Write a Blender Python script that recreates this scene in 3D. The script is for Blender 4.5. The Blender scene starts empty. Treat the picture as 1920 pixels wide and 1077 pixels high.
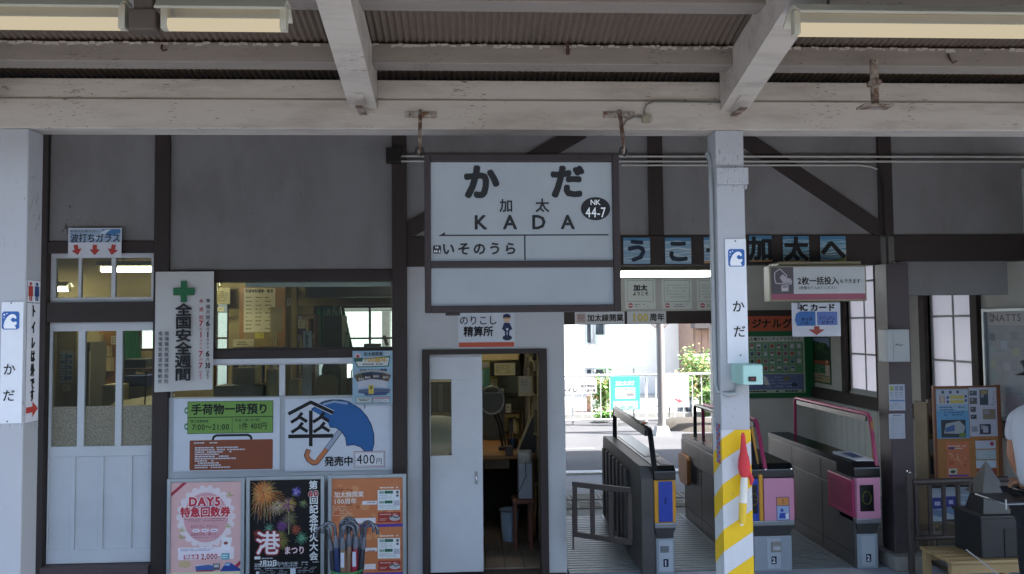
import bpy, math, random
from mathutils import Vector, Matrix, Euler
random.seed(7)
SC = bpy.context.scene
COL = SC.collection
R = math.radians

# ------------------------------------------------------------ camera
CAMZ = 1.95
F = 1500.0
YAW, PITCH, ROLL = 2.9, 2.7, 0.55
cam_d = bpy.data.cameras.new('camera'); cam_d.sensor_width = 36; cam_d.lens = 36 * F / 1920
cam_d.clip_start = 0.05; cam_d.clip_end = 3000
cam = bpy.data.objects.new('camera', cam_d); COL.objects.link(cam)
CR = (Matrix.Rotation(R(-YAW), 3, 'Z') @ Matrix.Rotation(R(90 + PITCH), 3, 'X') @ Matrix.Rotation(R(-ROLL), 3, 'Z'))
cam.location = (0, 0, CAMZ); cam.rotation_euler = CR.to_euler()
SC.camera = cam

# ------------------------------------------------------------ light
SUN_EL, SUN_AZ = 54.0, 107.0      # azimuth from +y towards +x
w = bpy.data.worlds.new('World'); SC.world = w; w.use_nodes = True
nt = w.node_tree
sky = nt.nodes.new('ShaderNodeTexSky'); sky.sky_type = 'NISHITA'; sky.sun_disc = False
sky.sun_elevation = R(SUN_EL); sky.sun_rotation = R(SUN_AZ); sky.air_density = 1.2; sky.dust_density = 2.5; sky.ozone_density = 1.0
bg = nt.nodes['Background']; bg.inputs['Strength'].default_value = 0.13
nt.links.new(sky.outputs[0], bg.inputs[0])
sun_d = bpy.data.lights.new('sun', 'SUN'); sun_d.energy = 5.0; sun_d.angle = R(0.53); sun_d.color = (1.0, 0.97, 0.94)
sun = bpy.data.objects.new('sun', sun_d); COL.objects.link(sun)
sdir = Vector((math.sin(R(SUN_AZ)) * math.cos(R(SUN_EL)), math.cos(R(SUN_AZ)) * math.cos(R(SUN_EL)), math.sin(R(SUN_EL))))
sun.rotation_euler = sdir.to_track_quat('Z', 'Y').to_euler(); sun.location = (5, 10, 20)
vs = SC.view_settings; SC.display_settings.display_device = 'sRGB'
vs.view_transform = 'Standard'; vs.look = 'None'; vs.gamma = 1; vs.use_curve_mapping = False
EXPO = 2.4
vs.exposure = EXPO
SC.render.film_transparent = False
try:
    SC.cycles.use_denoising = True
    SC.cycles.max_bounces = 8; SC.cycles.diffuse_bounces = 5; SC.cycles.transparent_max_bounces = 12
    SC.cycles.caustics_reflective = False; SC.cycles.caustics_refractive = False
    SC.cycles.sample_clamp_indirect = 6
except Exception: pass

# ------------------------------------------------------------ where a photo point lies in the place
def ray(px, py):
    return CR @ Vector(((px - 960) / F, (538.5 - py) / F, -1.0))
def P(px, py, Y):
    d = ray(px, py); t = Y / d.y
    return Vector((d.x * t, Y, CAMZ + d.z * t))
def PX(px, py, X):
    d = ray(px, py); t = X / d.x
    return Vector((X, d.y * t, CAMZ + d.z * t))
def PZ(px, py, Z):
    d = ray(px, py); t = (Z - CAMZ) / d.z
    return Vector((d.x * t, d.y * t, Z))
def RC(x0, y0, x1, y1, Y):
    cx, cy = (x0 + x1) / 2, (y0 + y1) / 2
    a = P(x0, cy, Y).x; b = P(x1, cy, Y).x
    t = P(cx, y0, Y).z; u = P(cx, y1, Y).z
    return a, b, u, t          # x0,x1,z0,z1
def xa(px, py, Y): return P(px, py, Y).x
def za(px, py, Y): return P(px, py, Y).z

# ------------------------------------------------------------ colours and materials
def lin(c):
    if isinstance(c, str):
        c = c.lstrip('#'); c = [int(c[i:i + 2], 16) / 255 for i in (0, 2, 4)]
        c = [v / 12.92 if v <= .04045 else ((v + .055) / 1.055) ** 2.4 for v in c]
    return tuple(c) + (1.0,) if len(c) == 3 else tuple(c)
_mats = {}
def new_mat(name):
    m = bpy.data.materials.new(name); m.use_nodes = True
    return m, m.node_tree, m.node_tree.nodes['Principled BSDF']
def noise(nt, scale, detail=4, rough=.6, stretch=None, coord='Object'):
    tc = nt.nodes.new('ShaderNodeTexCoord'); mp = nt.nodes.new('ShaderNodeMapping')
    if coord == 'World':
        g = nt.nodes.new('ShaderNodeNewGeometry'); nt.links.new(g.outputs['Position'], mp.inputs[0])
    else:
        nt.links.new(tc.outputs[coord], mp.inputs[0])
    if stretch: mp.inputs['Scale'].default_value = stretch
    n = nt.nodes.new('ShaderNodeTexNoise'); n.inputs['Scale'].default_value = scale
    n.inputs['Detail'].default_value = detail; n.inputs['Roughness'].default_value = rough
    nt.links.new(mp.outputs[0], n.inputs['Vector'])
    return n.outputs['Fac'], mp
def ramp(nt, src, p0, p1, c0=(0, 0, 0, 1), c1=(1, 1, 1, 1)):
    r = nt.nodes.new('ShaderNodeValToRGB'); r.color_ramp.elements[0].position = p0; r.color_ramp.elements[1].position = p1
    r.color_ramp.elements[0].color = c0; r.color_ramp.elements[1].color = c1
    nt.links.new(src, r.inputs[0]); return r.outputs[0]
def mix(nt, fac, a, b, mode='MIX'):
    m = nt.nodes.new('ShaderNodeMix'); m.data_type = 'RGBA'; m.blend_type = mode
    for sock, v in ((m.inputs[0], fac), (m.inputs[6], a), (m.inputs[7], b)):
        if hasattr(v, 'is_output') or isinstance(v, bpy.types.NodeSocket): nt.links.new(v, sock)
        else: sock.default_value = v
    return m.outputs[2]
def bump(nt, bsdf, src, strength, dist=.002):
    b = nt.nodes.new('ShaderNodeBump'); b.inputs['Strength'].default_value = strength; b.inputs['Distance'].default_value = dist
    nt.links.new(src, b.inputs['Height']); nt.links.new(b.outputs[0], bsdf.inputs['Normal'])
def M(name, col, rough=.6, metal=0, var=.12, scale=6, bmp=0, stretch=None, spec=.5, coat=0):
    if name in _mats: return _mats[name]
    m, nt, b = new_mat(name); c = lin(col)
    f, mp = noise(nt, scale, 5, .62, stretch)
    lo = tuple(v * (1 - var) for v in c[:3]) + (1,); hi = tuple(min(1, v * (1 + var)) for v in c[:3]) + (1,)
    nt.links.new(ramp(nt, f, .3, .7, lo, hi), b.inputs['Base Color'])
    b.inputs['Roughness'].default_value = rough; b.inputs['Metallic'].default_value = metal
    b.inputs['Specular IOR Level'].default_value = spec; b.inputs['Coat Weight'].default_value = coat
    if bmp:
        f2, _ = noise(nt, scale * 6, 4, .7, stretch); bump(nt, b, f2, bmp)
    _mats[name] = m; return m
def M_peel(name, paint, under, amt=.60, grain=(1, 1, 1), stain='#6c6257', rough=.55, scale=1.0, stainamt=.5):
    """old oil paint on timber: stains, cracks along the grain, flakes gone"""
    if name in _mats: return _mats[name]
    m, nt, b = new_mat(name); c = lin(paint)
    f, _ = noise(nt, 2.2 * scale, 6, .65, grain, 'World')
    base = mix(nt, ramp(nt, f, .42, .78), c, lin(stain))
    n2 = nt.nodes.new('ShaderNodeMath'); n2.operation = 'MULTIPLY'; n2.inputs[1].default_value = stainamt
    g = ramp(nt, f, .45, .8); nt.links.new(g, n2.inputs[0])
    base = mix(nt, n2.outputs[0], c, lin(stain))
    f2, _ = noise(nt, 26 * scale, 6, .72, grain, 'World')
    f3, _ = noise(nt, 3.1 * scale, 3, .5, None, 'World')
    m3 = nt.nodes.new('ShaderNodeMath'); m3.operation = 'MULTIPLY_ADD'; m3.inputs[1].default_value = .7; m3.inputs[2].default_value = .62; nt.links.new(f3, m3.inputs[0])
    mm = nt.nodes.new('ShaderNodeMath'); mm.operation = 'MULTIPLY'; nt.links.new(f2, mm.inputs[0]); nt.links.new(m3.outputs[0], mm.inputs[1])
    flake = ramp(nt, mm.outputs[0], amt, amt + .02)
    colr = mix(nt, flake, base, lin(under))
    nt.links.new(colr, b.inputs['Base Color'])
    b.inputs['Roughness'].default_value = rough
    f4, _ = noise(nt, 60 * scale, 4, .6, grain, 'World')
    ad = nt.nodes.new('ShaderNodeMath'); ad.operation = 'SUBTRACT'; nt.links.new(f4, ad.inputs[0]); nt.links.new(flake, ad.inputs[1])
    bump(nt, b, ad.outputs[0], .35, .002)
    b.inputs['Specular IOR Level'].default_value = .3
    _mats[name] = m; return m
def M_rust(name='rusty_steel', a='#54382a', bcol='#8f867b'):
    if name in _mats: return _mats[name]
    m, nt, b = new_mat(name)
    f, _ = noise(nt, 22, 6, .7, None, 'World')
    nt.links.new(ramp(nt, f, .42, .58, lin(a), lin(bcol)), b.inputs['Base Color']); b.inputs['Roughness'].default_value = .8
    bump(nt, b, f, .5, .003)
    _mats[name] = m; return m
def M_emit(name, col, strength):
    if name in _mats: return _mats[name]
    m = bpy.data.materials.new(name); m.use_nodes = True; nt = m.node_tree
    nt.nodes.remove(nt.nodes['Principled BSDF'])
    e = nt.nodes.new('ShaderNodeEmission'); e.inputs[0].default_value = lin(col); e.inputs[1].default_value = strength
    nt.links.new(e.outputs[0], nt.nodes['Material Output'].inputs[0]); _mats[name] = m; return m
def M_glass(name, tint='#eef4f2', refl=1.0, wavy=0.0, rough=.02):
    if name in _mats: return _mats[name]
    m = bpy.data.materials.new(name); m.use_nodes = True; nt = m.node_tree
    nt.nodes.remove(nt.nodes['Principled BSDF'])
    t = nt.nodes.new('ShaderNodeBsdfTransparent'); t.inputs[0].default_value = lin(tint)
    g = nt.nodes.new('ShaderNodeBsdfGlossy'); g.inputs['Roughness'].default_value = rough
    fr = nt.nodes.new('ShaderNodeFresnel'); fr.inputs[0].default_value = 1.45
    mu = nt.nodes.new('ShaderNodeMath'); mu.operation = 'MULTIPLY'; mu.inputs[1].default_value = refl; nt.links.new(fr.outputs[0], mu.inputs[0])
    if wavy:
        f, _ = noise(nt, 9, 3, .5, (1, 1, 2)); bb = nt.nodes.new('ShaderNodeBump'); bb.inputs['Strength'].default_value = wavy; bb.inputs['Distance'].default_value = .01
        nt.links.new(f, bb.inputs['Height']); nt.links.new(bb.outputs[0], g.inputs['Normal'])
    mx = nt.nodes.new('ShaderNodeMixShader'); nt.links.new(mu.outputs[0], mx.inputs[0]); nt.links.new(t.outputs[0], mx.inputs[1]); nt.links.new(g.outputs[0], mx.inputs[2])
    nt.links.new(mx.outputs[0], nt.nodes['Material Output'].inputs[0]); _mats[name] = m; return m
def M_frost(name, col, trans=.6, scale=90, bm=.6, dark='#777164'):
    if name in _mats: return _mats[name]
    m = bpy.data.materials.new(name); m.use_nodes = True; nt = m.node_tree
    nt.nodes.remove(nt.nodes['Principled BSDF'])
    v = nt.nodes.new('ShaderNodeTexVoronoi'); v.inputs['Scale'].default_value = scale
    tc = nt.nodes.new('ShaderNodeTexCoord'); nt.links.new(tc.outputs['Object'], v.inputs['Vector'])
    c = ramp(nt, v.outputs['Distance'], .15, .6, lin(dark), lin(col))
    bb = nt.nodes.new('ShaderNodeBump'); bb.inputs['Strength'].default_value = bm; bb.inputs['Distance'].default_value = .003; nt.links.new(v.outputs['Distance'], bb.inputs['Height'])
    t = nt.nodes.new('ShaderNodeBsdfTranslucent'); d = nt.nodes.new('ShaderNodeBsdfDiffuse'); g = nt.nodes.new('ShaderNodeBsdfGlossy'); g.inputs['Roughness'].default_value = .25
    for s in (t, d): nt.links.new(c, s.inputs[0])
    for s in (t, d, g): nt.links.new(bb.outputs[0], s.inputs['Normal'])
    a = nt.nodes.new('ShaderNodeMixShader'); a.inputs[0].default_value = trans; nt.links.new(d.outputs[0], a.inputs[1]); nt.links.new(t.outputs[0], a.inputs[2])
    e = nt.nodes.new('ShaderNodeMixShader'); e.inputs[0].default_value = .06; nt.links.new(a.outputs[0], e.inputs[1]); nt.links.new(g.outputs[0], e.inputs[2])
    nt.links.new(e.outputs[0], nt.nodes['Material Output'].inputs[0]); _mats[name] = m; return m
def pm(c, rough=.55):
    """printed ink or paper of one colour, a little faded"""
    q = lin(c)[:3]; g = .2 * q[0] + .7 * q[1] + .1 * q[2]; fc = tuple((v * .84 + g * .16) * .97 + .006 for v in q)
    return M('print_' + c.lstrip('#'), fc, rough, 0, .04, 9, 0, None, .22)

# ------------------------------------------------------------ mesh builder
def worig(o):
    v = Vector((0, 0, 0))
    while o is not None:
        v += o.location; o = o.parent
    return v
class MB:
    def __init__(s): s.v = []; s.f = []; s.mi = []; s.sm = []; s.mats = []
    def mi_(s, mat):
        if mat not in s.mats: s.mats.append(mat)
        return s.mats.index(mat)
    def add(s, vs, fs, mat, smooth=False):
        b = len(s.v); s.v += [tuple(q) for q in vs]; k = s.mi_(mat)
        for f in fs: s.f.append([b + i for i in f]); s.mi.append(k); s.sm.append(smooth)
        return s
    def box(s, x0, x1, y0, y1, z0, z1, mat):
        if x0 > x1: x0, x1 = x1, x0
        if y0 > y1: y0, y1 = y1, y0
        if z0 > z1: z0, z1 = z1, z0
        vs = [(x0, y0, z0), (x1, y0, z0), (x1, y1, z0), (x0, y1, z0), (x0, y0, z1), (x1, y0, z1), (x1, y1, z1), (x0, y1, z1)]
        return s.add(vs, [(0, 3, 2, 1), (4, 5, 6, 7), (0, 1, 5, 4), (1, 2, 6, 5), (2, 3, 7, 6), (3, 0, 4, 7)], mat)
    def hull(s, ring0, ring1, mat, smooth=False, caps=True):
        n = len(ring0); fs = [(i, (i + 1) % n, n + (i + 1) % n, n + i) for i in range(n)]
        s.add(list(ring0) + list(ring1), fs, mat, smooth)
        if caps: s.add(ring0, [tuple(reversed(range(n)))], mat); s.add(ring1, [tuple(range(n))], mat)
        return s
    def prism_y(s, poly, y0, y1, mat): return s.hull([(x, y0, z) for x, z in poly], [(x, y1, z) for x, z in poly], mat)
    def prism_x(s, poly, x0, x1, mat): return s.hull([(x0, y, z) for y, z in poly], [(x1, y, z) for y, z in poly], mat)
    def prism_z(s, poly, z0, z1, mat): return s.hull([(x, y, z0) for x, y in poly], [(x, y, z1) for x, y in poly], mat)
    def tube(s, pts, r, mat, n=8, closed=False, rr=None):
        pts = [Vector(p) for p in pts]; rings = []; up = None
        for i, p in enumerate(pts):
            a = pts[i - 1] if i > 0 else (pts[-1] if closed else pts[0]); b = pts[i + 1] if i + 1 < len(pts) else (pts[0] if closed else pts[-1])
            t = (b - a).normalized()
            if up is None:
                up = Vector((0, 0, 1)) if abs(t.z) < .9 else Vector((0, 1, 0))
            u = (up - t * up.dot(t)).normalized(); v = t.cross(u); up = u
            q = rr[i] if rr else r
            rings.append([p + (u * math.cos(2 * math.pi * k / n) + v * math.sin(2 * math.pi * k / n)) * q for k in range(n)])
        vs = [q for rg in rings for q in rg]; fs = []
        m = len(rings)
        for i in range(m - 1 if not closed else m):
            j = (i + 1) % m
            for k in range(n): fs.append((i * n + k, i * n + (k + 1) % n, j * n + (k + 1) % n, j * n + k))
        s.add(vs, fs, mat, True)
        if not closed:
            s.add(rings[0], [tuple(reversed(range(n)))], mat); s.add(rings[-1], [tuple(range(n))], mat)
        return s
    def bar(s, p, q, w, h, mat):
        """square bar from p to q"""
        p, q = Vector(p), Vector(q); t = (q - p).normalized()
        up = Vector((0, 0, 1)) if abs(t.z) < .95 else Vector((0, 1, 0))
        u = (up - t * up.dot(t)).normalized() * h / 2; v = t.cross(u).normalized() * w / 2
        rg = lambda c: [c + u + v, c - u + v, c - u - v, c + u - v]
        return s.hull(rg(p), rg(q), mat)
    def lathe(s, prof, c, mat, n=20, axis='z', cap=True):
        rings = []
        for r, h in prof:
            rg = []
            for k in range(n):
                a = 2 * math.pi * k / n; x, y = r * math.cos(a), r * math.sin(a)
                rg.append({'z': (c[0] + x, c[1] + y, c[2] + h), 'y': (c[0] + x, c[1] + h, c[2] + y), 'x': (c[0] + h, c[1] + x, c[2] + y)}[axis])
            rings.append(rg)
        vs = [q for rg in rings for q in rg]; fs = []
        for i in range(len(rings) - 1):
            for k in range(n): fs.append((i * n + k, i * n + (k + 1) % n, (i + 1) * n + (k + 1) % n, (i + 1) * n + k))
        s.add(vs, fs, mat, True)
        if cap:
            s.add(rings[0], [tuple(reversed(range(n)))], mat); s.add(rings[-1], [tuple(range(n))], mat)
        return s
    def build(s, name, parent=None, loc=None, bevel=0, label=None, kind=None):
        if name in ('lettering', 'printed_picture'): kind = kind
        me = bpy.data.meshes.new(name)
        o = bpy.data.objects.new(name, me); COL.objects.link(o)
        if parent is not None: o.parent = parent; org = worig(parent)
        else:
            if loc is None:
                xs = [v[0] for v in s.v]; ys = [v[1] for v in s.v]; zs = [v[2] for v in s.v]
                loc = ((min(xs) + max(xs)) / 2, (min(ys) + max(ys)) / 2, min(zs))
            o.location = loc; org = Vector(loc)
        me.from_pydata([(v[0] - org.x, v[1] - org.y, v[2] - org.z) for v in s.v], [], s.f)
        for m in s.mats: me.materials.append(m)
        me.polygons.foreach_set('material_index', s.mi); me.polygons.foreach_set('use_smooth', s.sm)
        me.update()
        if bevel:
            b = o.modifiers.new('bevel', 'BEVEL'); b.width = bevel; b.segments = 2; b.limit_method = 'ANGLE'; b.angle_limit = R(40)
        if label: o['label'] = label
        if kind: o['kind'] = kind
        return o
def thing(name, label, cat, loc, group=None):
    o = bpy.data.objects.new(name, None); COL.objects.link(o); o.location = loc; o.empty_display_size = .1
    o['label'] = label; o['category'] = cat
    if group: o['group'] = group
    return o
def tag(o, label, cat, group=None):
    o['label'] = label; o['category'] = cat
    if group: o['group'] = group
    return o
def boxp(name, parent, b, mat, bevel=0, label=None):
    return MB().box(*b, mat).build(name, parent, bevel=bevel, label=label)

# ------------------------------------------------------------ lettering
_gl = {}
def glyph(ch, bold):
    k = (ch, bold)
    if k in _gl: return _gl[k]
    c = bpy.data.curves.new('t', 'FONT'); c.body = ch; c.size = 1; c.offset = bold; c.resolution_u = 2; c.fill_mode = 'FRONT'
    o = bpy.data.objects.new('t', c); m = bpy.data.meshes.new_from_object(o)
    vs = [(v.co.x, v.co.y) for v in m.vertices]; fs = [tuple(p.vertices) for p in m.polygons]
    bpy.data.objects.remove(o); bpy.data.curves.remove(c); bpy.data.meshes.remove(m)
    _gl[k] = (vs, fs); return _gl[k]
def wide(ch): return ord(ch) > 0x2E00
class Sheet:
    """a flat printed thing; every mark keeps its place in the frame of the sheet itself"""
    def __init__(s, x0, y0, x1, y1, Y=None, X=None, side=-1):
        s.cx, s.cy = (x0 + x1) / 2, (y0 + y1) / 2; s.X = X; s.side = side
        if X is None:
            c = P(s.cx, s.cy, Y); s.o = c
            s.sx = (P(x1, s.cy, Y).x - P(x0, s.cy, Y).x) / (x1 - x0); s.sz = (P(s.cx, y0, Y).z - P(s.cx, y1, Y).z) / (y1 - y0)
            s.w = s.sx * (x1 - x0); s.h = s.sz * (y1 - y0)
        else:
            a, b = PX(x0, s.cy, X), PX(x1, s.cy, X); t, u = PX(s.cx, y0, X), PX(s.cx, y1, X)
            s.o = Vector((X, (a.y + b.y) / 2, (t.z + u.z) / 2)); s.w = abs(a.y - b.y); s.h = t.z - u.z
            s.sx = s.w / (x1 - x0); s.sz = s.h / (y1 - y0)
        s.pr = MB(); s.tx = MB(); s.big = []; s.seq = 0
    def w3(s, u, v, n):
        if s.X is None: return (s.o.x + u, s.o.y - n, s.o.z + v)
        return (s.X + s.side * n, s.o.y + u * s.side, s.o.z + v)
    def uv(s, px, py): return ((px - s.cx) * s.sx, (s.cy - py) * s.sz)
    def poly(s, pts, col, L=1, mb=None, px=True):
        q = [s.uv(*p) if px else p for p in pts]; s.seq += 1
        (mb or s.pr).add([s.w3(u, v, L * .0007 + (s.seq % 320) * 2e-6) for u, v in q], [tuple(range(len(q)))], pm(col) if isinstance(col, str) else col)
    def rect(s, x0, y0, x1, y1, col, L=1): s.poly([(x0, y0), (x0, y1), (x1, y1), (x1, y0)], col, L)
    def box(s, x0, y0, x1, y1, col, t=1, L=2):
        s.rect(x0, y0, x1, y0 + t, col, L); s.rect(x0, y1 - t, x1, y1, col, L); s.rect(x0, y0 + t, x0 + t, y1 - t, col, L); s.rect(x1 - t, y0 + t, x1, y1 - t, col, L)
    def ell(s, cx, cy, rx, ry, col, L=1, n=24):
        s.poly([(cx + rx * math.cos(2 * math.pi * k / n), cy + ry * math.sin(2 * math.pi * k / n)) for k in range(n)], col, L)
    def line(s, pts, wd, col, L=2, taper=False):
        if wd > 3 and not taper:
            for q in pts[1:-1]: s.ell(q[0], q[1], wd / 2, wd / 2, col, L, 12)
        for i in range(len(pts) - 1):
            (xa_, ya_), (xb, yb) = pts[i], pts[i + 1]; dx, dy = xb - xa_, yb - ya_; l = math.hypot(dx, dy) or 1
            nx, ny = -dy / l * wd / 2, dx / l * wd / 2
            if taper: s.poly([(xa_ + nx, ya_ + ny), (xa_ - nx, ya_ - ny), (xb - nx * .3, yb - ny * .3), (xb + nx * .3, yb + ny * .3)], col, L)
            else: s.poly([(xa_ + nx, ya_ + ny), (xa_ - nx, ya_ - ny), (xb - nx, yb - ny), (xb + nx, yb + ny)], col, L)
    def text(s, t, cx, cy, size, col, bold=0.0, W=None, vert=False, pitch=None, L=3, xs=1.0, outline=None, under=False):
        if outline: s.text(t, cx, cy, size, outline[0], bold + outline[1], W, vert, pitch, L, xs, None, True); L += 1
        mat = pm(col); adv = []
        for ch in t:
            vs_, _ = glyph(ch, 0)
            if ch == ' ': adv.append(.4)
            elif wide(ch): adv.append(1.0)
            else: adv.append((max(v[0] for v in vs_) - min(v[0] for v in vs_)) + .10 if vs_ else .3)
            if ch in '0123456789' and adv: adv[-1] = .56
        tot = sum(adv); sq = xs
        if W and not vert: sq = W / (tot * size)
        pos = []
        if vert:
            pt = pitch or size
            for i in range(len(t)): pos.append((cx, cy + (i - (len(t) - 1) / 2) * pt))
        else:
            x = cx - tot * size * sq / 2
            if pitch: pos = [(cx + (i - (len(t) - 1) / 2) * pitch, cy) for i in range(len(t))]
            else:
                for a in adv: pos.append((x + a * size * sq / 2, cy)); x += a * size * sq
        for ch, (gx, gy) in zip(t, pos):
            vs_, fs = glyph(ch, 0)
            if not vs_: continue
            n_ = 1 if bold <= 0 else (4 if bold < .022 else 8)
            tgt = s.tx
            if size >= 15.5 and not outline and not under: tgt = MB(); s.big.append(tgt)
            if wide(ch): ox, oy = .5, .36
            else: ox = (max(v[0] for v in vs_) + min(v[0] for v in vs_)) / 2; oy = .345
            for c_ in range(n_):
                an = 2 * math.pi * (c_ + .5) / n_; dx, dy = (bold * math.cos(an) * size, bold * math.sin(an) * size) if bold > 0 else (0, 0)
                s.seq += 1; pts = []
                for (a, b) in vs_:
                    u, v = s.uv(gx + (a - ox) * size * sq + dx, gy - (b - oy) * size + dy)
                    pts.append(s.w3(u, v, L * .0007 + (s.seq % 320) * 2e-6))
                tgt.add(pts, fs, mat)
    def dashes(s, x0, y0, x1, y1, rows, col, dens=.8, L=2, h=.5, seed=1, ragged=.3):
        rd = random.Random(seed); ph = (y1 - y0) / rows
        for i in range(rows):
            x = x0; end = x1 - rd.random() * ragged * (x1 - x0); y = y0 + (i + .5) * ph
            while x < end:
                wd = min(rd.uniform(.5, 1.6) * ph, end - x)
                if rd.random() < dens: s.rect(x, y - ph * h / 2, x + wd, y + ph * h / 2, col, L)
                x += wd + ph * .22
    def finish(s, root, pn='printed_picture', tn='lettering'):
        r = []
        if s.pr.v: r.append(s.pr.build(pn, root))
        if s.tx.v: r.append(s.tx.build(tn, root, kind='stuff'))
        for b in s.big: r.append(b.build('character', root))
        return r
    def panel(s, th, mat, root=None, name='panel', bevel=0, extra=0):
        w2, h2 = s.w / 2 + extra, s.h / 2 + extra; mb = MB()
        vs_ = [s.w3(a * w2, b * h2, n) for n in (0, -th) for a, b in ((-1, -1), (1, -1), (1, 1), (-1, 1))]
        mb.add(vs_, [(0, 1, 2, 3), (7, 6, 5, 4), (0, 4, 5, 1), (1, 5, 6, 2), (2, 6, 7, 3), (3, 7, 4, 0)], mat)
        return mb.build(name, root, bevel=bevel)
    def base(s): # foot of the sheet, for the root empty
        return s.w3(0, -s.h / 2, 0)
def sheet_thing(name, label, cat, S, col='#e9e9e6', th=.002, group=None, pname='paper', mat=None):
    root = thing(name, label, cat, S.base(), group)
    S.panel(th, mat or pm(col), root, pname)
    return root
# ------------------------------------------------------------ materials of the place
WHITEWOOD = M_peel('old_white_timber', '#b0a9a0', '#63574d', .625, (1, 5, 5), '#857a70', .6, .9, .75)
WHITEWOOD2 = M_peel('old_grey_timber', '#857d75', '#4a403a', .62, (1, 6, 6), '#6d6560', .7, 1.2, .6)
POSTWHITE = M_peel('old_white_post_paint', '#a9acb2', '#6e675f', .615, (5, 5, 1), '#a5a5a4', .5, 1.0, .35)
BROWN = M_peel('dark_brown_timber', '#372f2d', '#211b19', .62, (5, 5, 1), '#282220', .6, 1.0, .5)
BROWNH = M_peel('dark_brown_beam_timber', '#372f2d', '#211b19', .62, (1, 5, 5), '#282220', .6, 1.0, .5)
PLASTER = M_peel('white_plaster', '#838282', '#5f5c58', .69, (1.6, 1, .8), '#6a6764', .85, .45, .9)
DOORWHITE = M('door_grey_white_paint', '#c6c9cd', .42, 0, .09, 1.6, .05)
PLAT = M('platform_concrete', '#a3a9b2', .9, 0, .15, 2, .2)
ASPH = M('street_asphalt', '#4b4b4d', .95, 0, .12, 1.5, .3)
DARKM = M('dark_metal', '#33312f', .45, .6, .1, 8)
CREAM = M('cream_steel', '#b7ab7e', .5, 0, .06, 4)
STEEL = M('brushed_steel', '#8d9294', .35, .8, .08, 12)
ALU = M('aluminium_frame', '#a6aeb2', .4, .6, .06, 9)
RUST = M_rust()
GLASS = M_glass('window_glass', '#e6ece8', .9)
GLASSW = M_glass('wavy_old_glass', '#e6ece8', 1.3, .35)
D, YB, DB = 6.36, 4.0, 10.5

# ------------------------------------------------------------ ground
def slab(name, b, mat, lab=None):
    o = MB().box(*b, mat).build(name, loc=((b[0] + b[1]) / 2, (b[2] + b[3]) / 2, b[4])); o['kind'] = 'structure'
    if lab: o['label'] = lab
    return o
slab('track_bed', (-400, 400, -600, .75, -1.3, -1.05), M('ballast', '#5d564f', .95, 0, .3, 9, .8))
slab('platform', (-60, 60, .75, 6.30, -1.2, 0.0), PLAT)
STREET = slab('street', (-400, 400, DB + .16, 900, -.30, -.02), ASPH)
slab('hall_floor', (.72, 4.6, 6.30, DB + .16, -.2, -.012), M('hall_floor_concrete', '#77777a', .7, 0, .15, 3, .1))
slab('office_floor', (-6.3, .72, 6.30, DB + .16, -.2, -.004), M('office_underfloor', '#2c2622', .8, 0, .15, 3, .1))
# pale kerb line at the hall's street door
# unseen dark bank behind the camera, added to block low sky light
hb = MB(); rd = random.Random(3); hm_ = M('sky_blocking_bank', '#33383a', .95, 0, .3, .6)
pr_ = [(-8, -1.05), (-11, 3.6), (-16, 6.6), (-26, 9.5), (-60, 8), (-60, -1.2)]
n_ = 24; vs_ = []
for i in range(n_ + 1):
    for (y, z) in pr_: vs_.append((-90 + 180 * i / n_, y + rd.uniform(-.6, .6), z + (rd.uniform(-.9, .9) if z > 0 else 0)))
k_ = len(pr_); hb.add(vs_, [(i * k_ + j, (i + 1) * k_ + j, (i + 1) * k_ + j + 1, i * k_ + j + 1) for i in range(n_) for j in range(k_ - 1)], hm_, True)
hb = hb.build('sky_blocking_bank', loc=(0, -20, -1)); hb['kind'] = 'structure'
kb = MB().box(.74, 4.4, DB - .02, DB + .16, -.012, .012, M('pale_threshold_stone', '#c4c4c0', .8, 0, .1, 5)).build('threshold'); kb['kind'] = 'structure'
# drain grating across the hall: bars too thin to pick out singly
g = MB(); g.box(.745, 4.26, 6.31, 8.16, -.0115, -.0095, M('drain_dark', '#101112', .9)); gm = M('grating_steel', '#83898e', .45, .5, .1, 20)
yy = 6.32
while yy < 8.15:
    g.box(.75, 4.25, yy, yy + .042, -.010, .008, gm); yy += .066
for x in (1.30, 2.10, 2.96): g.box(x - .012, x + .012, 6.31, 8.16, -.012, .015, gm)
o = g.build('floor_grating', loc=(2.4, 7.2, 0)); o['kind'] = 'structure'; o['label'] = 'ribbed steel floor grating between the ticket gates'
# embossed guide tiles on the hall floor beyond the gates
tm = M('guide_tile', '#92918d', .8, 0, .08, 8)
for r_ in range(2):
    for c_ in range(9):
        m = MB(); x0 = .8 + c_ * .31; y0 = 8.55 + r_ * .42
        m.box(x0, x0 + .295, y0, y0 + .3, -.012, 0.0, tm)
        for k in range(4): m.box(x0 + .03, x0 + .265, y0 + .035 + k * .068, y0 + .06 + k * .068, 0, .006, tm)
        t = m.build('floor_tile', loc=(x0, y0, 0), bevel=0); t['kind'] = 'structure'

# ------------------------------------------------------------ station building, track side
B = thing('station_building', 'old wooden station building with white plaster panels and dark brown timber framing', 'building', (0, D, 0))
PT = .025   # timber stands proud of the plaster
def plaster(x0, y0, x1, y1, Y=D, name='plaster_panel', mat=None, label=None):
    a, b, c, d = RC(x0, y0, x1, y1, Y); return boxp(name, B, (a, b, Y, Y + .09, c, d), mat or PLASTER, label=label)
ZTOP = 3.66
def zp(px, py): return za(px, py, D)
def xp(px, py): return xa(px, py, D)
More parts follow.
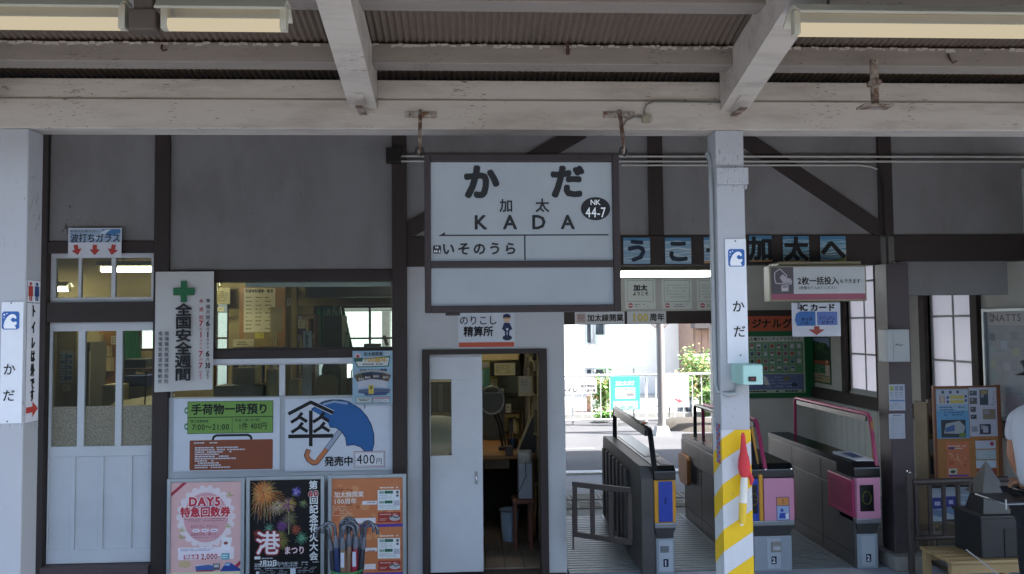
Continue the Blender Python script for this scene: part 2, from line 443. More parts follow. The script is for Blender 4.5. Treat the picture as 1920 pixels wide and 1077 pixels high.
# timber posts (x from photo, z explicit)
def post(px0, px1, py, z0, z1, name='timber_post', y0=D - PT, y1=D + .10, mat=BROWN):
    a, b = xp(px0, py), xp(px1, py); return boxp(name, B, (a, b, y0, y1, z0, z1), mat, bevel=.004)
zb1 = zp(190, 466)
X = dict(jl=xp(75, 700), jl2=xp(88, 700), p1=xp(290, 500), p1b=xp(319, 500), p2=xp(736, 500), p2b=xp(763, 500), s1=xp(1215, 350), s1b=xp(1242, 350), p3=xp(1650, 500), p3b=xp(1680, 500), end=xp(1060, 800))
XL = -6.2
boxp('timber_post', B, (X['jl'] - .06, X['jl2'] - .004, D - PT, D + .1, 0, ZTOP), BROWN, .004)
boxp('timber_post', B, (X['p1'], X['p1b'], D - PT, D + .1, 0, ZTOP), BROWN, .004)
boxp('timber_post', B, (X['p2'], X['p2b'], D - PT - .02, D + .1, 0, ZTOP), BROWN, .004)
boxp('timber_post', B, (X['s1'], X['s1b'], D - PT, D + .1, zp(1228, 442), ZTOP), BROWN, .004)
boxp('timber_post', B, (X['p3'], X['p3b'] - .02, D - PT, D + .1, zp(1665, 442), ZTOP), BROWN, .004)
boxp('wall_plate', B, (XL, 4.9, D - PT - .01, D + .12, ZTOP - .16, ZTOP), BROWNH, .004)
def hbeam(px0, px1, py0, py1, xl=None, xr=None, proud=PT - .004, dep=.1):
    a, b, c, d = RC(px0, py0, px1, py1, D)
    return boxp('timber_beam', B, (xl if xl is not None else a, xr if xr is not None else b, D - proud, D + dep, c, d), BROWNH, .004)
hbeam(75, 290, 453, 475, X['jl2'], X['p1'])
hbeam(75, 290, 567, 604, X['jl2'], X['p1'])
hbeam(320, 735, 507, 527, X['p1b'], X['p2'])
hbeam(320, 735, 655, 672, X['p1b'], X['p2'])
zm0, zm1 = zp(1400, 497), zp(1400, 442)
boxp('timber_beam', B, (X['p2b'], X['p3'], D - PT + .004, D + .1, zm0, zm1), BROWNH, .004)
boxp('timber_beam', B, (X['p3b'] - .02, 4.9, D - PT + .004, D + .1, zp(1800, 490), zp(1800, 441)), BROWNH, .004)
# lower heavy post beside the gates, on a concrete foot
boxp('timber_post', B, (xp(1659, 800), xp(1700, 800), D - .10, D + .09, .10, zm0), M_peel('brown_post_paint', '#4b4346', '#332c2c', .7, (5, 5, 1), '#443b3c', .45, 1, .4), .006)
boxp('concrete_foot', B, (xp(1655, 1060), xp(1716, 1060), D - .20, D + .11, 0, .115), M('worn_concrete', '#8b8782', .9, 0, .18, 12, .4), .012)
# diagonal braces
def brace(p, q, wd=.13):
    a, b = P(*p, D), P(*q, D); d = (b - a).normalized(); n = Vector((-d.z, 0, d.x)) * wd / 2
    MB().prism_y([(v.x, v.z) for v in (a + n, b + n, b - n, a - n)], D - PT + .008, D - .001, BROWN).build('diagonal_brace', B, bevel=.003)
brace((1382, 252), (1652, 434)); brace((1092, 246), (752, 440))
# plaster panels
zpl = ZTOP - .16
def pan(x0, x1, z0, z1, name='plaster_panel', y=D, mat=None): return boxp(name, B, (x0, x1, y, y + .09, z0, z1), mat or PLASTER)
pan(X['jl2'], X['p1'], zb1 + .04, zpl)
pan(X['p1b'], X['p2'], zp(520, 507), zpl)
pan(X['p2b'], X['s1'], zm1, zpl); pan(X['s1b'], X['p3'], zm1, zpl); pan(X['p3b'] - .02, 4.9, zp(1800, 441), zpl)
pan(X['p3b'] + .01, 4.42, zp(1800, 553), zp(1800, 490), y=D + .02)
zd = zp(908, 655)
LOWP = M_peel('lower_wall_paint', '#bcbdbf', '#a09d99', .72, (1, 1, 1), '#9c9a97', .7, .5, .7)
pan(X['p2b'], xp(792, 850), 0, zm0, mat=LOWP); pan(xp(792, 850), xp(1026, 850), zd, zm0, mat=LOWP); pan(xp(1026, 850), X['end'], 0, zm0, mat=LOWP)
# end of the office wall (seen edge on from the hall)
boxp('partition_wall', B, (X['end'] - .09, X['end'], D + .09, DB, 0, 3.2), PLASTER)
# window wall between the posts
x0, x1 = X['p1b'], X['p2']
zw = zp(530, 741); z1w = zp(530, 682)
boxp('dado_panel', B, (x0, x1, D + .005, D + .09, 0, zw - .012), M('dado_white', '#b6bbc0', .6, 0, .05, 3, .05))
def window(px0, py0, px1, py1, mull, name='window', fr=5, mat=None, gl=GLASS, hm=(), y=D + .03, xl=None, xr=None, lab=None):
    a, b, c, d = RC(px0, py0, px1, py1, y)
    if xl is not None: a = xl
    if xr is not None: b = xr
    t = fr * .0042; m = MB(); mt = mat or DOORWHITE
    m.box(a, b, y, y + .04, c, c + t, mt); m.box(a, b, y, y + .04, d - t, d, mt); m.box(a, a + t, y, y + .04, c + t, d - t, mt); m.box(b - t, b, y, y + .04, c + t, d - t, mt)
    f = m.build(name, B, bevel=.002, label=lab)
    xs = [a + t] + [v for q in mull for v in (xa(q[0], (py0 + py1) / 2, y), xa(q[1], (py0 + py1) / 2, y))] + [b - t]
    for i in range(1, len(xs) - 1, 2): boxp('mullion', f, (xs[i], xs[i + 1], y + .004, y + .036, c + t, d - t), mt, .002)
    for i in range(0, len(xs), 2): boxp('pane', f, (xs[i], xs[i + 1], y + .018, y + .022, c + t, d - t), gl)
    return f
window(320, 527, 735, 655, [(398, 404)], fr=2.5, mat=M('window_bronze', '#4a4644', .4, .3, .05, 5), xl=x0, xr=x1, lab='wide upper office window in a thin dark frame')
a, b, c, d = RC(320, 672, 735, 682, D); boxp('window_sill', B, (x0, x1, D - .012, D + .09, zp(530, 682), zp(530, 672) - .001), DOORWHITE, .003)
window(320, 682, 735, 746, [(523, 534)], fr=2, mat=DOORWHITE, xl=x0, xr=x1, lab='low office window with a white frame in two panes')
# transom over the left door
tf = window(78, 475, 285, 567, [(146, 152), (208, 216)], fr=9, gl=GLASSW, xl=X['jl2'], xr=X['p1'], lab='three paned transom window of wavy old glass')
# ---- left door: sliding, half glazed
dl, dr = X['jl2'], X['p1']; dz0, dz1 = zp(190, 1058), zp(190, 604); YD = D + .03
door = MB()
zg0, zg1 = zp(190, 838), zp(190, 621); st = .02
door.box(dl, dr, YD, YD + .04, zg1, dz1, DOORWHITE)
door.box(dl, dl + st, YD, YD + .04, zg0, zg1, DOORWHITE); door.box(dr - st, dr, YD, YD + .04, zg0, zg1, DOORWHITE)
zpn0, zpn1 = zp(190, 1032), zp(190, 857)
door.box(dl, dr, YD, YD + .04, zpn1, zg0, DOORWHITE); door.box(dl, dr, YD, YD + .04, dz0, zpn0, DOORWHITE)
cols = [(88, 131), (140, 184), (193, 237), (247, 290)]
ex = [dl] + [v for q in cols for v in (xa(q[0], 940, YD), xa(q[1], 940, YD))] + [dr]
ex[1] = max(ex[1], dl + .012)
for i in range(0, len(ex), 2): door.box(ex[i], ex[i + 1], YD, YD + .04, zpn0, zpn1, DOORWHITE)
doorL = door.build('door', B, bevel=.003, label='grey white sliding door with three glass lights above four tall panels')
for i in range(1, len(ex) - 1, 2): boxp('door_panel', doorL, (ex[i], ex[i + 1], YD + .012, YD + .03, zpn0, zpn1), DOORWHITE, .001)
mx = [dl + st, xa(145, 730, YD), xa(158, 730, YD), xa(216, 730, YD), xa(228, 730, YD), dr - st]
for i in (1, 3): boxp('mullion', doorL, (mx[i], mx[i + 1], YD + .003, YD + .037, zg0, zg1), DOORWHITE, .002)
zfr = zp(190, 763); FROST = M_frost('figured_glass', '#a9a28a', .4, 120, .9, '#6b6655')
for i in (0, 2, 4):
    boxp('clear_pane', doorL, (mx[i], mx[i + 1], YD + .018, YD + .022, zfr + .001, zg1), GLASS)
    boxp('frosted_pane', doorL, (mx[i], mx[i + 1], YD + .018, YD + .022, zg0, zfr), FROST)
boxp('pull_handle', doorL, (dr - .012, dr - .002, YD - .008, YD + .002, zp(290, 890), zp(290, 845)), DARKM, .002)
boxp('door_sill', B, (dl, dr, D - .06, D + .1, 0.0, dz0 - .004), M_peel('worn_sill', '#55494a', '#8a7a6c', .6, (1, 6, 6), '#463c3c'), .006)
# ---- office doorway with white sliding leaf
f0, f1, f2, f3 = xp(793, 850), xp(804, 850), xp(1013, 850), xp(1027, 850); zf = zp(908, 664)
fm = MB(); fm.box(f0, f1, D - .03, D + .13, 0, zd, BROWN); fm.box(f2, f3, D - .03, D + .13, 0, zd, BROWN); fm.box(f1, f2, D - .03, D + .13, zf, zd, BROWN)
fm.build('door_frame', B, bevel=.003)
YS = D + .045
l0, l1 = xa(806, 850, YS), xa(905, 850, YS); w0, w1 = l0 + .006, xa(847, 850, YS); wz0, wz1 = za(826, 855, YS), za(826, 712, YS)
lf = MB(); lf.box(l0, l1, YS, YS + .035, wz1, zf, DOORWHITE); lf.box(l0, l1, YS, YS + .035, .01, wz0, DOORWHITE); lf.box(w1, l1, YS, YS + .035, wz0, wz1, DOORWHITE); lf.box(l0, w0, YS, YS + .035, wz0, wz1, DOORWHITE)
leaf = lf.build('sliding_door', B, bevel=.002, label='white flush sliding door standing half open')
boxp('pane', leaf, (w0, w1, YS + .015, YS + .019, wz0, wz1), GLASS)
hd = MB(); hx, hz = xa(893, 896, YS), za(893, 896, YS)
hd.box(hx - .012, hx + .012, YS - .006, YS - .0005, hz - .05, hz + .05, STEEL); hd.box(hx - .006, hx + .006, YS - .014, YS - .006, hz - .02, hz + .012, M('chrome', '#d8dadb', .12, 1, 0, 5))
hd.build('lock_handle', leaf, bevel=.002)

# ---- hall: back wall with the street door, side wall with two windows, ceiling
xs_ = P(1527, 700, DB).x; XS = xs_
zl0, zl1 = za(1200, 608, DB), za(1200, 584, DB)
exr = xa(1337, 700, DB)
INW = M_peel('hall_wall_paint', '#b3b3ae', '#7f7e7a', .85, (1, 1, 1), '#8c8b87', .8, .6, .5)
boxp('hall_back_wall', B, (X['end'], XS, DB, DB + .12, zl1, 3.2), INW)
boxp('hall_back_wall', B, (exr + .10, XS, DB, DB + .12, 0, zl0), INW)
boxp('timber_beam', B, (X['end'], XS, DB - .03, DB + .14, zl0, zl1), BROWNH, .004)
boxp('timber_post', B, (exr, exr + .10, DB - .03, DB + .13, 0, zl0), M_peel('hall_post_white', '#b9b2ae', '#6e5f55', .7, (5, 5, 1)), .004)
boxp('ceiling', B, (-6.3, 4.75, D + .12, DB + .12, 3.2, 3.28), M('ceiling_board', '#77736c', .9, 0, .08, 2))
# side wall built of pieces round its two windows
wins = [((1590, 1648), (470, 738)), ((1742, 1829), (470, 800))]
yA = DB; pieces = []
spans = []
for (pa, pb), (pt, pb_) in wins:
    ya, yb = PX(pa, 650, XS).y, PX(pb, 650, XS).y
    spans.append((ya, yb, PX((pa + pb) / 2, pb_, XS).z, 2.62))
spans[0] = (spans[0][0], spans[0][1], spans[0][2], spans[0][3]); spans[1] = (spans[1][0], spans[1][1], spans[0][2], spans[0][3])
edges = [DB] + [v for s_ in spans for v in s_[:2]] + [5.4]
for i in range(0, len(edges), 2): boxp('hall_side_wall', B, (XS, XS + .12, edges[i + 1], edges[i], 0, 3.2), INW)
for s_ in spans:
    boxp('hall_side_wall', B, (XS, XS + .12, s_[1], s_[0], 0, s_[2]), INW); boxp('hall_side_wall', B, (XS, XS + .12, s_[1], s_[0], s_[3], 3.2), INW)
WFR = M_frost('matt_window_glass', '#e9e6ea', .85, 400, .05, '#dcd9de')
for s_ in spans:
    y0, y1, z0, z1 = s_[1], s_[0], s_[2], s_[3]; m = MB()
    jw = .10
    m.box(XS - .045, XS + .10, y0 - jw, y0, z0 - .06, z1 + .08, BROWN); m.box(XS - .045, XS + .10, y1, y1 + jw, z0 - .06, z1 + .08, BROWN)
    m.box(XS - .045, XS + .10, y0, y1, z1, z1 + .08, BROWN)
    wf = m.build('window', B, bevel=.004, label='tall side window with matt glass in a dark brown frame')
    sash = MB(); sw = .028; sm = M('sash_paint', '#9aa0a0', .5, 0, .08, 6)
    sash.box(XS + .02, XS + .05, y0, y0 + sw, z0, z1, sm); sash.box(XS + .02, XS + .05, y1 - sw, y1, z0, z1, sm)
    sash.box(XS + .02, XS + .05, y0 + sw, y1 - sw, z0, z0 + sw * 1.4, sm); sash.box(XS + .02, XS + .05, y0 + sw, y1 - sw, z1 - sw, z1, sm)
    sash.build('sash', wf, bevel=.002)
    ym = y0 + (y1 - y0) * .5; rows = [z0 + sw * 1.4, 1.56, 2.045, 2.53, z1 - sw]
    rows = [z0 + sw * 1.4] + [PX(1620, q, XS).z for q in (665, 596, 527)] + [z1 - sw]
    boxp('glazing_bar', wf, (XS + .024, XS + .046, ym - .010, ym + .010, z0 + sw * 1.4, z1 - sw), sm, .002)
    for q in rows[1:-1]:
        for (a, b) in ((y0 + sw, ym - .010), (ym + .010, y1 - sw)): boxp('glazing_bar', wf, (XS + .024, XS + .046, a, b, q - .009, q + .009), sm)
    for (a, b) in ((y0 + sw, ym - .010), (ym + .010, y1 - sw)):
        for i in range(4): boxp('pane', wf, (XS + .033, XS + .037, a, b, rows[i] + .009 * (i > 0), rows[i + 1] - .009 * (i < 3)), WFR)
zs = spans[0][2]
boxp('window_ledge', B, (XS - .06, XS - .002, 6.3, DB - .02, zs - .16, zs - .02), BROWN, .004)
# vertical dado boards below the ledge
yy = DB - .04; k = 0
while yy > 6.45:
    boxp('dado_board', B, (XS - .018, XS - .002, yy - .145, yy - .004, 0, zs - .162), INW, .002); yy -= .148
# office back wall, windows onto the street
OW = M('office_wall', '#8d7f58', .8, 0, .1, 2)
ow = []  # openings px
OO = [((401, 429), (560, 728)), ((588, 745), (575, 716)), ((258, 292), (585, 656))]
ops = sorted([(xa(a, 640, DB), xa(b, 640, DB), za(480, d_, DB), za(480, c_, DB)) for (a, b), (c_, d_) in OO])
xx = -6.3
for (a, b, z0, z1) in ops:
    boxp('office_back_wall', B, (xx, a, DB, DB + .1, 0, 3.2), OW); boxp('office_back_wall', B, (a, b, DB, DB + .1, 0, z0), OW); boxp('office_back_wall', B, (a, b, DB, DB + .1, z1, 3.2), OW); xx = b
boxp('office_back_wall', B, (xx, X['end'] - .09, DB, DB + .1, 0, 3.2), OW)
boxp('office_end_wall', B, (-6.4, -6.3, D + .1, DB + .1, 0, 3.2), OW)
WBR = M('window_brown_bar', '#4a3326', .5, 0, .1, 9)
for (a, b, z0, z1) in ops:
    m = MB(); t = .03
    m.box(a, a + t, DB + .02, DB + .07, z0, z1, WBR); m.box(b - t, b, DB + .02, DB + .07, z0, z1, WBR); m.box(a + t, b - t, DB + .02, DB + .07, z0, z0 + t, WBR); m.box(a + t, b - t, DB + .02, DB + .07, z1 - t, z1, WBR)
    f = m.build('window', B, label='brown barred office window looking onto the street'); n = 2 if b - a > .6 else 0
    for i in range(n): xm = a + (b - a) * (i + 1) / 3 * 1.0; boxp('glazing_bar', f, (xm - .014, xm + .014, DB + .03, DB + .06, z0 + t, z1 - t), WBR)
    zz = z0 + (z1 - z0) * .56; boxp('glazing_bar', f, (a + t, b - t, DB + .034, DB + .056, zz - .012, zz + .012), WBR)
    boxp('pane', f, (a + t, b - t, DB + .044, DB + .048, z0 + t, z1 - t), GLASS)
# office floor boards seen through the doorway
PL = M_peel('old_floor_boards', '#75695b', '#1d1815', .6, (6, .6, 6), '#332b25', .7)
for k in range(8):
    x = -.52 + k * .155; boxp('floor_board', B, (x + .003, x + .152, D + .13, 8.9, -.003, .012), PL, .002)
# roof over hall and office
rf = MB(); rm = M('roof_tiles_dark', '#4b4a4c', .8, 0, .2, 6, .4)
rf.prism_x([(5.9, 3.70), (8.6, 5.0), (11.7, 3.62), (11.7, 3.74), (8.6, 5.14), (5.9, 3.84)], -8, 8, rm); rf.build('roof', B)
gb = MB()
for x in (XL - .3, 5.0): gb.box(x, x + .1, D, DB + .1, 3.28, 3.6, PLASTER)
gb.box(XL, 5.0, DB + .02, DB + .1, 3.28, 3.62, PLASTER); gb.build('upper_wall', B)
boxp('left_wall_panel', B, (-7.0, X['jl'] - .06, D + .01, D + .1, 0, ZTOP), PLASTER)
boxp('right_end_wall', B, (XS + .12, 8.0, D + .0, D + .1, 0, ZTOP), PLASTER)

# ------------------------------------------------------------ canopy over the platform
C = thing('platform_canopy', 'old white painted timber platform canopy with a corrugated roof above the platform', 'canopy', (0, YB, 0))
bz0, bz1 = za(960, 243, YB), za(960, 150, YB)
zmid = za(960, 188, YB)
MB().box(-7.2, 16, YB, YB + .14, bz0, zmid, WHITEWOOD).build('main_beam', C, bevel=.006, label='long horizontal white beam, paint peeling')
MB().box(-7.2, 16, YB + .012, YB + .13, zmid, bz1, WHITEWOOD).build('upper_beam', C, bevel=.005)
SL = .222
def rz(y): return 3.035 + SL * (YB - y)     # underside of a rafter
ry0 = .95
for rx in (-2.40, -.535, 1.35, 3.2, -4.27, 5.07, 6.94, 8.81, 10.68):
    MB().prism_x([(YB - .001, rz(YB) - .0), (YB - .001, bz1 + .06), (ry0, rz(ry0) + .13), (ry0, rz(ry0))], rx - .068, rx + .068, WHITEWOOD).build('rafter', C, bevel=.006)
    s_ = MB(); s_.box(rx - .018, rx + .018, YB - .16, YB - .003, rz(YB) - .03, rz(YB) - .022, RUST)
    s_.bar((rx, YB - .05, rz(YB - .05) - .004), (rx, YB - .17, rz(YB - .17) - .004), .035, .006, WHITEWOOD); s_.build('strap', C)
def rtop(y): return rz(y) + .13
PUR = (3.79, 3.34, 2.8, 2.1, 1.4, 1.0)
for py in PUR:
    z0 = rtop(py) + .012
    if py == 3.79: z0 = za(960, 120, 3.79)
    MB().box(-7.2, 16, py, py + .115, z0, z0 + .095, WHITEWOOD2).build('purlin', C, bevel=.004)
    # rotten pale upper edge
    ed = MB(); rd = random.Random(int(py * 100)); x = -7.2
    while x < 7.2:
        l = rd.uniform(.008, .04) if py > 3 else .3
        if rd.random() < .8 - .35 * math.sin(x * 1.7) ** 2:
            h0, h1 = rd.uniform(.004, .018), rd.uniform(.004, .018); zt_ = z0 + .0965 - rd.uniform(0, .008)
            ed.prism_y([(x, zt_ - h0), (x + l, zt_ - h1), (x + l * rd.uniform(.7, 1), zt_), (x + l * rd.uniform(0, .3), zt_)], py - .003, py, WHITEWOOD)
        x += l
    ed.build('flaking_edge', C, kind='stuff')
# corrugated sheet, ridges run down the slope
rs = MB(); crm = M_peel('corrugated_roof', '#665b51', '#3d342c', .62, (1, 8, 1), '#544a41', .6, 1.0, .6)
def sheet(y0, z0, y1, z1, x0, x1, pitch=.032, amp=.008):
    n = int((x1 - x0) / pitch * 6); vs_ = []
    for i in range(n + 1):
        x = x0 + i * pitch / 6; h = amp * math.cos(2 * math.pi * i / 6); vs_ += [(x, y0, z0 + h), (x, y1, z1 + h)]
    rs.add(vs_, [(2 * i, 2 * i + 1, 2 * i + 3, 2 * i + 2) for i in range(n)], crm, True)
zr = lambda y: za(960, 120, 3.79) + .115 + SL * (3.79 - y)
sheet(.85, zr(.85), 4.15, zr(4.15), -7.2, 9.0)
rs.build('roof_sheet', C)
rb = MB(); rb.box(-7.2, 16, 4.16, 4.2, bz1, zr(4.15) + .02, M('gap_shade_dark', '#2b2826', .9, 0, .2, 6))  # dark strip stands in for the shaded space above the beam
rb.prism_x([(4.15, zr(4.15) + .0), (6.32, 3.95), (6.32, 3.99), (4.15, zr(4.15) + .04)], -7.2, 16, M('dark_board_roof', '#4a4542', .9, 0, .2, 4)); rb.build('rear_roof', C)
# posts
pxl0, pxl1 = xa(-9, 640, YB), xa(46, 640, YB)
lp = MB(); lp.box(pxl0, pxl1, YB, YB + .14, -.01, bz0, POSTWHITE); lp.build('post', C, bevel=.006, label='white post at the left edge carrying a narrow name plate')
q0, q1 = xa(1355, 900, YB), xa(1409, 900, YB)
rp = MB(); rp.box(q0, q1, YB, YB + .14, -.01, bz0, POSTWHITE); rp.build('post', C, bevel=.006, label='white post beside the gates with yellow stripes on its foot')
cz0, cz1 = za(1385, 347, YB), za(1385, 316, YB)
cb = MB(); cb.box(q0 - .004, q1 + .014, YB - .022, YB - .001, cz0, cz1, POSTWHITE); cb.box(q1 + .001, q1 + .014, YB, YB + .1, cz0 - .02, cz1, POSTWHITE); cb.build('splice_block', C, bevel=.003)
# stripes painted round the foot of the right post
SY = MB(); yel = M_peel('yellow_stripe_paint', '#dcb41c', '#9b8f6a', .64, (5, 5, 1), '#cfae2a', .5, 1, .3); wsp = M_peel('white_stripe_paint', '#c3c6ca', '#8d8a85', .64, (5, 5, 1), '#aeb0b2', .5, 1, .3)
ztop = za(1385, 806, YB); wdt = q1 - q0; ph = .225; z = ztop + .10
SY.box(q0 - .0012, q1 + .0012, YB - .0012, YB + .1412, 0.0, ztop, wsp)
def clip(poly, lo, hi):
    out = poly
    for sgn, lim in ((1, lo), (-1, hi)):
        res = []
        for i in range(len(out)):
            a, b = out[i], out[(i + 1) % len(out)]; ia, ib = sgn * (a[1] - lim) >= 0, sgn * (b[1] - lim) >= 0
            if ia: res.append(a)
            if ia != ib:
                t = (lim - a[1]) / (b[1] - a[1]); res.append((a[0] + (b[0] - a[0]) * t, lim))
        out = res
        if not out: return []
    return out
k = 0
zz = ztop + .05
while zz > -.2:
    rise = .095
    p_ = clip([(q0 - .0015, zz - rise), (q1 + .0015, zz), (q1 + .0015, zz - .108), (q0 - .0015, zz - rise - .108)], 0, ztop)
    if len(p_) > 2: SY.add([(x, YB - .0022, z) for x, z in p_], [tuple(range(len(p_)))], yel)
    p_ = clip([(YB + .1412, zz - rise - .108), (YB + .1412, zz - rise + .0), (YB - .0015, zz - rise), (YB - .0015, zz - rise - .108)], 0, ztop)
    p_ = clip([(YB - .0015, zz - rise), (YB + .1412, zz - rise * 2), (YB + .1412, zz - rise * 2 - .108), (YB - .0015, zz - rise - .108)], 0, ztop)
    if len(p_) > 2: SY.add([(q0 - .0022, y, z) for y, z in p_], [tuple(range(len(p_)))], yel)
    zz -= ph
SY.build('hazard_stripes', C)
# rusty pipe bracket in front of the beam on the right
pb = thing('hanging_bracket', 'rusted pipe stub hanging above the right part of the beam with a flat plate below', 'bracket', P(1640, 205, 3.7))
c0 = P(1638, 112, 3.7); c1 = P(1641, 200, 3.7)
MB().tube([c0, (c0 + c1) / 2, c1], .019, RUST, 10).build('pipe', pb)
MB().box(c1.x - .075, c1.x + .075, 3.66, 3.74, c1.z - .006, c1.z + .004, RUST).build('flat_plate', pb, bevel=.002)
boxp('clamp', pb, (c0.x - .024, c0.x + .024, 3.672, 3.73, (c0.z + c1.z) / 2 - .012, (c0.z + c1.z) / 2 + .01), RUST, .002)
for i, (px, py, l, lab) in enumerate(((1064, 84, .05, 'short rusty peg on the purlin above the name board'), (304, 84, .035, 'small bent hook on the purlin left of the first rafter'), (1778, 102, .05, 'small curved iron hook on the purlin, right of the pipe bracket'))):
    a = P(px, py, 3.785); m = MB()
    if i == 0: m.box(a.x - .008, a.x + .008, 3.772, 3.786, a.z - l, a.z, M_rust('deep_rust', '#2f1c18', '#4c302a'))
    else: m.tube([a, a + Vector((.0, -.012, -l * .6)), a + Vector((.012, -.018, -l)), a + Vector((.03, -.016, -l * .8))], .005, M_rust('deep_rust', '#2f1c18', '#4c302a'), 6)
    tag(m.build('hook' if i else 'peg'), lab, 'hook')
# thin cable on the beam
cm = M('grey_cable', '#6a6763', .6)
cab = [P(*q, YB - .006) for q in ((1372, 150), (1378, 175), (1366, 193), (1300, 192), (1225, 191), (1212, 197), (1208, 208), (1208, 222))]
m = MB().tube(cab, .0035, cm, 6); cab2 = [P(*q, YB - .012) for q in ((1206, 220), (1190, 219), (1174, 226), (1166, 240))]
m.tube(cab2, .004, cm, 6); c = P(1211, 224, YB); m.box(c.x - .02, c.x + .02, YB - .02, YB - .002, c.z - .02, c.z + .015, M('old_socket', '#8b8370', .6))
tag(m.build('cable'), 'thin cable stapled along the white beam to a small junction near the right sign bracket', 'cable')
BK = "#15161a"; WH = '#dfe2e4'
# ------------------------------------------------------------ station name board, hung from the beam
YN = 3.86
S = Sheet(797, 288, 1164, 585, YN)
N = thing('station_name_board', 'large white station name board in a brown frame hanging from the beam', 'sign', (S.o.x, YN, S.o.z - S.h / 2))
def fx(px): return S.o.x + (px - S.cx) * S.sx
def fz(py): return S.o.z + (S.cy - py) * S.sz
FRB = M_peel('sign_frame_brown', '#281f1e', '#4a3b35', .72, (3, 3, 3), '#3a2f30', .45, 1, .4)
m = MB()
m.box(fx(797), fx(808.5), YN, YN + .07, fz(585), fz(288), FRB); m.box(fx(1151), fx(1164), YN, YN + .07, fz(585), fz(288), FRB)
m.box(fx(808.5), fx(1151), YN, YN + .07, fz(302), fz(288), FRB); m.box(fx(808.5), fx(1151), YN + .001, YN + .069, fz(501), fz(489), FRB); m.box(fx(808.5), fx(1151), YN, YN + .07, fz(585), fz(572), FRB)
m.build('frame', N, bevel=.004)
ENA = M('enamel_white', '#858b8f', .22, 0, .07, 2.2, 0, None, .5, .5)
boxp('name_panel', N, (fx(808.7), fx(1150.8), YN + .018, YN + .05, fz(488.8), fz(302.2)), ENA)
boxp('blank_panel', N, (fx(808.7), fx(1150.8), YN + .018, YN + .05, fz(571.8), fz(501.2)), ENA)
m = MB()
for px, py in ((806, 350), (800, 425), (803, 498)): m.box(fx(px) - .018, fx(px) - .006 + 0, YN + .01, YN + .03, fz(py) - .006, fz(py) + .006, FRB)
m.box(fx(835), fx(862), YN + .01, YN + .05, fz(590), fz(585.2), FRB); m.build('frame_clips', N)
S.o = Vector((S.o.x, YN + .018, S.o.z))
S.text('か', 903, 341, 68, BK, .052); S.text('だ', 1066, 340, 66, BK, .052)
S.text('加', 950, 385, 26, BK, .022); S.text('太', 1018, 385, 27, BK, .022)
S.text('KADA', 984, 416, 37, BK, .028, pitch=54.5)
S.rect(828, 439.2, 1143, 441.6, BK); S.poly([(822, 441.6), (835, 434.5), (835, 441.6)], BK); S.rect(983, 441, 985.6, 487, BK)
S.text('いそのうら', 899, 466, 25, BK, .03, pitch=29)
S.poly([(814, 459), (826, 459), (827.5, 461), (827.5, 473), (826, 474.5), (814, 474.5), (812.5, 473), (812.5, 461)], BK); S.text('NK', 820, 463, 5, WH, .0, L=4); S.text('44-6', 820, 470, 8, WH, .0, W=13, L=4)
S.ell(1119, 391, 28, 22, BK, 2, 40); S.text('NK', 1119, 379, 14, WH, .01, L=4); S.text('44-7', 1119, 398, 27, WH, .005, W=40, L=4)
S.finish(N)
def hanger(px, lab):
    a = P(px, 216, YB); t = thing('sign_bracket', lab, 'bracket', (a.x, YB, a.z), 'brackets holding the name board')
    w_ = .08; m = MB(); m.box(a.x - w_, a.x + w_, YB - .006, YB - .001, a.z - .016, a.z + .016, M_rust('plate_rust', '#6b4f3a', '#a09a92')); m.build('plate', t, bevel=.001)
    m = MB(); m.bar((a.x, YB - .02, a.z + .02), (a.x, YN + .04, fz(288) + .09), .018, .012, RUST)
    m.tube([(a.x, YN + .04, fz(288) + .09), (a.x + .004, YN + .035, fz(288) + .03), (a.x - .004, YN + .035, fz(288) + .004)], .008, RUST, 8); m.build('rod', t)
    m = MB(); m.tube([(a.x + .018 * math.sin(q), YN + .035, fz(288) + .02 - .022 * math.cos(q)) for q in [k * .6 for k in range(10)]], .005, DARKM, 6); m.build('hook', t)
    m = MB()
    for dx in (-.055, .055): m.lathe([(.007, 0), (.007, .006)], (a.x + dx, YB - .013, a.z), RUST, 8, 'y')
    m.build('bolt_heads', t)
hanger(789, 'rusty bracket and rod holding the left end of the name board')
hanger(1160, 'rusty bracket and rod holding the right end of the name board')

# ------------------------------------------------------------ narrow name plates on the two posts
PLW = '#d9dee6'; BLU = '#1f62b0'
def wave(Sh, x0, y0, x1, y1):
    X_ = lambda u: x0 + (x1 - x0) * u; Y_ = lambda v: y0 + (y1 - y0) * v
    r = .10; Sh.poly([(X_(u), Y_(v)) for u, v in ((r, 0), (1 - r, 0), (1, r), (1, 1 - r), (1 - r, 1), (r, 1), (0, 1 - r), (0, r))], BLU, 1)
    body = [(.14, .95), (.10, .78), (.16, .55), (.26, .36), (.40, .22), (.55, .15), (.70, .16), (.80, .24), (.84, .36), (.78, .42), (.70, .36), (.60, .34), (.54, .42), (.56, .54), (.66, .60), (.78, .56), (.86, .60), (.84, .72), (.74, .78), (.84, .95)]
    Sh.poly([(X_(u), Y_(v)) for u, v in body], '#e8edf2', 2)
    for (u, v, q) in ((.14, .18, .05), (.28, .12, .035), (.12, .34, .03)): Sh.ell(X_(u), Y_(v), q * (x1 - x0), q * (y1 - y0), '#e8edf2', 2, 10)
    Sh.ell(X_(.55), Y_(.47), .04 * (x1 - x0), .04 * (y1 - y0), BLU, 3, 10)
